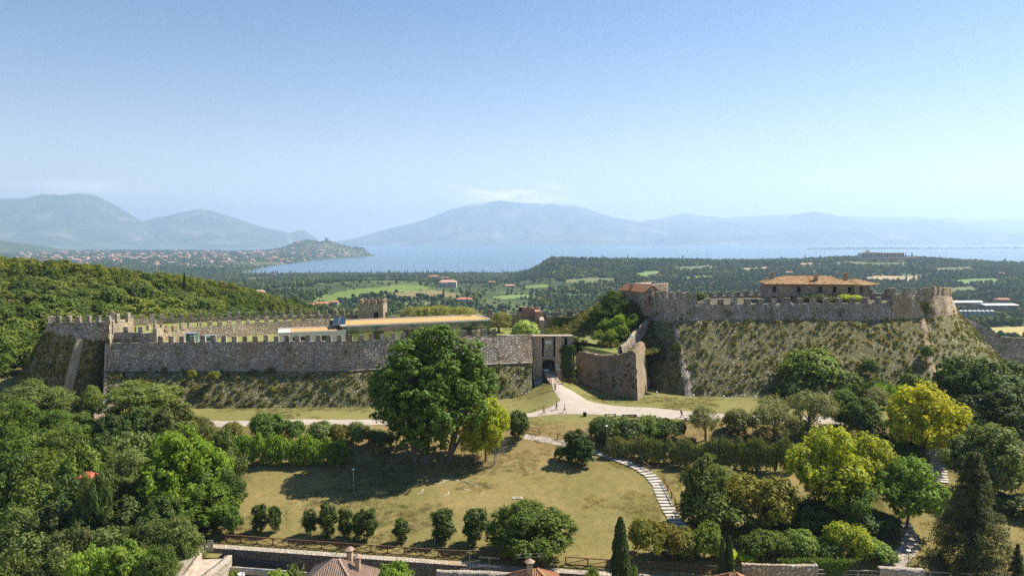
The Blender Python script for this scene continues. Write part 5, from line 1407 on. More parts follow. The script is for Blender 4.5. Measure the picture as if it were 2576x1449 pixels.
MB().box((0, 0, hh / 2 - .3), (1.4, 1.5, hh - .6)).build("wall", M_wood, rs_); hip(1.5, 1.6, .6, .2, .8, hh - .6).build("roof", plain("red_roof", (.42, .09, .06)), rs_)
# ------------------------------------------------------------ trees of the park
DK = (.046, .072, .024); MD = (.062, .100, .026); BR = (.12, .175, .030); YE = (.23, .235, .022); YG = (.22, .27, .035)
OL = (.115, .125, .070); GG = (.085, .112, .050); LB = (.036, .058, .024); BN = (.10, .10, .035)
T('great', 1082, 822, 335, "huge dark green multi-stemmed tree in the middle of the lawn", (.056, .098, .022), base=1160, rz=.15, cat="tree")
T('maple', 1222, 1000, 108, "yellow green slender tree right of the huge dark tree", (.18, .21, .026), base=1160, rz=.4)
T('feathery', 1190, 1065, 70, "low yellow green tree against the trunk of the huge dark tree", (.19, .25, .028), base=1150)
T('broad', 1305, 1033, 56, "small dark green tree between the yellow green tree and the park path", DK, base=1108)
bt = empty("bare_tree", H(1243, 1170), 0, "thin leafless branched tree in front of the yellow green tree", "tree")
mb = MB(); rr = random.Random(4); mb.tube([(0, 0, -.3), (.1, 0, 1.5), (.2, 0, 3.2)], [.12, .09, .06], 6)
for i in range(26):
    z = rr.uniform(1.4, 3.4); a_ = rr.uniform(-.5, 1.2); L_ = rr.uniform(1.2, 3.4); y_ = rr.uniform(-.8, .8)
    e = Vector((math.cos(a_) * L_ + .2, y_, z + abs(math.sin(a_)) * L_ * .7 + .3)); m_ = Vector((.2, 0, z)).lerp(e, .5) + Vector((0, 0, .15)); mb.tube([(.15, 0, z), m_, e], [.035, .022, .008], 4, False)
    for _ in range(2): mb.tube([m_, m_ + Vector((rr.uniform(.2, .9), rr.uniform(-.4, .4), rr.uniform(.1, .7)))], [.015, .005], 4, False)
mb.build("branches", M_barkpale, bt)

# row of small trees along the crossed fence
G1 = "small evergreen trees along the crossed fence"
for i, (px, top, w, base, lb) in enumerate([(655, 1270, 42, 1338, "small evergreen tree nearest the woodland"), (692, 1275, 40, 1341, "small evergreen tree with a thin bare stem beside the sapling"), (782, 1283, 40, 1346, "smaller round evergreen, first of the dense group of five"),
    (825, 1268, 54, 1351, "twin topped evergreen, tallest of the group of five"), (868, 1280, 40, 1353, "narrow evergreen in the middle of the group of five"), (903, 1290, 40, 1356, "low evergreen leaning against its taller neighbour"), (925, 1280, 48, 1359, "full evergreen at the right end of the group of five"),
    (1010, 1307, 46, 1366, "lone low evergreen shrub in the middle of the row"), (1112, 1280, 68, 1363, "loose spreading evergreen behind a street lamp"), (1197, 1281, 74, 1369, "dense egg shaped evergreen left of the big round tree")]):
    T('young', px, top, w * .84, lb, (.040, .062, .022), base=base, group=G1, variant=i)
sap = empty("sapling", H(722, 1328), 0, "thin sapling with a few brown leaves on the lawn", "sapling")
mb = MB().tube([(0, 0, -.2), (0, 0, 3)], [.035, .015], 5); mb.build("stem", M_bark, sap)
rs = np.random.RandomState(3); n = 160
c_ = link("crown", leafmesh("sapling_leaves", np.stack([rs.normal(0, .28, n), rs.normal(0, .25, n), rs.uniform(.8, 3.1, n)], 1), rs.normal(0, 1, (n, 3)), .16, 3, M_leaf), sap); c_.color = (*BN, 1)
o = T('dome', 1333, 1270, 200, "big dense round tree between the two lawn fences", (.056, .082, .018), Y=96.2, cat="tree")

# shrubs and hedges left of the huge tree
for i, (px, top, w, base, lb, c) in enumerate([(678, 1042, 88, 1108, "tall dark rounded shrub behind the bright hedge", MD), (735, 1058, 60, 1110, "small shrub between two taller ones behind the bright hedge", MD), (812, 1062, 70, 1115, "dark shrub with arching shoots behind the hedge, middle of the row", GG),
     (858, 1068, 54, 1117, "brownish green loose shrub behind the hedge", BN), (900, 1066, 60, 1120, "light loose shrub beside the huge tree", GG), (582, 1062, 50, 1104, "thin brownish shrub at the woodland edge beside the pale path", BN)]):
    T('bush', px, top, w, lb, c, base=base, group="shrubs above the bright hedge")
for px, py, top, lb in ((640, 1166, 1094, "bright green hedge section nearest the woodland"), (735, 1168, 1096, "bright green hedge section in the middle"), (812, 1166, 1104, "bright green hedge section with a pointed bush at its end")):
    T('hedge', px, top, 112, lb, (.105, .165, .028), base=py, group="bright hedge sections", rz=.02)
T('bush', 853, 1115, 62, "dark green bush ending the bright hedge on the shadow side", MD, base=1170)
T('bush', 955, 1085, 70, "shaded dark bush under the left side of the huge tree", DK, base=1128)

# middle right
T('young', 1447, 1083, 50, "tall dark evergreen bush beside the park path", (.038, .062, .024), base=1165, variant=0)
T('young', 1474, 1108, 46, "shorter dark evergreen bush leaning out from its taller twin", (.038, .062, .024), base=1172, variant=2)
T('bush', 1412, 1124, 40, "low sprawling dark bush left of the tall evergreen", DK, base=1158)
for i, (px, top, w, base, lb, c) in enumerate([(1530, 1050, 90, 1112, "left end of the dark shrub bed below the benches", (.05, .075, .022)), (1580, 1050, 80, 1114, "shrub with brownish shoots in the dark shrub bed", GG), (1622, 1046, 70, 1110, "lighter green shrub in the middle of the dark bed", (.08, .12, .03)), (1668, 1052, 78, 1104, "right shrub of the dark bed below the stone benches", (.045, .07, .022)), (1700, 1058, 44, 1100, "small end shrub of the dark bed beside the olive tree", DK)]):
    T('bush', px, top, w, lb, c, base=base, group="shrubs of the bed below the benches")
for i, (px, top, w, base, lb) in enumerate([(1580, 1098, 110, 1150, "left end of the long hedge beside the path rail"), (1668, 1105, 110, 1165, "long hedge, section second from the steps"), (1755, 1106, 110, 1176, "long hedge, section behind the tall yellowish shrub"), (1845, 1104, 110, 1182, "long hedge, section below the slim lamp"), (1935, 1104, 115, 1186, "long hedge, right section reaching the bright maple")]):
    T('hedge', px, top, w, lb, (.082, .100, .038) if i else (.11, .12, .05), base=base, group="long hedge sections across the park", rz=-.03, wy=2.6)
T('olive', 1775, 1020, 82, "small open olive tree with a visible trunk at the path edge", OL, base=1107)
T('bush', 1850, 1030, 80, "loose brown green shrub between two olive trees", (.10, .105, .05), base=1090)
T('olive', 1950, 1003, 122, "broad grey green olive tree, largest of the olives", (.105, .115, .06), base=1112)
T('olive', 2035, 985, 110, "pale grey olive tree rising behind its neighbour", OL, base=1095)
T('bush', 2012, 1050, 64, "dull green shrub crowded between the two big olives", GG, base=1108)
T('broad', 2135, 985, 105, "dark green tree between the pale olive and the yellow tree", MD, Y=137)
T('broad', 2185, 1005, 100, "rounded dark green tree touching the yellow tree", (.06, .09, .025), Y=133)
T('olive', 2200, 975, 90, "grey green olive tree behind the dark tree at the scarp foot", OL, Y=150)
T('maple', 2326, 970, 172, "brilliant yellow maple tree", YE, base=1165)
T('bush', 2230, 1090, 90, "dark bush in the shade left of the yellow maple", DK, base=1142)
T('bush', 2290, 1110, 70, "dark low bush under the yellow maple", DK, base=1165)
T('maple', 2085, 1085, 185, "large bright lime green maple above the lower hedge", (.175, .205, .028), base=1318)
T('maple', 2185, 1095, 150, "lime green maple crown overlapping behind the larger one", (.17, .19, .028), Y=108)
T('maple', 2282, 1160, 168, "fresh green maple over the lower step path", (.085, .14, .030), base=1330)
T('feathery', 2150, 1190, 120, "shaded green tree below the lime maples", MD, Y=103)
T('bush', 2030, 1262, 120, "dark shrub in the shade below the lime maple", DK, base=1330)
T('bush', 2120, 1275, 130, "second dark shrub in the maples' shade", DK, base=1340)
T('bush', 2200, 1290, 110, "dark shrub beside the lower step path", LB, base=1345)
T('broad', 1772, 1148, 105, "tall bushy shrub with an uneven top right of the steps", (.065, .085, .028), base=1325)
T('feathery', 1825, 1180, 110, "pale airy shrub with thin shoots behind the round shrubs", (.11, .125, .055), Y=112)
T('bush', 1800, 1225, 165, "large dark shrub beside the lower part of the steps", (.055, .075, .02), base=1335)
T('bush', 1910, 1198, 150, "large rounded yellow brown shrub right of the steps", (.11, .105, .024), base=1330)
T('bush', 1965, 1240, 100, "dark end shrub beside the rounded yellow brown one", DK, base=1330)
# lower right along the wall
T('bush', 1630, 1310, 90, "round yellowish shrub right of the lone cypress", (.11, .115, .024), base=1403)
T('bush', 1690, 1325, 80, "rust tinted shrub in the middle below the steps", (.12, .105, .028), base=1402)
T('bush', 1723, 1330, 80, "green brown shrub hiding the end of the steps", (.09, .10, .03), base=1402)
T('bush', 1772, 1318, 82, "dense green shrub right of the end of the steps", (.085, .115, .024), base=1403)
T('bush', 1818, 1378, 56, "small yellow shrub left of the paired cypresses", (.26, .30, .03), base=1411)
T('bush', 1882, 1390, 50, "small bright green shrub right of the paired cypresses", (.15, .22, .03), base=1412)
T('cypress', 1565, 1298, 46, "lone slim cypress before the lawn at the bottom", (.035, .055, .022), Y=91, variant=0)
T('cypress', 1828, 1352, 24, "left stem of the paired small cypresses", LB, Y=88, variant=1)
T('cypress', 1846, 1346, 30, "right taller stem of the paired small cypresses", LB, Y=88.4, variant=0)
for i, (px, top, w, base, lb, c) in enumerate([(1905, 1338, 85, 1398, "dark green shrub at the left end of the drooping hedge", (.06, .085, .022)), (1960, 1345, 80, 1400, "green shrub second in the drooping hedge", (.075, .105, .026)), (2020, 1338, 90, 1404, "drooping shrub with light upright shoots", (.09, .13, .035)),
      (2075, 1355, 70, 1404, "shrub between the drooping one and the yellow topped one", MD), (2130, 1322, 95, 1406, "yellow topped rounded shrub over the wall", (.16, .19, .025)), (2185, 1358, 90, 1408, "light green spreading shrub beside the lower path", (.10, .15, .04)), (2225, 1385, 60, 1412, "dark low shrub at the lower path edge", MD)]):
    T('bush', px, top, w, lb, c, base=base, group="drooping shrubs along the wall")
for px, lb in ((2018, "curtain of trailing leaves hanging over the dark wall"), (2100, "thin strands of trailing leaves hanging below the yellow topped shrub")):
    q = P(px, 1405, 89.5); rs = np.random.RandomState(px); n = 2600; x = rs.normal(0, 1.1, n); z = -rs.rand(n) * 3.0 * np.exp(-(x / 1.6) ** 2)
    o = link("trailing_creeper", leafmesh("trailing_creeper", np.stack([x, rs.normal(0, .22, n), z], 1), np.tile([0, -1.0, .3], (n, 1)), .26, px, M_leaf, .6, np.array([0, 0, -1.0]))); o.location = q; o.color = (*MD, 1); tag(o, lb, "creeper")
T('spruce', 2440, 1130, 225, "large dark drooping spruce at the lower right", (.045, .055, .024), base=1436)
T('spruce', 2590, 1365, 60, "edge of a small dark conifer at the right border", (.03, .045, .02), Y=91.5)
T('broad', 2505, 1070, 190, "wide dull green tree behind the spruce", (.075, .10, .038), Y=112)
T('broad', 2420, 902, 130, "dark green tree at the scarp foot, left of a dense group of three", (.042, .070, .020), Y=141)
T('broad', 2490, 905, 150, "tall dark tree in the middle of the dense group by the scarp", (.045, .072, .020), Y=136)
T('broad', 2566, 915, 150, "dark tree at the right border above the dull green one", (.040, .066, .020), Y=139)
T('broad', 2530, 985, 170, "low dark crown filling the gap behind the dull green tree", (.032, .052, .016), Y=128)
T('broad', 2440, 1000, 110, "dark crown pressed against the yellow maple", (.032, .052, .016), Y=129)
T('bush', 2560, 1240, 120, "shaded bush at the edge of the lower right lawn", DK, Y=108)
# creepers and shrubs on the great scarp
def scarp_plant(kind, px, top, base, w, lb, c, Yd):
    g_ = P(px, base, Yd); zt_ = P(px, top, Yd).z
    return plant(kind, g_, zt_ - g_.z, w / FPX * Yd / 2, lb, c)
scarp_plant('bush', 2050, 882, 992, 150, "big green shrub mass growing up the great scarp", (.085, .12, .030), 162)
scarp_plant('bush', 2010, 940, 1004, 110, "dark lower shrub at the foot of the great scarp", (.055, .08, .022), 159)
scarp_plant('bush', 2105, 935, 1000, 100, "green shrub right of the big one on the great scarp", (.07, .10, .028), 160)
scarp_plant('bush', 2193, 905, 945, 46, "small dark green shrub high on the great scarp", (.06, .085, .025), 166)
scarp_plant('bush', 2200, 955, 1000, 70, "green bush low on the great scarp above the olives", (.05, .075, .02), 160)
scarp_plant('bush', 2306, 945, 1010, 80, "rounded bush at the foot of the right end of the scarp", (.06, .085, .026), 158)
scarp_plant('bush', 2334, 870, 905, 30, "small shrub clinging to the right corner of the great scarp", (.07, .10, .03), 170)
scarp_plant('bush', 1700, 862, 892, 26, "single dark shrub on the stony left part of the great scarp", (.045, .07, .02), 171)
for px, py, lb in ((540, 948, "small yellow green shrub high on the left scarp"), (1125, 990, "tuft of yellow leaves on the scarp behind the huge tree"), (690, 985, "small shrub in the middle of the left scarp"), (485, 945, "leafy tuft near the left end of the scarp")):
    scarp_plant('bush', px, py - 14, py + 10, 26, lb, (.12, .13, .03), 158)
T('hedge', 2240, 968, 74, "clipped bright green hedge at the foot of the scarp", (.14, .22, .03), Y=152, rz=0)
T('hedge', 2175, 965, 60, "dark clipped hedge left of the bright one", (.05, .08, .02), Y=151, rz=0)
# wooded bank
bank = [(1540, 733, 72, 194, "tall dark tree at the bastion's left corner", (.05, .08, .02)), (1512, 768, 54, 192, "tree on the bank edge above the ivy wall", (.06, .095, .022)), (1560, 792, 52, 186, "bright green tree halfway down the bank", (.13, .19, .03)), (1528, 800, 48, 189, "yellow green tree in the middle of the bank", (.15, .20, .035)), (1478, 838, 40, 189, "small green tree above the gate", (.09, .13, .03)),
        (1580, 755, 52, 190, "dark tree against the bastion wall", (.045, .07, .02)), (1542, 828, 50, 183, "light green shrubby tree above the ravelin", (.12, .17, .03)), (1590, 790, 40, 186, "green sapling tree beside the slanting wall", (.10, .15, .03)), (1510, 832, 46, 186, "leafy green shrub on the lower middle of the bank", (.14, .18, .035)), (1458, 852, 36, 188, "low shrub above the gate's right side", (.13, .15, .04)), (1492, 852, 44, 185, "low bright shrub at the ravelin's back", (.12, .17, .03)),
        (1570, 820, 44, 183, "green shrub under the slanting wall", (.10, .15, .03)), (1552, 765, 50, 191, "mid green tree below the tall one on the bank", (.08, .12, .025))]
for px, top, w, Yd, lb, c in bank:
    q = P(px, 800, Yd); z0 = float(bankz(q.x, Yd)); zt_ = P(px, top, Yd).z; wq = w / FPX * Yd; dz_ = max(0, wq * 1.25 - (zt_ - z0)); plant('feathery', Vector((q.x, Yd, z0 - dz_)), zt_ - z0 + dz_, w / FPX * Yd / 2, lb, c)
def ivy(px0, px1, y0, y1, Yd, n, lb, c, taper=True, sd=1, size=.34):
    A_, B_ = P(px0, y0, Yd), P(px1, y1, Yd); rs = np.random.RandomState(sd); u = rs.rand(n); v_ = rs.rand(n) ** (1.2 if taper else 1)
    wv_ = (1 - .75 * v_ ** 1.3) if taper else np.ones(n)
    wv_ = wv_ * (.82 + .35 * np.sin(v_ * 9 + sd) * np.cos(v_ * 23 + 2 * sd)); x = (A_.x + B_.x) / 2 + (u - .5) * (B_.x - A_.x) * wv_ + rs.normal(0, .22, n) + .35 * np.sin(v_ * 5 + sd); z = A_.z + (B_.z - A_.z) * v_; y = Yd - rs.rand(n) * .5 - .25 * np.sin(x * 2.1)
    o = link("ivy", leafmesh("ivy", np.stack([x, y, z], 1), np.tile([0, -1.0, .5], (n, 1)), size, sd, M_leaf)); o.color = (*c, 1); tag(o, lb, "ivy"); return o
ivy(1382, 1462, 797, 862, 207.5, 4200, "ivy hanging in a dark wedge over the inner wall", (.06, .085, .022), True, 2, .45)
ivy(1413, 1447, 868, 962, 171.4, 4200, "dark ivy covering the wall between the gate and the ravelin", (.035, .055, .016), False, 3)
ivy(2315, 2345, 758, 796, 181, 700, "ivy patch at the round corner of the great bastion", (.06, .075, .025), False, 4)
# plants inside the walls
for px, top, w, Yd, lb, c, k in ((1055, 770, 95, 206, "pale olive tree behind the pavilion, left one", (.15, .155, .06), 'olive'), (1105, 769, 85, 208, "pale olive tree behind the pavilion, touching the left one", (.15, .155, .06), 'olive'), (1172, 772, 100, 206, "broad olive tree behind the middle of the pavilion roof", (.145, .15, .06), 'olive'),
      (1255, 786, 62, 203, "small olive tree beside the right end of the pavilion", (.12, .12, .06), 'olive')):
    q = P(px, 800, Yd); zt_ = P(px, top, Yd).z; plant(k, Vector((q.x, Yd, cz)), zt_ - cz, w / FPX * Yd / 2, lb, c)
q = P(1316, 842, 180); plant('bush', Vector((q.x, 180, cz)), P(1316, 808, 180).z - cz, 3.3, "round pale flowering bush inside the wall beside the gate", (.20, .26, .10))
for px, top, w, lb, c, Yd in ((2075, 742, 70, "climbing plant on the front of the farmhouse", (.045, .065, .02), 193), (2138, 742, 50, "bright yellow green pergola vine before the farmhouse wing", (.24, .28, .03), 192), (1755, 737, 46, "dark clipped bush on the platform behind the battlements", (.05, .075, .02), 196), (1726, 742, 26, "small dark bush behind the left battlements of the platform", (.05, .075, .02), 196), (2030, 745, 30, "low dark shrub at the farmhouse wall", DK, 194)):
    q = P(px, 760, Yd); plant('bush', Vector((q.x, Yd, 18.4)), P(px, top, Yd).z - 18.4, w / FPX * Yd / 2, lb, c)
# green things at the very bottom
for px, top, w, Yd, lb, c in ((1000, 1421, 120, 88, "bright green climbing shrub behind the tiled roof", (.085, .135, .026)), (1590, 1428, 34, 88, "leafy shoot at the bottom before the dark wall", (.08, .13, .03)), (700, 1438, 90, 87.5, "low plants in the bottom bed beside the white tub", (.11, .16, .03)), (590, 1436, 40, 88, "small plants at the bottom left of the planting bed", (.11, .15, .03)), (1480, 1432, 60, 87, "weeds at the bottom edge beside the orange roof", (.09, .13, .03)), (740, 1428, 50, 87.5, "small silvery shrub against the black sheet", GG)):
    q = P(px, 1440, Yd); z0 = th(q.x, Yd) - .5; plant('bush', Vector((q.x, Yd, z0)), max(1, P(px, top, Yd).z - z0), w / FPX * Yd / 2, lb, c)

# woodland on the left
rows = [
 (143, [(70, 960, 150, GG, 'feathery'), (150, 1000, 110, GG, 'feathery'), (215, 972, 60, (.11, .14, .05), 'feathery'), (345, 962, 190, (.10, .13, .05), 'feathery')], "top row of the woodland"),
 (134, [(20, 1010, 130, MD, 'feathery'), (110, 1035, 130, MD, 'feathery'), (262, 1045, 90, LB, 'broad'), (335, 1030, 130, DK, 'broad'), (430, 1012, 150, (.075, .085, .035), 'broad'), (485, 1050, 90, (.08, .09, .04), 'feathery')], "second row of the woodland"),
 (125, [(30, 1085, 150, MD, 'feathery'), (140, 1075, 150, (.07, .10, .03), 'feathery'), (240, 1095, 140, DK, 'broad'), (320, 1090, 150, GG, 'broad'), (410, 1080, 120, DK, 'broad')], "third row of the woodland"),
 (116, [(20, 1150, 150, DK, 'broad'), (100, 1140, 160, (.08, .11, .028), 'feathery'), (190, 1130, 150, (.085, .12, .03), 'broad'), (290, 1140, 150, GG, 'feathery'), (545, 1088, 135, (.055, .075, .03), 'broad')], "fourth row of the woodland"),
 (108, [(50, 1215, 170, (.07, .10, .028), 'broad'), (160, 1200, 150, DK, 'broad'), (255, 1190, 150, (.06, .08, .035), 'feathery'), (345, 1200, 130, DK, 'broad'), (445, 1085, 220, (.092, .145, .021), 'maple'), (560, 1185, 90, DK, 'broad')], "fifth row of the woodland"),
 (102, [(20, 1285, 160, GG, 'feathery'), (110, 1270, 160, (.055, .075, .035), 'broad'), (205, 1265, 160, DK, 'feathery'), (300, 1255, 160, (.06, .08, .035), 'broad'), (395, 1250, 130, DK, 'broad'), (505, 1225, 165, (.070, .110, .022), 'maple'), (562, 1275, 70, (.06, .10, .03), 'broad')], "sixth row of the woodland"),
 (96, [(50, 1345, 170, GG, 'broad'), (150, 1330, 170, (.055, .07, .035), 'feathery'), (245, 1330, 170, GG, 'broad'), (345, 1315, 160, (.055, .075, .032), 'feathery'), (428, 1305, 120, GG, 'feathery')], "seventh row of the woodland"),
 (89, [(10, 1400, 160, (.06, .08, .03), 'feathery'), (110, 1390, 150, GG, 'broad'), (190, 1385, 150, (.12, .18, .04), 'feathery'), (290, 1372, 170, (.10, .15, .035), 'maple'), (375, 1378, 120, (.06, .09, .03), 'feathery')], "bottom row of the woodland"),
]
ORD = ["first", "second", "third", "fourth", "fifth", "sixth", "seventh"]
def cname(c):
    if c[1] > .16: return "bright green"
    if c[1] > .115: return "light green"
    if c[1] < .066: return "dark green"
    return "grey green" if c[2] > .032 else "mid green"
random.seed(5)
ORD = "first second third fourth fifth sixth seventh eighth ninth tenth eleventh twelfth thirteenth fourteenth".split()
for Yd, L, rn_ in rows:
    L2 = [(px, top, w * .86, c, k, 0) for px, top, w, c, k in L]
    for A_, B_ in zip(L, L[1:]):
        if B_[0] - A_[0] > 70 and Yd < 140 and not (Yd < 98 and A_[0] > 330): L2.append(((A_[0] + B_[0]) / 2 + random.uniform(-12, 12), (A_[1] + B_[1]) / 2 + random.uniform(-6, 22), (A_[2] + B_[2]) / 2 * .8, random.choice([MD, GG, DK, (.075, .10, .03), (.06, .085, .032)]), random.choice(['broad', 'feathery']), 3.5))
    L2.sort(key=lambda q: q[0])
    for i, (px, top, w, c, k, dy) in enumerate(L2):
        T(k, px, top, w, "%s tree, %s from the left in the %s" % (cname(c), ORD[i], rn_), c, Y=Yd + dy + random.uniform(-1.5, 1.5), group="trees of the woodland on the left")

T('broad', 228, 1199, 85, "dark tree crown right below the little red roof", DK, Y=101.5, group="trees of the woodland on the left")
T('feathery', 190, 1196, 60, "grey green crown just left of the little red roof", GG, Y=102.5, group="trees of the woodland on the left")
# ------------------------------------------------------------ scatters
_uc = 0
def scatter(name, pts, meshes, label, cat, kind='stuff', colors=None):
    """pts: rows of x, y, z, scale, rotation, kind index; one object whose nodes place the copies"""
    global _uc; _uc += 1
    pts = np.asarray(pts, np.float32)
    src = bpy.data.collections.new(name + "_source")
    for i, m in enumerate(meshes):
        o = bpy.data.objects.new("%s_%02d" % (name, i), m); src.objects.link(o)
        if colors: o.color = (*colors[i], 1)
    me = bpy.data.meshes.new(name); me.vertices.add(len(pts)); me.vertices.foreach_set('co', pts[:, :3].ravel())
    for nm, col in (("size", 3), ("turn", 4)):
        a = me.attributes.new(nm, 'FLOAT', 'POINT'); a.data.foreach_set('value', np.ascontiguousarray(pts[:, col]))
    a = me.attributes.new("pick", 'INT', 'POINT'); a.data.foreach_set('value', pts[:, 5].astype(np.int32))
    me.update()
    ob = link(name, me); g = bpy.data.node_groups.new(name + "_nodes", 'GeometryNodeTree')
    g.interface.new_socket("Geometry", in_out='INPUT', socket_type='NodeSocketGeometry'); g.interface.new_socket("Geometry", in_out='OUTPUT', socket_type='NodeSocketGeometry')
    n = g.nodes; l = g.links
    gi = n.new("NodeGroupInput"); go = n.new("NodeGroupOutput"); ip = n.new("GeometryNodeInstanceOnPoints"); ci = n.new("GeometryNodeCollectionInfo")
    ci.inputs[0].default_value = src; ci.inputs[1].default_value = True; ci.inputs[2].default_value = True
    def attr(nm, ty):
        a = n.new("GeometryNodeInputNamedAttribute"); a.data_type = ty; a.inputs[0].default_value = nm; return [s for s in a.outputs if s.enabled][0]
    cxyz = n.new("ShaderNodeCombineXYZ"); l.new(attr("turn", 'FLOAT'), cxyz.inputs[2])
    l.new(gi.outputs[0], ip.inputs['Points']); l.new(ci.outputs[0], ip.inputs['Instance']); ip.inputs['Pick Instance'].default_value = True
    l.new(attr("pick", 'INT'), ip.inputs['Instance Index']); l.new(cxyz.outputs[0], ip.inputs['Rotation']); l.new(attr("size", 'FLOAT'), ip.inputs['Scale'])
    l.new(ip.outputs[0], go.inputs[0])
    mod = ob.modifiers.new("scatter", 'NODES'); mod.node_group = g
    return tag(ob, label, cat, None, kind)

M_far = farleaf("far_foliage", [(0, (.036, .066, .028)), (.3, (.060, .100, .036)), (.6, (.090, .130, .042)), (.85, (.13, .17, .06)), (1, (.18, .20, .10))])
M_tuft = farleaf("scarp_tufts", [(0, (.085, .115, .028)), (.4, (.14, .155, .04)), (.75, (.20, .185, .06)), (1, (.29, .25, .11))], .5)
def clump(seed, nl, spread, n=150, leaf=1.5, tall=1.0):
    rs = np.random.RandomState(seed); L = []
    bm = bmesh.new()
    for i in range(nl):
        r = rs.uniform(.30, .48) * 8 * spread * .62; a = rs.uniform(0, 6.28); d = rs.uniform(0, .5) * 8 * spread * .62
        c = Vector((math.cos(a) * d, math.sin(a) * d, r * .75 + rs.uniform(0, 3.4) * tall)); L.append((*c, r, r, r * tall))
        m = Matrix.Translation(c) @ Matrix.Diagonal((r * .93, r * .93, r * .9 * tall, 1)); bmesh.ops.create_icosphere(bm, subdivisions=2, radius=1, matrix=m)
    for v_ in bm.verts: v_.co += Vector(rs.normal(0, .22, 3))
    me = bpy.data.meshes.new("tree_clump"); bm.to_mesh(me); bm.free()
    C, Nn = crown_pts(L, n, seed, 60, .6, .4, .1, -.1); lm = leafmesh("tmp", C, Nn, leaf, seed, M_far)
    v0 = np.empty(len(me.vertices) * 3, np.float32); me.vertices.foreach_get('co', v0); nv = len(me.vertices)
    V = np.concatenate([v0.reshape(-1, 3), np.array([v_.co[:] for v_ in lm.vertices])]); F1 = [tuple(p_.vertices) for p_ in me.polygons]; F2 = [tuple(i + nv for i in p_.vertices) for p_ in lm.polygons]
    out_ = bpy.data.meshes.new("tree_clump"); out_.from_pydata([tuple(q) for q in V], [], F1 + F2); out_.update(); out_.materials.append(M_far); return out_
FAR = [clump(1, 6, 1), clump(2, 5, 1.1), clump(3, 8, 1.3), clump(4, 4, .8, tall=1.25), clump(5, 7, 1.2)]
cyp = MB().tube([(0, 0, -1), (0, 0, 2), (0, 0, 7), (0, 0, 11), (0, 0, 14)], [.8, 1.4, 1.5, 1.0, .1], 7).mesh("far_cypress", M_far)
FAR.append(cyp)

fields = []
def field(pix, mat, name="field", lift=.8, step=12):
    Q = [H(*q) for q in pix]; fields.append(Q)
    return tag(drape(name, Q, step, lift, mat, None, 4), kind='structure')
def fieldmat(name, c0, c1, stripe=0, ang=0.0, dist=6.0):
    m, nt, out = newmat(name); n = tex(nt, pos(nt), .02, 4, .6); c = ramp(nt, n.outputs[0], [(.35, c0), (.65, c1)]).outputs[0]
    if stripe:
        mp = N(nt, "ShaderNodeMapping"); mp.inputs['Rotation'].default_value = (0, 0, ang); nt.links.new(pos(nt), mp.inputs[0]); s = N(nt, "ShaderNodeSeparateXYZ"); nt.links.new(mp.outputs[0], s.inputs[0])
        w = mth(nt, 'SINE', mth(nt, 'MULTIPLY', s.outputs[1], 6.283 / dist)); c = mix(nt, ramp(nt, w, [(.2, (0, 0, 0)), (.6, (1, 1, 1))]).outputs[0], c, (c0[0] * .5, c0[1] * .6, c0[2] * .5))
    bsdf(nt, out, c, .95, .05); return m
F_vine = fieldmat("vineyard", (.13, .19, .045), (.20, .25, .07), 1, .5, 5); F_dry = fieldmat("dry_field", (.30, .24, .12), (.38, .29, .17)); F_green = fieldmat("green_field", (.12, .19, .06), (.17, .24, .08)); F_hay = fieldmat("hay_field", (.34, .30, .12), (.42, .34, .15))
F_brown = fieldmat("terraced_vineyard", (.22, .17, .08), (.26, .22, .10), 1, .12, 26)
field([(778, 760), (830, 741), (870, 731), (960, 724), (1010, 716), (1058, 718), (1075, 727), (1040, 735), (985, 737), (930, 743), (880, 752), (830, 764)], F_vine, "vineyard")
field([(930, 745), (1000, 738), (1075, 730), (1180, 742), (1150, 750), (1000, 750)], F_brown, "vineyard")
field([(1600, 690), (1622, 684), (1655, 682), (1662, 688), (1640, 697), (1605, 700)], F_green); field([(1393, 745), (1440, 741), (1518, 741), (1515, 747), (1400, 750)], F_green); field([(1320, 720), (1372, 716), (1380, 724), (1330, 728)], F_vine, "vineyard")
field([(2166, 700), (2200, 695), (2320, 695), (2300, 707), (2240, 709), (2180, 707)], F_dry); field([(520, 718), (560, 713), (575, 719), (545, 725)], F_vine, "vineyard"); field([(300, 690), (335, 688), (338, 694), (306, 696)], F_dry)
field([(2478, 826), (2640, 820), (2660, 850), (2500, 850)], F_hay, "hay_field", .5, 5); field([(1640, 650), (1700, 648), (1712, 652), (1650, 655)], F_green)
field([(2010, 664), (2040, 661), (2060, 665), (2020, 668)], F_dry)
F_olive = fieldmat("olive_terraces", (.15, .165, .08), (.20, .205, .10), 1, .3, 14)
for q_, m_ in (([(2080, 662), (2170, 659), (2190, 664), (2100, 668)], F_olive), ([(2340, 676), (2440, 672), (2460, 679), (2360, 684)], F_olive), ([(2400, 706), (2500, 701), (2530, 710), (2420, 716)], F_green), ([(1700, 673), (1790, 669), (1800, 676), (1710, 681)], F_olive),
    ([(1420, 706), (1500, 699), (1560, 703), (1540, 712), (1440, 716)], F_olive), ([(1560, 742), (1650, 738), (1680, 744), (1590, 750)], F_olive), ([(1240, 748), (1330, 741), (1350, 749), (1260, 757)], F_green), ([(1700, 700), (1790, 694), (1810, 701), (1720, 708)], F_vine),
    ([(1860, 676), (1930, 672), (1940, 678), (1870, 683)], F_dry), ([(2340, 730), (2440, 722), (2470, 732), (2370, 742)], F_olive), ([(610, 700), (680, 697), (700, 703), (630, 708)], F_olive), ([(1010, 765), (1100, 760), (1120, 768), (1030, 775)], F_olive)): field(q_, m_)
clear_ = [H(90, 660), H(120, 655), (H(155, 668)), H(150, 680), H(100, 676)]
fields.append(clear_); tag(drape("hill_clearing", clear_, 3, .5, F_hay, None, 2), kind='structure')

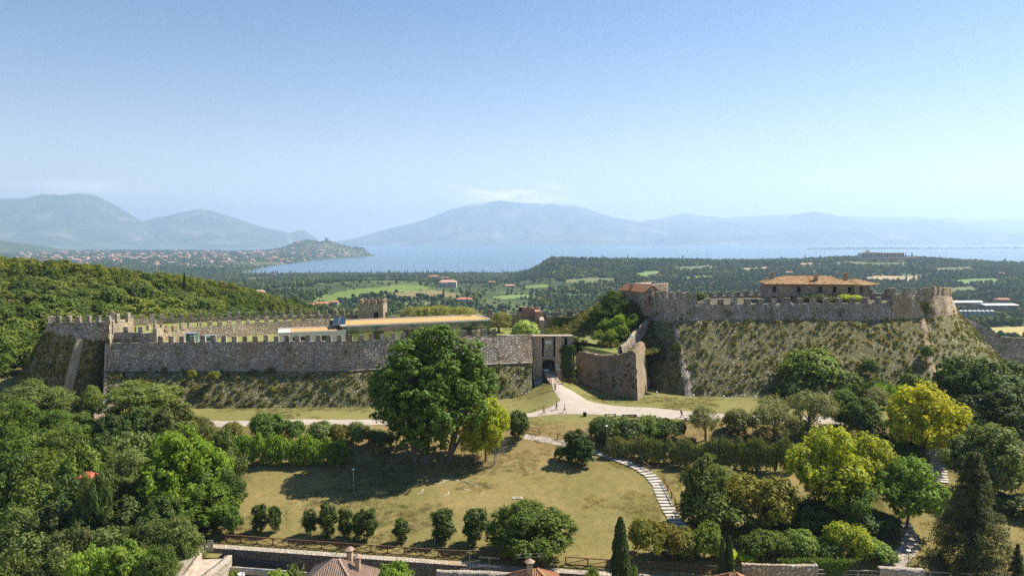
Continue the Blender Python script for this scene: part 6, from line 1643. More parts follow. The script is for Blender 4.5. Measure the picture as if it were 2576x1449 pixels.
def outside_fields(x, y):
    k = np.ones(np.shape(x), bool)
    for Q in fields: k &= ~inpoly(Q, x, y)
    return k
rs = np.random.RandomState(77)
# trees of the left hill: the nearest stand alone
gx, gy = np.meshgrid(np.arange(-420, -48, 7.2), np.arange(190, 520, 7.2)); gx = gx.ravel() + rs.uniform(-2.6, 2.6, gx.size); gy = gy.ravel() + rs.uniform(-2.6, 2.6, gy.size)
ok = (gx / gy > -.80) & outside_fields(gx, gy) & ~((gx > -122) & (gy < 214)) & ~((gx > -100 + (gy - 214) * .35) & (gy < 240)) & ~((gx > -75 ) & (gy < 300)) & (gy > 187 + np.clip((gx + 140) * -.1, 0, 8))
hx_, hy_ = gx[ok], gy[ok]; dd = np.hypot(hx_, hy_); od = np.argsort(dd); hx_, hy_, dd = hx_[od], hy_[od], dd[od]
wl3 = PROTO['wood']
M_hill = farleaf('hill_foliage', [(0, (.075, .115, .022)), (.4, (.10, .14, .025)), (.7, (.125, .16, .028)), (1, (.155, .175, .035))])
wcols = [(.072, .100, .022), (.060, .090, .020), (.092, .115, .026), (.048, .076, .018), (.080, .098, .028)]
nind = 285
for i in range(nind):
    h = rs.uniform(6.5, 10) + (2.5 if rs.rand() < .08 else 0); x, y = float(hx_[i]), float(hy_[i])
    plant('wood', Vector((x, y, th(x, y) - .4)), h, h * rs.uniform(.50, .64), "round crowned oak of the wooded hill behind the corner bastion", wcols[i % 5] if rs.rand() < .8 else DK, "oaks covering the hill on the left", "hill_oak", "tree", rz=rs.uniform(0, 6.28), variant=int(rs.randint(4)))
rest = [(x, y, th(x, y) - .4, rs.uniform(.85, 1.25), rs.uniform(0, 6.28), rs.randint(4)) for x, y in zip(hx_[nind:], hy_[nind:])]
wm = []
for i, (h_, r_, parts) in enumerate(wl3):
    m_ = parts[0][1].copy(); m_.materials[0] = M_hill; wm.append(m_)
scatter("hillside_wood", rest, wm, "oak wood covering the upper part of the hill on the left", "woodland")
cq = P(465, 730, 330); plant('cypress', Vector((cq.x, 330, th(cq.x, 330))), P(465, 686, 330).z - th(cq.x, 330), .9, "single dark cypress rising above the wooded hill", (.02, .035, .015))
# far woods
pts = []
y = 300.0
while y < 3350:
    sp_ = 10.5 + y * .0030; x = np.arange(-.80 * y, .80 * y, sp_); x = x + rs.uniform(-.4, .4, x.size) * sp_; yy = y + rs.uniform(-.4, .4, x.size) * sp_
    z = terrain(x, yy); den = fbm(x / 260 + 5, yy / 260, 4); u = x / yy
    thr = np.interp(u, [-.8, -.3, -.1, .02, .1, .8], [-.22, -.22, -.12, -.10, -.30, -.30]) + np.where(yy > 2300, -.25, 0)
    k = (z > WATER + 3) & outside_fields(x, yy) & ((den > thr) | (rs.rand(x.size) < .22)) & ~((x < -48) & (yy < 525) & (x > -425))
    s = (.75 + .5 * rs.rand(x.size)) * (1 + (yy - 700) / 6000) * np.where(den > thr, 1.05, .7); p_ = rs.randint(0, 5, x.size); cyk = rs.rand(x.size) < np.where((yy > 2500) & (u < 0), .07, .008); p_ = np.where(cyk, 5, p_)
    pts.append(np.stack([x, yy, z - .5, s, rs.uniform(0, 6.28, x.size), p_], 1)[k]); y += sp_ * .92
pts = np.concatenate(pts); NEARV = pts[pts[:, 1] < 1150]
# shore woods on the left
q = []
y = 3050.0
while y < 8300:
    sp_ = 16 + y * .0034; x = np.arange(-.80 * y, -.15 * y, sp_); x = x + rs.uniform(-.4, .4, x.size) * sp_; yy = y + rs.uniform(-.4, .4, x.size) * sp_; z = terrain(x, yy)
    k = (z > WATER + 2.0) & ((fbm(x / 300, yy / 300, 3) > -.3) | (z > -85)); q.append(np.stack([x, yy, z - 1, rs.uniform(.8, 1.5, x.size) * (1.0 + (yy - 3000) / 9000), rs.uniform(0, 6.28, x.size), rs.randint(0, 5, x.size)], 1)[k]); y += sp_
far_all = np.concatenate([pts] + q); print("far trees", len(far_all))

# ------------------------------------------------------------ far houses
M_w1 = plain("far_cream_wall", (.42, .34, .26), .9, sc=.05, var=.1); M_w2 = plain("far_white_wall", (.50, .45, .40), .9, sc=.05, var=.1); M_r1 = plain("far_tile_roof", (.42, .19, .11), .9, sc=.1, var=.2); M_r2 = plain("far_pink_roof", (.48, .28, .21), .9, sc=.1, var=.2)
town = []
for i, (w, d, h, wm_, rm_) in enumerate([(16, 11, 7, M_w1, M_r1), (22, 12, 9, M_w2, M_r2), (13, 10, 6, M_w2, M_r1), (28, 14, 8, M_w1, M_r2), (18, 18, 11, M_w2, M_r1)]):
    mb = MB().box((0, 0, h / 2 - 1), (w, d, h + 2)); nb_ = len(mb.f); r = hip(w, d, 2.8, .8, w - d * .8 if w > d else 1, h + .02); mb.add(r.v, r.f)
    me = mb.mesh("town_house", wm_); me.materials.append(rm_); mi = [0] * nb_ + [1] * (len(mb.f) - nb_); me.polygons.foreach_set('material_index', mi); town.append(me)
cnt = 0; hp = []
cent = [(-2350, 5000, 520, 700, 120), (-1750, 6100, 420, 450, 60), (-3600, 6200, 700, 700, 55), (-1500, 4600, 160, 300, 14), (-1900, 3900, 420, 300, 22), (-2900, 4600, 400, 500, 22)]
for cx_, cy_, sx, sy, n_ in cent:
    t_ = 0
    while t_ < n_:
        x, y_ = rs.normal(cx_, sx), rs.normal(cy_, sy); z = th(x, y_)
        if z < WATER + 4 or y_ < 3100 or x / y_ > -.16 or x / y_ < -.75: continue
        k = rs.choice(5, p=[.35, .2, .25, .1, .1]); o = link("town_house", town[k]); o.location = (x, y_, z); o.rotation_euler = (0, 0, rs.uniform(-.6, .6)); s = rs.uniform(.9, 1.35) * (1 + (y_ - 4000) / 9000); o.scale = (s, s, s)
        tag(o, "small tiled house of the lakeside town on the far left shore", "house", "houses of the lakeside town"); hp.append((x, y_)); t_ += 1
hp = np.array(hp)
k = np.ones(len(far_all), bool); fa = far_all[:, 1] > 3000
d2 = ((far_all[fa][:, None, 0] - hp[None, :, 0]) ** 2 + ((far_all[fa][:, None, 1] - hp[None, :, 1] + 25) / 1.6) ** 2).min(1); k[np.where(fa)[0][d2 < 26 ** 2]] = False
villas = []
def villa(px, py, wpx, label, wall, rf, nh=2, d=None, hpx=None, rz=0.0, gable=False, Yd=None):
    g_ = H(px, py) if Yd is None else Vector((P(px, py, Yd).x, Yd, th(P(px, py, Yd).x, Yd))); w = wpx / FPX * g_.y * 1.0; d = d or max(8, w * .55); h = (hpx / FPX * g_.y * 1.0) if hpx else 3.1 * nh
    o = empty("country_house", g_, rz, label, "house"); MB().box((0, 0, h / 2 - 2), (w, d, h + 4)).build("wall", wall, o)
    hip(w, d, max(1.6, d * .2), .8, max(.5, w - d * .7), h + .02).build("roof", rf, o); nw = max(2, int(w / 4)); n_ = 0
    for f in range(max(1, int(h / 3))):
        for i in range(nw):
            MB().box(((i + .5) * w / nw - w / 2, -d / 2 - .03, 1.7 + f * 3), (1.1, .1, 1.5)).build("window", M_dark, o)
    villas.append((g_.x, g_.y, w)); return o
v1 = villa(1127, 722, 44, "white lakeside villa with columns and chimneys among dark trees", M_w2, M_r2, 2, hpx=13)
cl = MB(); w_ = 44 / FPX * villas[-1][1]
for i in range(6): cl.tube([(-w_ * .3 + i * 1.6, -w_ * .28 - 3, -1), (-w_ * .3 + i * 1.6, -w_ * .28 - 3, 7)], [.3, .3], 6)
cl.box((-w_ * .3 + 4, -w_ * .28 - 2.5, 7.4), (11, 4, .8)).build("portico", M_w2, v1); MB().box((-w_ * .35, 0, 11), (1.6, 1.6, 4)).box((-w_ * .25, 0, 11), (1.6, 1.6, 4)).build("chimney", M_w2, v1)
villa(1090, 700, 24, "long ochre farmhouse behind the white villa", M_w1, M_r1, 2); villa(1118, 701, 20, "red roofed house beside the ochre farmhouse", M_r1, M_r1, 1); villa(1237, 716, 19, "pink red house above a dark hedge", plain("pink_wall", (.45, .2, .16)), M_r1, 2)
villa(1168, 760, 38, "low house with a long orange roof below the white villa", M_w2, M_r1, 1, hpx=8); villa(648, 741, 34, "cream villa with several roofs in the valley woods", M_w1, M_r2, 2, hpx=8)
for px, py, w, lb in ((735, 778, 34, "orange roofed house of the hamlet, left end"), (772, 774, 44, "largest orange roofed house of the hamlet"), (808, 770, 36, "orange roofed house in the hamlet's middle"), (838, 766, 26, "orange roofed house of the hamlet, right end"), (704, 783, 20, "small grey roofed house below the hamlet"), (752, 786, 18, "small red roofed house below the hamlet")):
    villa(px, py, w, lb, M_w1, M_r1 if "orange" in lb or "red" in lb else M_r2, 1, hpx=7)
villa(1196, 697, 14, "tiny pale house near the lake shore woods", M_w2, M_r2, 1); villa(1282, 722, 24, "pale farm building on the wooded slope", M_w1, M_r2, 1); villa(1985, 691, 18, "white house with a red roof in the woods behind the farmhouse", M_w2, M_r1, 2)
villa(2095, 655, 16, "long pale roofed building on the wooded ridge", M_w2, M_w2, 1); villa(2519, 690, 18, "small red roofed house in the woods at the right", M_w1, M_r1, 1); villa(2018, 668, 14, "pale farm on the ridge among fields", M_w1, M_r2, 1); villa(680, 660, 10, "house on the point of the town shore", M_w2, M_r1, 1)
villa(1650, 690, 10, "pale hut at the edge of the light green field", M_w2, M_r2, 1); villa(2240, 748, 34, "pale roofed house just beyond the upper parapet", M_w2, M_r2, 2, Yd=330, hpx=30); villa(2522, 762, 34, "brick red farmhouse behind the long sheds", M_r1, M_r1, 2, hpx=9)
villa(690, 697, 9, "church like building at the lake corner", M_w1, M_r1, 3)
# clinic on the ridge
g_ = H(2215, 658); g_.z += 8; cl_ = empty("clinic_building", g_, 0, "long pale multi storey building with flat overhanging roofs on the ridge by the lake", "building"); Wc = 112 / FPX * g_.y; Hc = 19 / FPX * g_.y
MB().box((0, 0, Hc * .4), (Wc * .95, 26, Hc * .8)).build("wall", M_w2, cl_)
for x0, x1, z in ((-.40, -.02, .86), (.02, .52, .80)): MB().box(((x0 + x1) / 2 * Wc, -3, Hc * z), ((x1 - x0) * Wc, 36, 1.3)).build("roof", M_r2, cl_)
MB().box((-.28 * Wc, 4, Hc * 1.02), (Wc * .06, 8, Hc * .3)).build("roof_tower", M_w2, cl_)
for i in range(16):
    x = (-.44 + i * .06) * Wc; MB().box((x, -13.1, Hc * .42), (Wc * .035, .4, Hc * .6)).build("window", M_gclear, cl_)
MB().box((Wc * .35, -22, Hc * .12), (Wc * .75, 14, Hc * .28)).build("terrace", M_r2, cl_); villas.append((g_.x, g_.y, Wc))
# sheds and tanks on the right
sh_ = empty("long_shed", H(2427, 775), 0, "long open shed with a white metal roof, left half", "shed"); Ys = sh_.location.y; k_ = Ys / FPX
def shed(o, w, d, h): 
    hip(w, d, d * .07, .5, w - 1, h).build("roof", M_white, o); m = MB()
    for i in range(9): m.box((-w / 2 + (i + .5) * w / 9, -d / 2 + .6, h / 2), (.5, .5, h))
    m.build("columns", M_metal, o); MB().box((0, d / 2 - 1, h * .45), (w * .97, .5, h * .9)).build("back_wall", M_w2, o)
shed(sh_, 80 * k_, 22, 16 * k_)
sh2 = empty("long_shed", H(2507, 782), 0, "long open shed with a white metal roof, right half", "shed"); shed(sh2, 84 * sh2.location.y / FPX, 22, 16 * sh2.location.y / FPX)
for i in range(9):
    g_ = H(2404 + i * 11.2, 802); r_ = 5.0 / FPX * g_.y; o = empty("storage_tank", g_, 0, "%s grey tank with a white domed top in front of the sheds" % ("first second third fourth fifth sixth seventh eighth ninth".split()[i]), "tank", "grey tanks before the long sheds")
    h = 20 / FPX * g_.y; MB().tube([(0, 0, -3), (0, 0, h)], [r_, r_], 14).build("tank_shell", plain("tank_grey%d" % i, (.22, .27, .29), .6), o); MB().tube([(0, 0, h), (0, 0, h + r_ * .25), (0, 0, h + r_ * .45)], [r_ * 1.03, r_ * .7, r_ * .1], 14).build("dome", M_white, o); villas.append((g_.x, g_.y, 14))
for o in (sh_, sh2): villas.append((o.location.x, o.location.y, 40))
for px, base, top, lb in ((1779, 652, 622, "faint lattice pylon on the wooded ridge above the orange hut"), (2074, 652, 629, "lattice pylon standing out against the lake")):
    g_ = H(px, base); h = P(px, top, g_.y).z - g_.z; o = empty("power_pylon", g_, 0, lb, "pylon"); m = MB(); w_ = h * .10
    for sx in (-1, 1):
        for sy in (-1, 1): m.bar((sx * w_, sy * w_, 0), (sx * w_ * .15, sy * w_ * .15, h), .45)
    for j in range(7): z0_, z1_ = h * j / 8, h * (j + 1) / 8; a0_, a1_ = w_ * (1 - .85 * j / 8), w_ * (1 - .85 * (j + 1) / 8); m.bar((-a0_, -a0_, z0_), (a1_, -a1_, z1_), .3); m.bar((a0_, -a0_, z0_), (-a1_, -a1_, z1_), .3)
    m.build("lattice", M_metal, o); m = MB()
    for z in (.72, .84, .95): m.bar((-h * .14, 0, h * z), (h * .14, 0, h * z), .5)
    m.build("cross_arm", M_metal, o)
for vx, vy, w in villas:
    k &= ~((np.abs(far_all[:, 0] - vx * far_all[:, 1] / vy) < w * .55 + 4) & (far_all[:, 1] > vy - max(45, w * 1.2)) & (far_all[:, 1] < vy + 12))
scatter("far_woodland", far_all[k], FAR, "woods and scattered trees covering the plain and hills as far as the lake", "woodland")
# long spit across the lake
sx_ = [P(px, 626, 9300).x for px in (2030, 2050, 2110, 2200, 2260, 2330, 2420, 2600, 2700)]; sz_ = [0, 14, 24, 26, 20, 10, 7, 7, 6]
SX = np.linspace(sx_[0], sx_[-1], 160); SZ = np.interp(SX, sx_, sz_) ; T_ = np.linspace(0, 1, 12); TT, XX = np.meshgrid(T_, SX, indexing='ij')
hwid = np.interp(SX, sx_, [30, 120, 260, 260, 200, 90, 70, 70, 70])
YY = 9350 + (TT - .5) * 2 * hwid[None, :]; ZZ = WATER - 3 + (SZ[None, :] * .5 + 5) * np.sin(np.pi * TT) ** .6
tag(link("spit_land", npmesh("spit_land", np.stack([XX, YY, ZZ], -1).reshape(-1, 3), gridfaces(160, 12), [M_country], True)), kind='structure')
sp_pts = []
for i in range(900):
    x = rs.uniform(SX[0] + 20, SX[-1]); hw_ = np.interp(x, SX, hwid); s = rs.uniform(1.0, 2.0) * (1 if np.interp(x, SX, SZ) > 12 else .7); sp_pts.append((x, 9350 + rs.uniform(-.8, .8) * hw_, WATER + np.interp(x, SX, SZ) * .42, s, rs.uniform(0, 6), rs.randint(5)))
scatter("spit_woodland", sp_pts, FAR, "dark trees on the long spit reaching across the lake", "woodland")
for i in range(26):
    x = rs.uniform(sx_[1], sx_[-2]); o = link("town_house", town[i % 5]); o.location = (x, 9350 - np.interp(x, SX, hwid) * .92, WATER + 3); s = rs.uniform(1, 1.9); o.scale = (s, s, s * rs.uniform(1, 1.6))
    tag(o, "tiny pale house on the long spit across the lake", "house", "houses on the long spit")

# tufts on the scarps and bank
def tuft(seed, n=46, h=.55, r=.38):
    rs = np.random.RandomState(seed); a = rs.uniform(0, 6.28, n); rr = r * rs.rand(n); C = np.stack([rr * np.cos(a), rr * np.sin(a), rs.rand(n) * h * .8 + .06], 1)
    return leafmesh("tuft", C, np.stack([np.cos(a), np.sin(a), .5 + 0 * a], 1), .30, seed, M_tuft, .5)
TU = [tuft(i, 30 + 8 * i, .25 + .10 * i, .32 + .08 * i) for i in range(4)]
def on_quads(obs, n, seed, thr, sc=1.0):
    rs = np.random.RandomState(seed); out_ = []
    for o in obs:
        me = o.data; V = np.array([v_.co[:] for v_ in me.vertices]); F = np.array([p_.vertices[:] for p_ in me.polygons]); A_ = V[F]; ar = np.linalg.norm(np.cross(A_[:, 1] - A_[:, 0], A_[:, 3] - A_[:, 0]), axis=1); m = int(n * ar.sum())
        fi = rs.choice(len(F), m, p=ar / ar.sum()); u, w_ = rs.rand(m, 1), rs.rand(m, 1); q = A_[fi]; p_ = (q[:, 0] * (1 - u) + q[:, 1] * u) * (1 - w_) + (q[:, 3] * (1 - u) + q[:, 2] * u) * w_
        kk = fbm(p_[:, 0] / 5 + p_[:, 1] / 5, p_[:, 2] / 3.5, 4) > thr; p_ = p_[kk]; out_.append(np.concatenate([p_, (rs.uniform(.6, 1.5, (len(p_), 1)) * sc), rs.uniform(0, 6.28, (len(p_), 1)), rs.randint(0, 4, (len(p_), 1))], 1))
    return np.concatenate(out_)
def kids(o, nm): return [c for c in o.children if c.name.split('.')[0] == nm]
scatter("scarp_vegetation", on_quads(kids(curtain, "scarp"), .85, 1, -.4), TU, "dry grass and weeds growing all over the scarp of the curtain wall", "weeds")
scatter("scarp_vegetation", on_quads(kids(bas, "scarp"), 1.0, 2, -.4), TU, "dry grass and weeds on the slopes of the corner bastion", "weeds")
scatter("scarp_vegetation", on_quads(kids(gb, "scarp"), .85, 3, -.4, .85), TU, "weeds and low scrub covering the scarp of the great bastion", "weeds")
scatter("bank_vegetation", on_quads([bk], 1.5, 4, -.3, 1.5), TU, "scrub and long grass on the bank between the gate and the great bastion", "weeds")
scatter("ruin_vegetation", on_quads(kids(rv, "front_wall") + kids(rv, "broken_top"), .9, 5, -.05, .8), TU, "weeds rooted in the brown ravelin's masonry", "weeds")
scatter("wall_vegetation", on_quads(kids(curtain, "wall_face") + kids(bas, "wall_face") + kids(gb, "wall_face") + kids(iv, "wall_face"), .16, 6, .12, .7), TU, "small plants growing out of the high wall faces", "weeds")
# grass tufts in the lawns
gpts = []
for i in range(26000):
    y_ = rs.uniform(93, 164); x = rs.uniform(-62, 112)
    if abs(x / y_) > .75 or y_ < yw(x) + .4: continue
    gpts.append((x, y_))
gpts = np.array(gpts); kk = fbm(gpts[:, 0] / 7, gpts[:, 1] / 7, 3) > .05
pathQ = [H(a, b) for a, b in gp_]
kk &= ~inpoly(pathQ, gpts[:, 0], gpts[:, 1]); gpts = gpts[kk]
M_gt = farleaf("lawn_tufts", [(0, (.17, .16, .052)), (.5, (.215, .19, .07)), (1, (.26, .21, .09))], .3)
GT = []
for i in range(3):
    rs2 = np.random.RandomState(i); n = 40; a = rs2.uniform(0, 6.28, n); r_ = .5 * rs2.rand(n) ** .5; GT.append(leafmesh("grass_tuft", np.stack([r_ * np.cos(a), r_ * np.sin(a), rs2.rand(n) * .07 + .02], 1), np.tile([0, 0, 1.0], (n, 1)), .13, i, M_gt, .3))
scatter("lawn_grass", np.concatenate([np.stack([gpts[:, 0], gpts[:, 1], terrain(gpts[:, 0], gpts[:, 1])], 1), rs.uniform(.7, 1.5, (len(gpts), 1)), rs.uniform(0, 6.28, (len(gpts), 1)), rs.randint(0, 3, (len(gpts), 1))], 1), GT, "longer tufts of dry grass over the lawns", "grass")

# ------------------------------------------------------------ people
def skinned(name, pts, edges, rad, mat, parent, sub=1):
    me = bpy.data.meshes.new(name); me.from_pydata([tuple(p) for p in pts], edges, []); me.update(); me.materials.append(mat)
    o = link(name, me, parent); m = o.modifiers.new("skin", 'SKIN'); m.use_smooth_shade = True
    if not me.skin_vertices: me.attributes.new("skin", 'FLOAT', 'POINT')
    sv = me.skin_vertices[0].data
    for i, r in enumerate(rad): sv[i].radius = r if isinstance(r, tuple) else (r, r)
    sv[0].use_root = True
    s = o.modifiers.new("sub", 'SUBSURF'); s.levels = sub; s.render_levels = sub
    return o
M_skin = plain("skin", (.50, .30, .20), .6, var=.05)
def cloth(nm, c): return MATS.get(nm) or plain(nm, c, .9, var=.12)
def person(loc, head, label, top, bottom, hair, stride=.3, arms=(.25, -.25), shorts=False, bag=None, name="person", bend=(.2, .2), hat=None):
    """walking figure facing +x before turning by `head`"""
    o = empty(name, loc, head, label, "person"); s = stride
    hipz, kneez = .93, .50
    def leg(sd, f):
        k = Vector((f * .45 + .05, sd * .10, kneez + .01)); a_ = Vector((f, sd * .10, .09 + (0.04 if f < 0 else 0))); return Vector((0, sd * .10, .88)), k, a_, a_ + Vector((.16, 0, -.05))
    def arm(sd, f, b_):
        sh = Vector((0, sd * .19, 1.42)); e = sh + Vector((f * .5, sd * .05, -.27)); h_ = e + Vector((f * .5 + b_, 0, -.22 + abs(b_) * .3)); return sh, e, h_
    pts = [Vector((0, 0, hipz)), Vector((0, 0, 1.12)), Vector((.01, 0, 1.32)), Vector((0, 0, 1.45)), Vector((.01, 0, 1.53)), Vector((.02, 0, 1.64)), Vector((.02, 0, 1.73))]
    rad = [(.15, .12), (.13, .10), (.16, .11), (.09, .08), .052, (.078, .095), (.062, .07)]; ed = [(i, i + 1) for i in range(6)]
    legs = [leg(-1, s), leg(1, -s)]
    for L in legs:
        b = len(pts); pts += list(L); rad += [.085, .058, .038, .035]; ed += [(0, b), (b, b + 1), (b + 1, b + 2), (b + 2, b + 3)]
    ars = [arm(-1, -arms[0], bend[0]), arm(1, arms[0], bend[1])]
    for sh, e, h_ in ars:
        b = len(pts); d = (h_ - e).normalized(); pts += [sh, e, h_, h_ + d * .06]; rad += [.05, .038, .026, .032]; ed += [(3, b), (b, b + 1), (b + 1, b + 2), (b + 2, b + 3)]
        for k_ in range(5):
            q = h_ + d * (.05 if k_ else .02) + Vector((0, (k_ - 2.2) * .018, 0)) if k_ else h_ + Vector((.02, .025, 0)); b2 = len(pts)
            pts.append(q + d * (.05 if k_ else .02) + (Vector((.012, 0, 0)) if k_ else Vector((.03, .02, -.02)))); rad.append(.009); ed.append((b + 3, b2)); pts.append(pts[-1] + d * .03 + Vector((.008, 0, 0))); rad.append(.007); ed.append((b2, b2 + 1))
    body = skinned("body", pts, ed, rad, M_skin, o)
    # face
    f = MB().box((.118, -.03, 1.665), (.012, .022, .012)).box((.118, .03, 1.665), (.012, .022, .012)).build("eyes", M_dark, body)
    MB().add([(.10, -.014, 1.62), (.10, .014, 1.62), (.128, 0, 1.618), (.108, 0, 1.665)], [(0, 1, 2), (0, 2, 3), (1, 3, 2), (0, 3, 1)]).build("nose", M_skin, body)
    # hair
    h = MB(); n_ = 12
    for r_, z_, dx in ((.085, 1.60, -.045), (.105, 1.66, -.02), (.10, 1.74, -.005), (.06, 1.80, 0), (.005, 1.815, 0)): h.v += [(dx + .02 + r_ * math.cos(6.2832 * k_ / n_), r_ * .9 * math.sin(6.2832 * k_ / n_), z_) for k_ in range(n_)]
    for j in range(4): h.f += [(j * n_ + k_, j * n_ + (k_ + 1) % n_, (j + 1) * n_ + (k_ + 1) % n_, (j + 1) * n_ + k_) for k_ in range(n_)]
    h.build("hair", cloth("hair_" + hair, {'dark': (.03, .02, .015), 'fair': (.35, .24, .12), 'grey': (.3, .29, .28)}[hair]), o)
    # clothes
    skinned("shirt", [(0, 0, .95), (0, 0, 1.14), (.01, 0, 1.32), (0, 0, 1.455)] + [p_ for sh, e, h_ in ars for p_ in (sh, sh.lerp(e, .85))], [(0, 1), (1, 2), (2, 3), (3, 4), (4, 5), (3, 6), (6, 7)], [(.165, .135), (.145, .115), (.175, .125), (.09, .085), .066, .054, .066, .054], cloth("shirt_" + top[0], top[1]), o)
    kk_ = .0 if shorts else .94
    skinned("trousers", [(0, 0, .96)] + [p_ for L in legs for p_ in ((L[0], L[1], L[1].lerp(L[2], kk_)) if not shorts else (L[0], L[0].lerp(L[1], .5), L[0].lerp(L[1], .9)))], [(0, 1), (1, 2), (2, 3), (0, 4), (4, 5), (5, 6)], [(.16, .13), .10, .075, .058, .10, .075, .058], cloth("legs_" + bottom[0], bottom[1]), o)
    sh_m = MB()
    for L in legs: sh_m.box(L[2] + Vector((.06, 0, -.045)), (.26, .09, .09))
    sh_m.build("shoes", M_dark, o)
    if bag: MB().box((-.2, 0, 1.25), (.18, .3, .42)).build("backpack", cloth("bag", bag), o)
    if hat:
        m = MB(); 
        for r_, z_ in ((.19, 1.735), (.11, 1.74), (.10, 1.82), (.01, 1.84)): m.v += [(.02 + r_ * math.cos(6.2832 * k_ / n_), r_ * math.sin(6.2832 * k_ / n_), z_) for k_ in range(n_)]
        for j in range(3): m.f += [(j * n_ + k_, j * n_ + (k_ + 1) % n_, (j + 1) * n_ + (k_ + 1) % n_, (j + 1) * n_ + k_) for k_ in range(n_)]
        m.build("hat", cloth("hat", hat), o)
    return o
NAV = ("black", (.02, .02, .025)); 
person(H(1368, 1042), -.1, "person in a rust red top and dark trousers walking to the right on the gravel", ("rust", (.35, .08, .03)), NAV, 'dark', .34)
person(H(1400, 1031), math.pi, "person in a dark red top raising an arm, between the other two walkers", ("wine", (.20, .05, .04)), ("navy", (.03, .03, .05)), 'dark', .2, bend=(-.3, .3))
person(H(1420, 1039), .1, "person in a white shirt and dark shorts striding on the gravel", ("white", (.75, .75, .75)), ("grey", (.06, .06, .075)), 'dark', .36, shorts=True)
person(H(1396.5, 981), -1.2, "person in grey walking up towards the footbridge", ("grey", (.22, .21, .22)), ("slate", (.07, .07, .09)), 'grey', .12)
person(H(1715, 1050), .1, "person with a pink backpack and pale hat walking alone near the benches", ("pink", (.60, .32, .33)), NAV, 'fair', .26, bag=(.5, .2, .25), hat=(.75, .68, .55))
person(Vector((xc + .5, GY + 3.2, zb_ + .15)), -1.4, "person in a lilac top just inside the gate arch beside the table", ("lilac", (.55, .42, .60)), NAV, 'dark', .1)
person(Vector((xc + .2, GY + 8, zb_ + .9)), -1.4, "person deeper inside the gate arch in a violet top", ("violet", (.35, .28, .5)), NAV, 'dark', .1)
q = P(309, 812, 176); person(Vector((q.x, q.y, 13.6)), .4, "person in white sitting height behind the corner bastion's parapet", ("white", (.75, .75, .75)), ("cream", (.6, .55, .5)), 'fair', .05)
q = P(340, 812, 176); person(Vector((q.x, q.y, 13.4)), 2.6, "person in black on the upper terrace behind the corner bastion", ("black", (.02, .02, .025)), NAV, 'dark', .1)
q = P(2232, 760, 182); person(Vector((q.x, q.y, 18.4)), -1.2, "person in a white shirt at the battlements right of the farmhouse", ("white", (.75, .75, .75)), NAV, 'dark', .05)
q = P(1989, 760, 183); person(Vector((q.x, q.y, 18.4)), 1.2, "person in pale clothes looking out between the battlements before the farmhouse", ("pale", (.5, .5, .55)), NAV, 'dark', .05)
for px, py, Yd, lb in ((931, 542, 420, "tiny dark bird high in the sky left of the cloud"), (2056, 741 - 0, 0, "")):
    if not lb: continue
    q = P(px, py, Yd); o = MB().add([(-.9, .1, .25), (-.3, 0, .05), (0, .35, 0), (0, -.5, 0), (.3, 0, .05), (.9, .1, .25), (0, 0, .1), (0, 0, -.1)], [(0, 1, 3, 6), (5, 6, 3, 4), (6, 2, 1, 0), (6, 5, 4, 2), (1, 7, 3), (7, 4, 3), (1, 2, 7), (2, 4, 7)]).build("bird", M_dark); o.location = q; tag(o, lb, "bird")

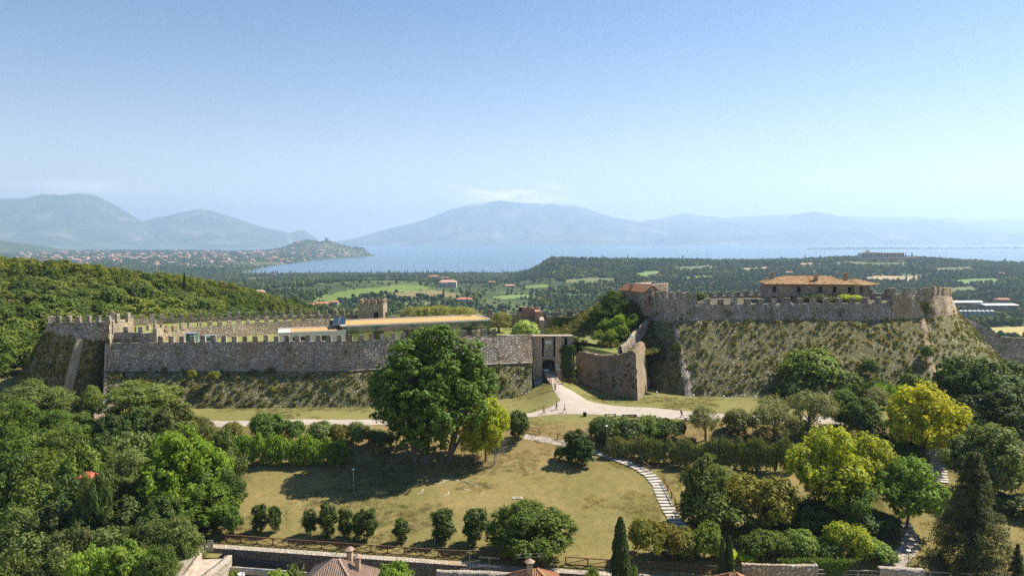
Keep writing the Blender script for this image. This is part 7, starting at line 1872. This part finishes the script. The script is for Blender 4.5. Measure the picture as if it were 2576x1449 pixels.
# ------------------------------------------------------------ sky detail and haze
tcw = wn.new("ShaderNodeTexCoord"); nz = wn.new("ShaderNodeTexNoise"); nz.inputs['Scale'].default_value = 9; nz.inputs['Detail'].default_value = 6; nz.inputs['Roughness'].default_value = .62
mpw = wn.new("ShaderNodeMapping"); mpw.inputs['Scale'].default_value = (1.5, 1.5, 6); wl.new(tcw.outputs['Generated'], mpw.inputs[0]); wl.new(mpw.outputs[0], nz.inputs['Vector'])
def wmath(op, a, b):
    m = wn.new("ShaderNodeMath"); m.operation = op
    for s, v_ in ((0, a), (1, b)):
        if isinstance(v_, (int, float)): m.inputs[s].default_value = v_
        else: wl.new(v_, m.inputs[s])
    return m.outputs[0]
sepw = wn.new("ShaderNodeSeparateXYZ"); wl.new(tcw.outputs['Generated'], sepw.inputs[0])
tot = None
for px, py, rx, rz_, am in ((1265, 488, .075, .016, 1.0), (200, 475, .10, .010, .45), (1420, 500, .09, .010, .4)):
    d = ray(px, py); d = d / d.y
    ex = wmath('POWER', wmath('DIVIDE', wmath('SUBTRACT', wmath('DIVIDE', sepw.outputs[0], wmath('MAXIMUM', sepw.outputs[1], .01)), d.x), rx), 2.0)
    ez = wmath('POWER', wmath('DIVIDE', wmath('SUBTRACT', wmath('DIVIDE', sepw.outputs[2], wmath('MAXIMUM', sepw.outputs[1], .01)), d.z), rz_), 2.0)
    g_ = wmath('MULTIPLY', wmath('MAXIMUM', wmath('SUBTRACT', 1.0, wmath('MULTIPLY', wmath('ADD', ex, ez), .5)), 0.0), am)
    tot = g_ if tot is None else wmath('ADD', tot, g_)
cm_ = wmath('MULTIPLY', tot, wmath('MINIMUM', wmath('MAXIMUM', wmath('MULTIPLY', wmath('SUBTRACT', nz.outputs[0], .42), 5.0), 0.0), 1.0))
wmx = wn.new("ShaderNodeMix"); wmx.data_type = 'RGBA'; wl.new(wmath('MULTIPLY', cm_, .8), wmx.inputs[0]); 
vl = wn.new("ShaderNodeMix"); vl.data_type = 'RGBA'; hsw = wn.new('ShaderNodeHueSaturation'); hsw.inputs['Saturation'].default_value = 1.3; wl.new(wsky.outputs[0], hsw.inputs['Color']); wl.new(hsw.outputs[0], vl.inputs[6]); vl.inputs[7].default_value = (13.0, 11.4, 10.8, 1)
el_ = wmath('MAXIMUM', sepw.outputs[2], 0.0)                     # the pale veil of summer air low over the horizon
wl.new(wmath('MULTIPLY', wmath('POWER', 2.718, wmath('MULTIPLY', el_, -9.0)), .74), vl.inputs[0]); wl.new(vl.outputs[2], wmx.inputs[6]); wmx.inputs[7].default_value = (17, 14.5, 14.5, 1)
wl.new(wmx.outputs[2], wbg.inputs[0])

hzm = bpy.data.materials.new("haze"); hzm.use_nodes = True; hn = hzm.node_tree; hn.nodes.clear()
ho = hn.nodes.new("ShaderNodeOutputMaterial"); hv = hn.nodes.new("ShaderNodeVolumePrincipled"); hn.links.new(hv.outputs[0], ho.inputs['Volume'])
hv.inputs['Color'].default_value = (.55, .745, 1.0, 1); hv.inputs['Density'].default_value = 1 / 12800.0; hv.inputs['Anisotropy'].default_value = 0.3
zmax = max((o.matrix_world.translation.z for o in SC.objects), default=0)
hb = MB().box((0, 15500, 530), (72000, 33000, 1420)).build("haze", hzm); tag(hb, "pale blue summer haze over the lake and hills", "haze", None, 'stuff')
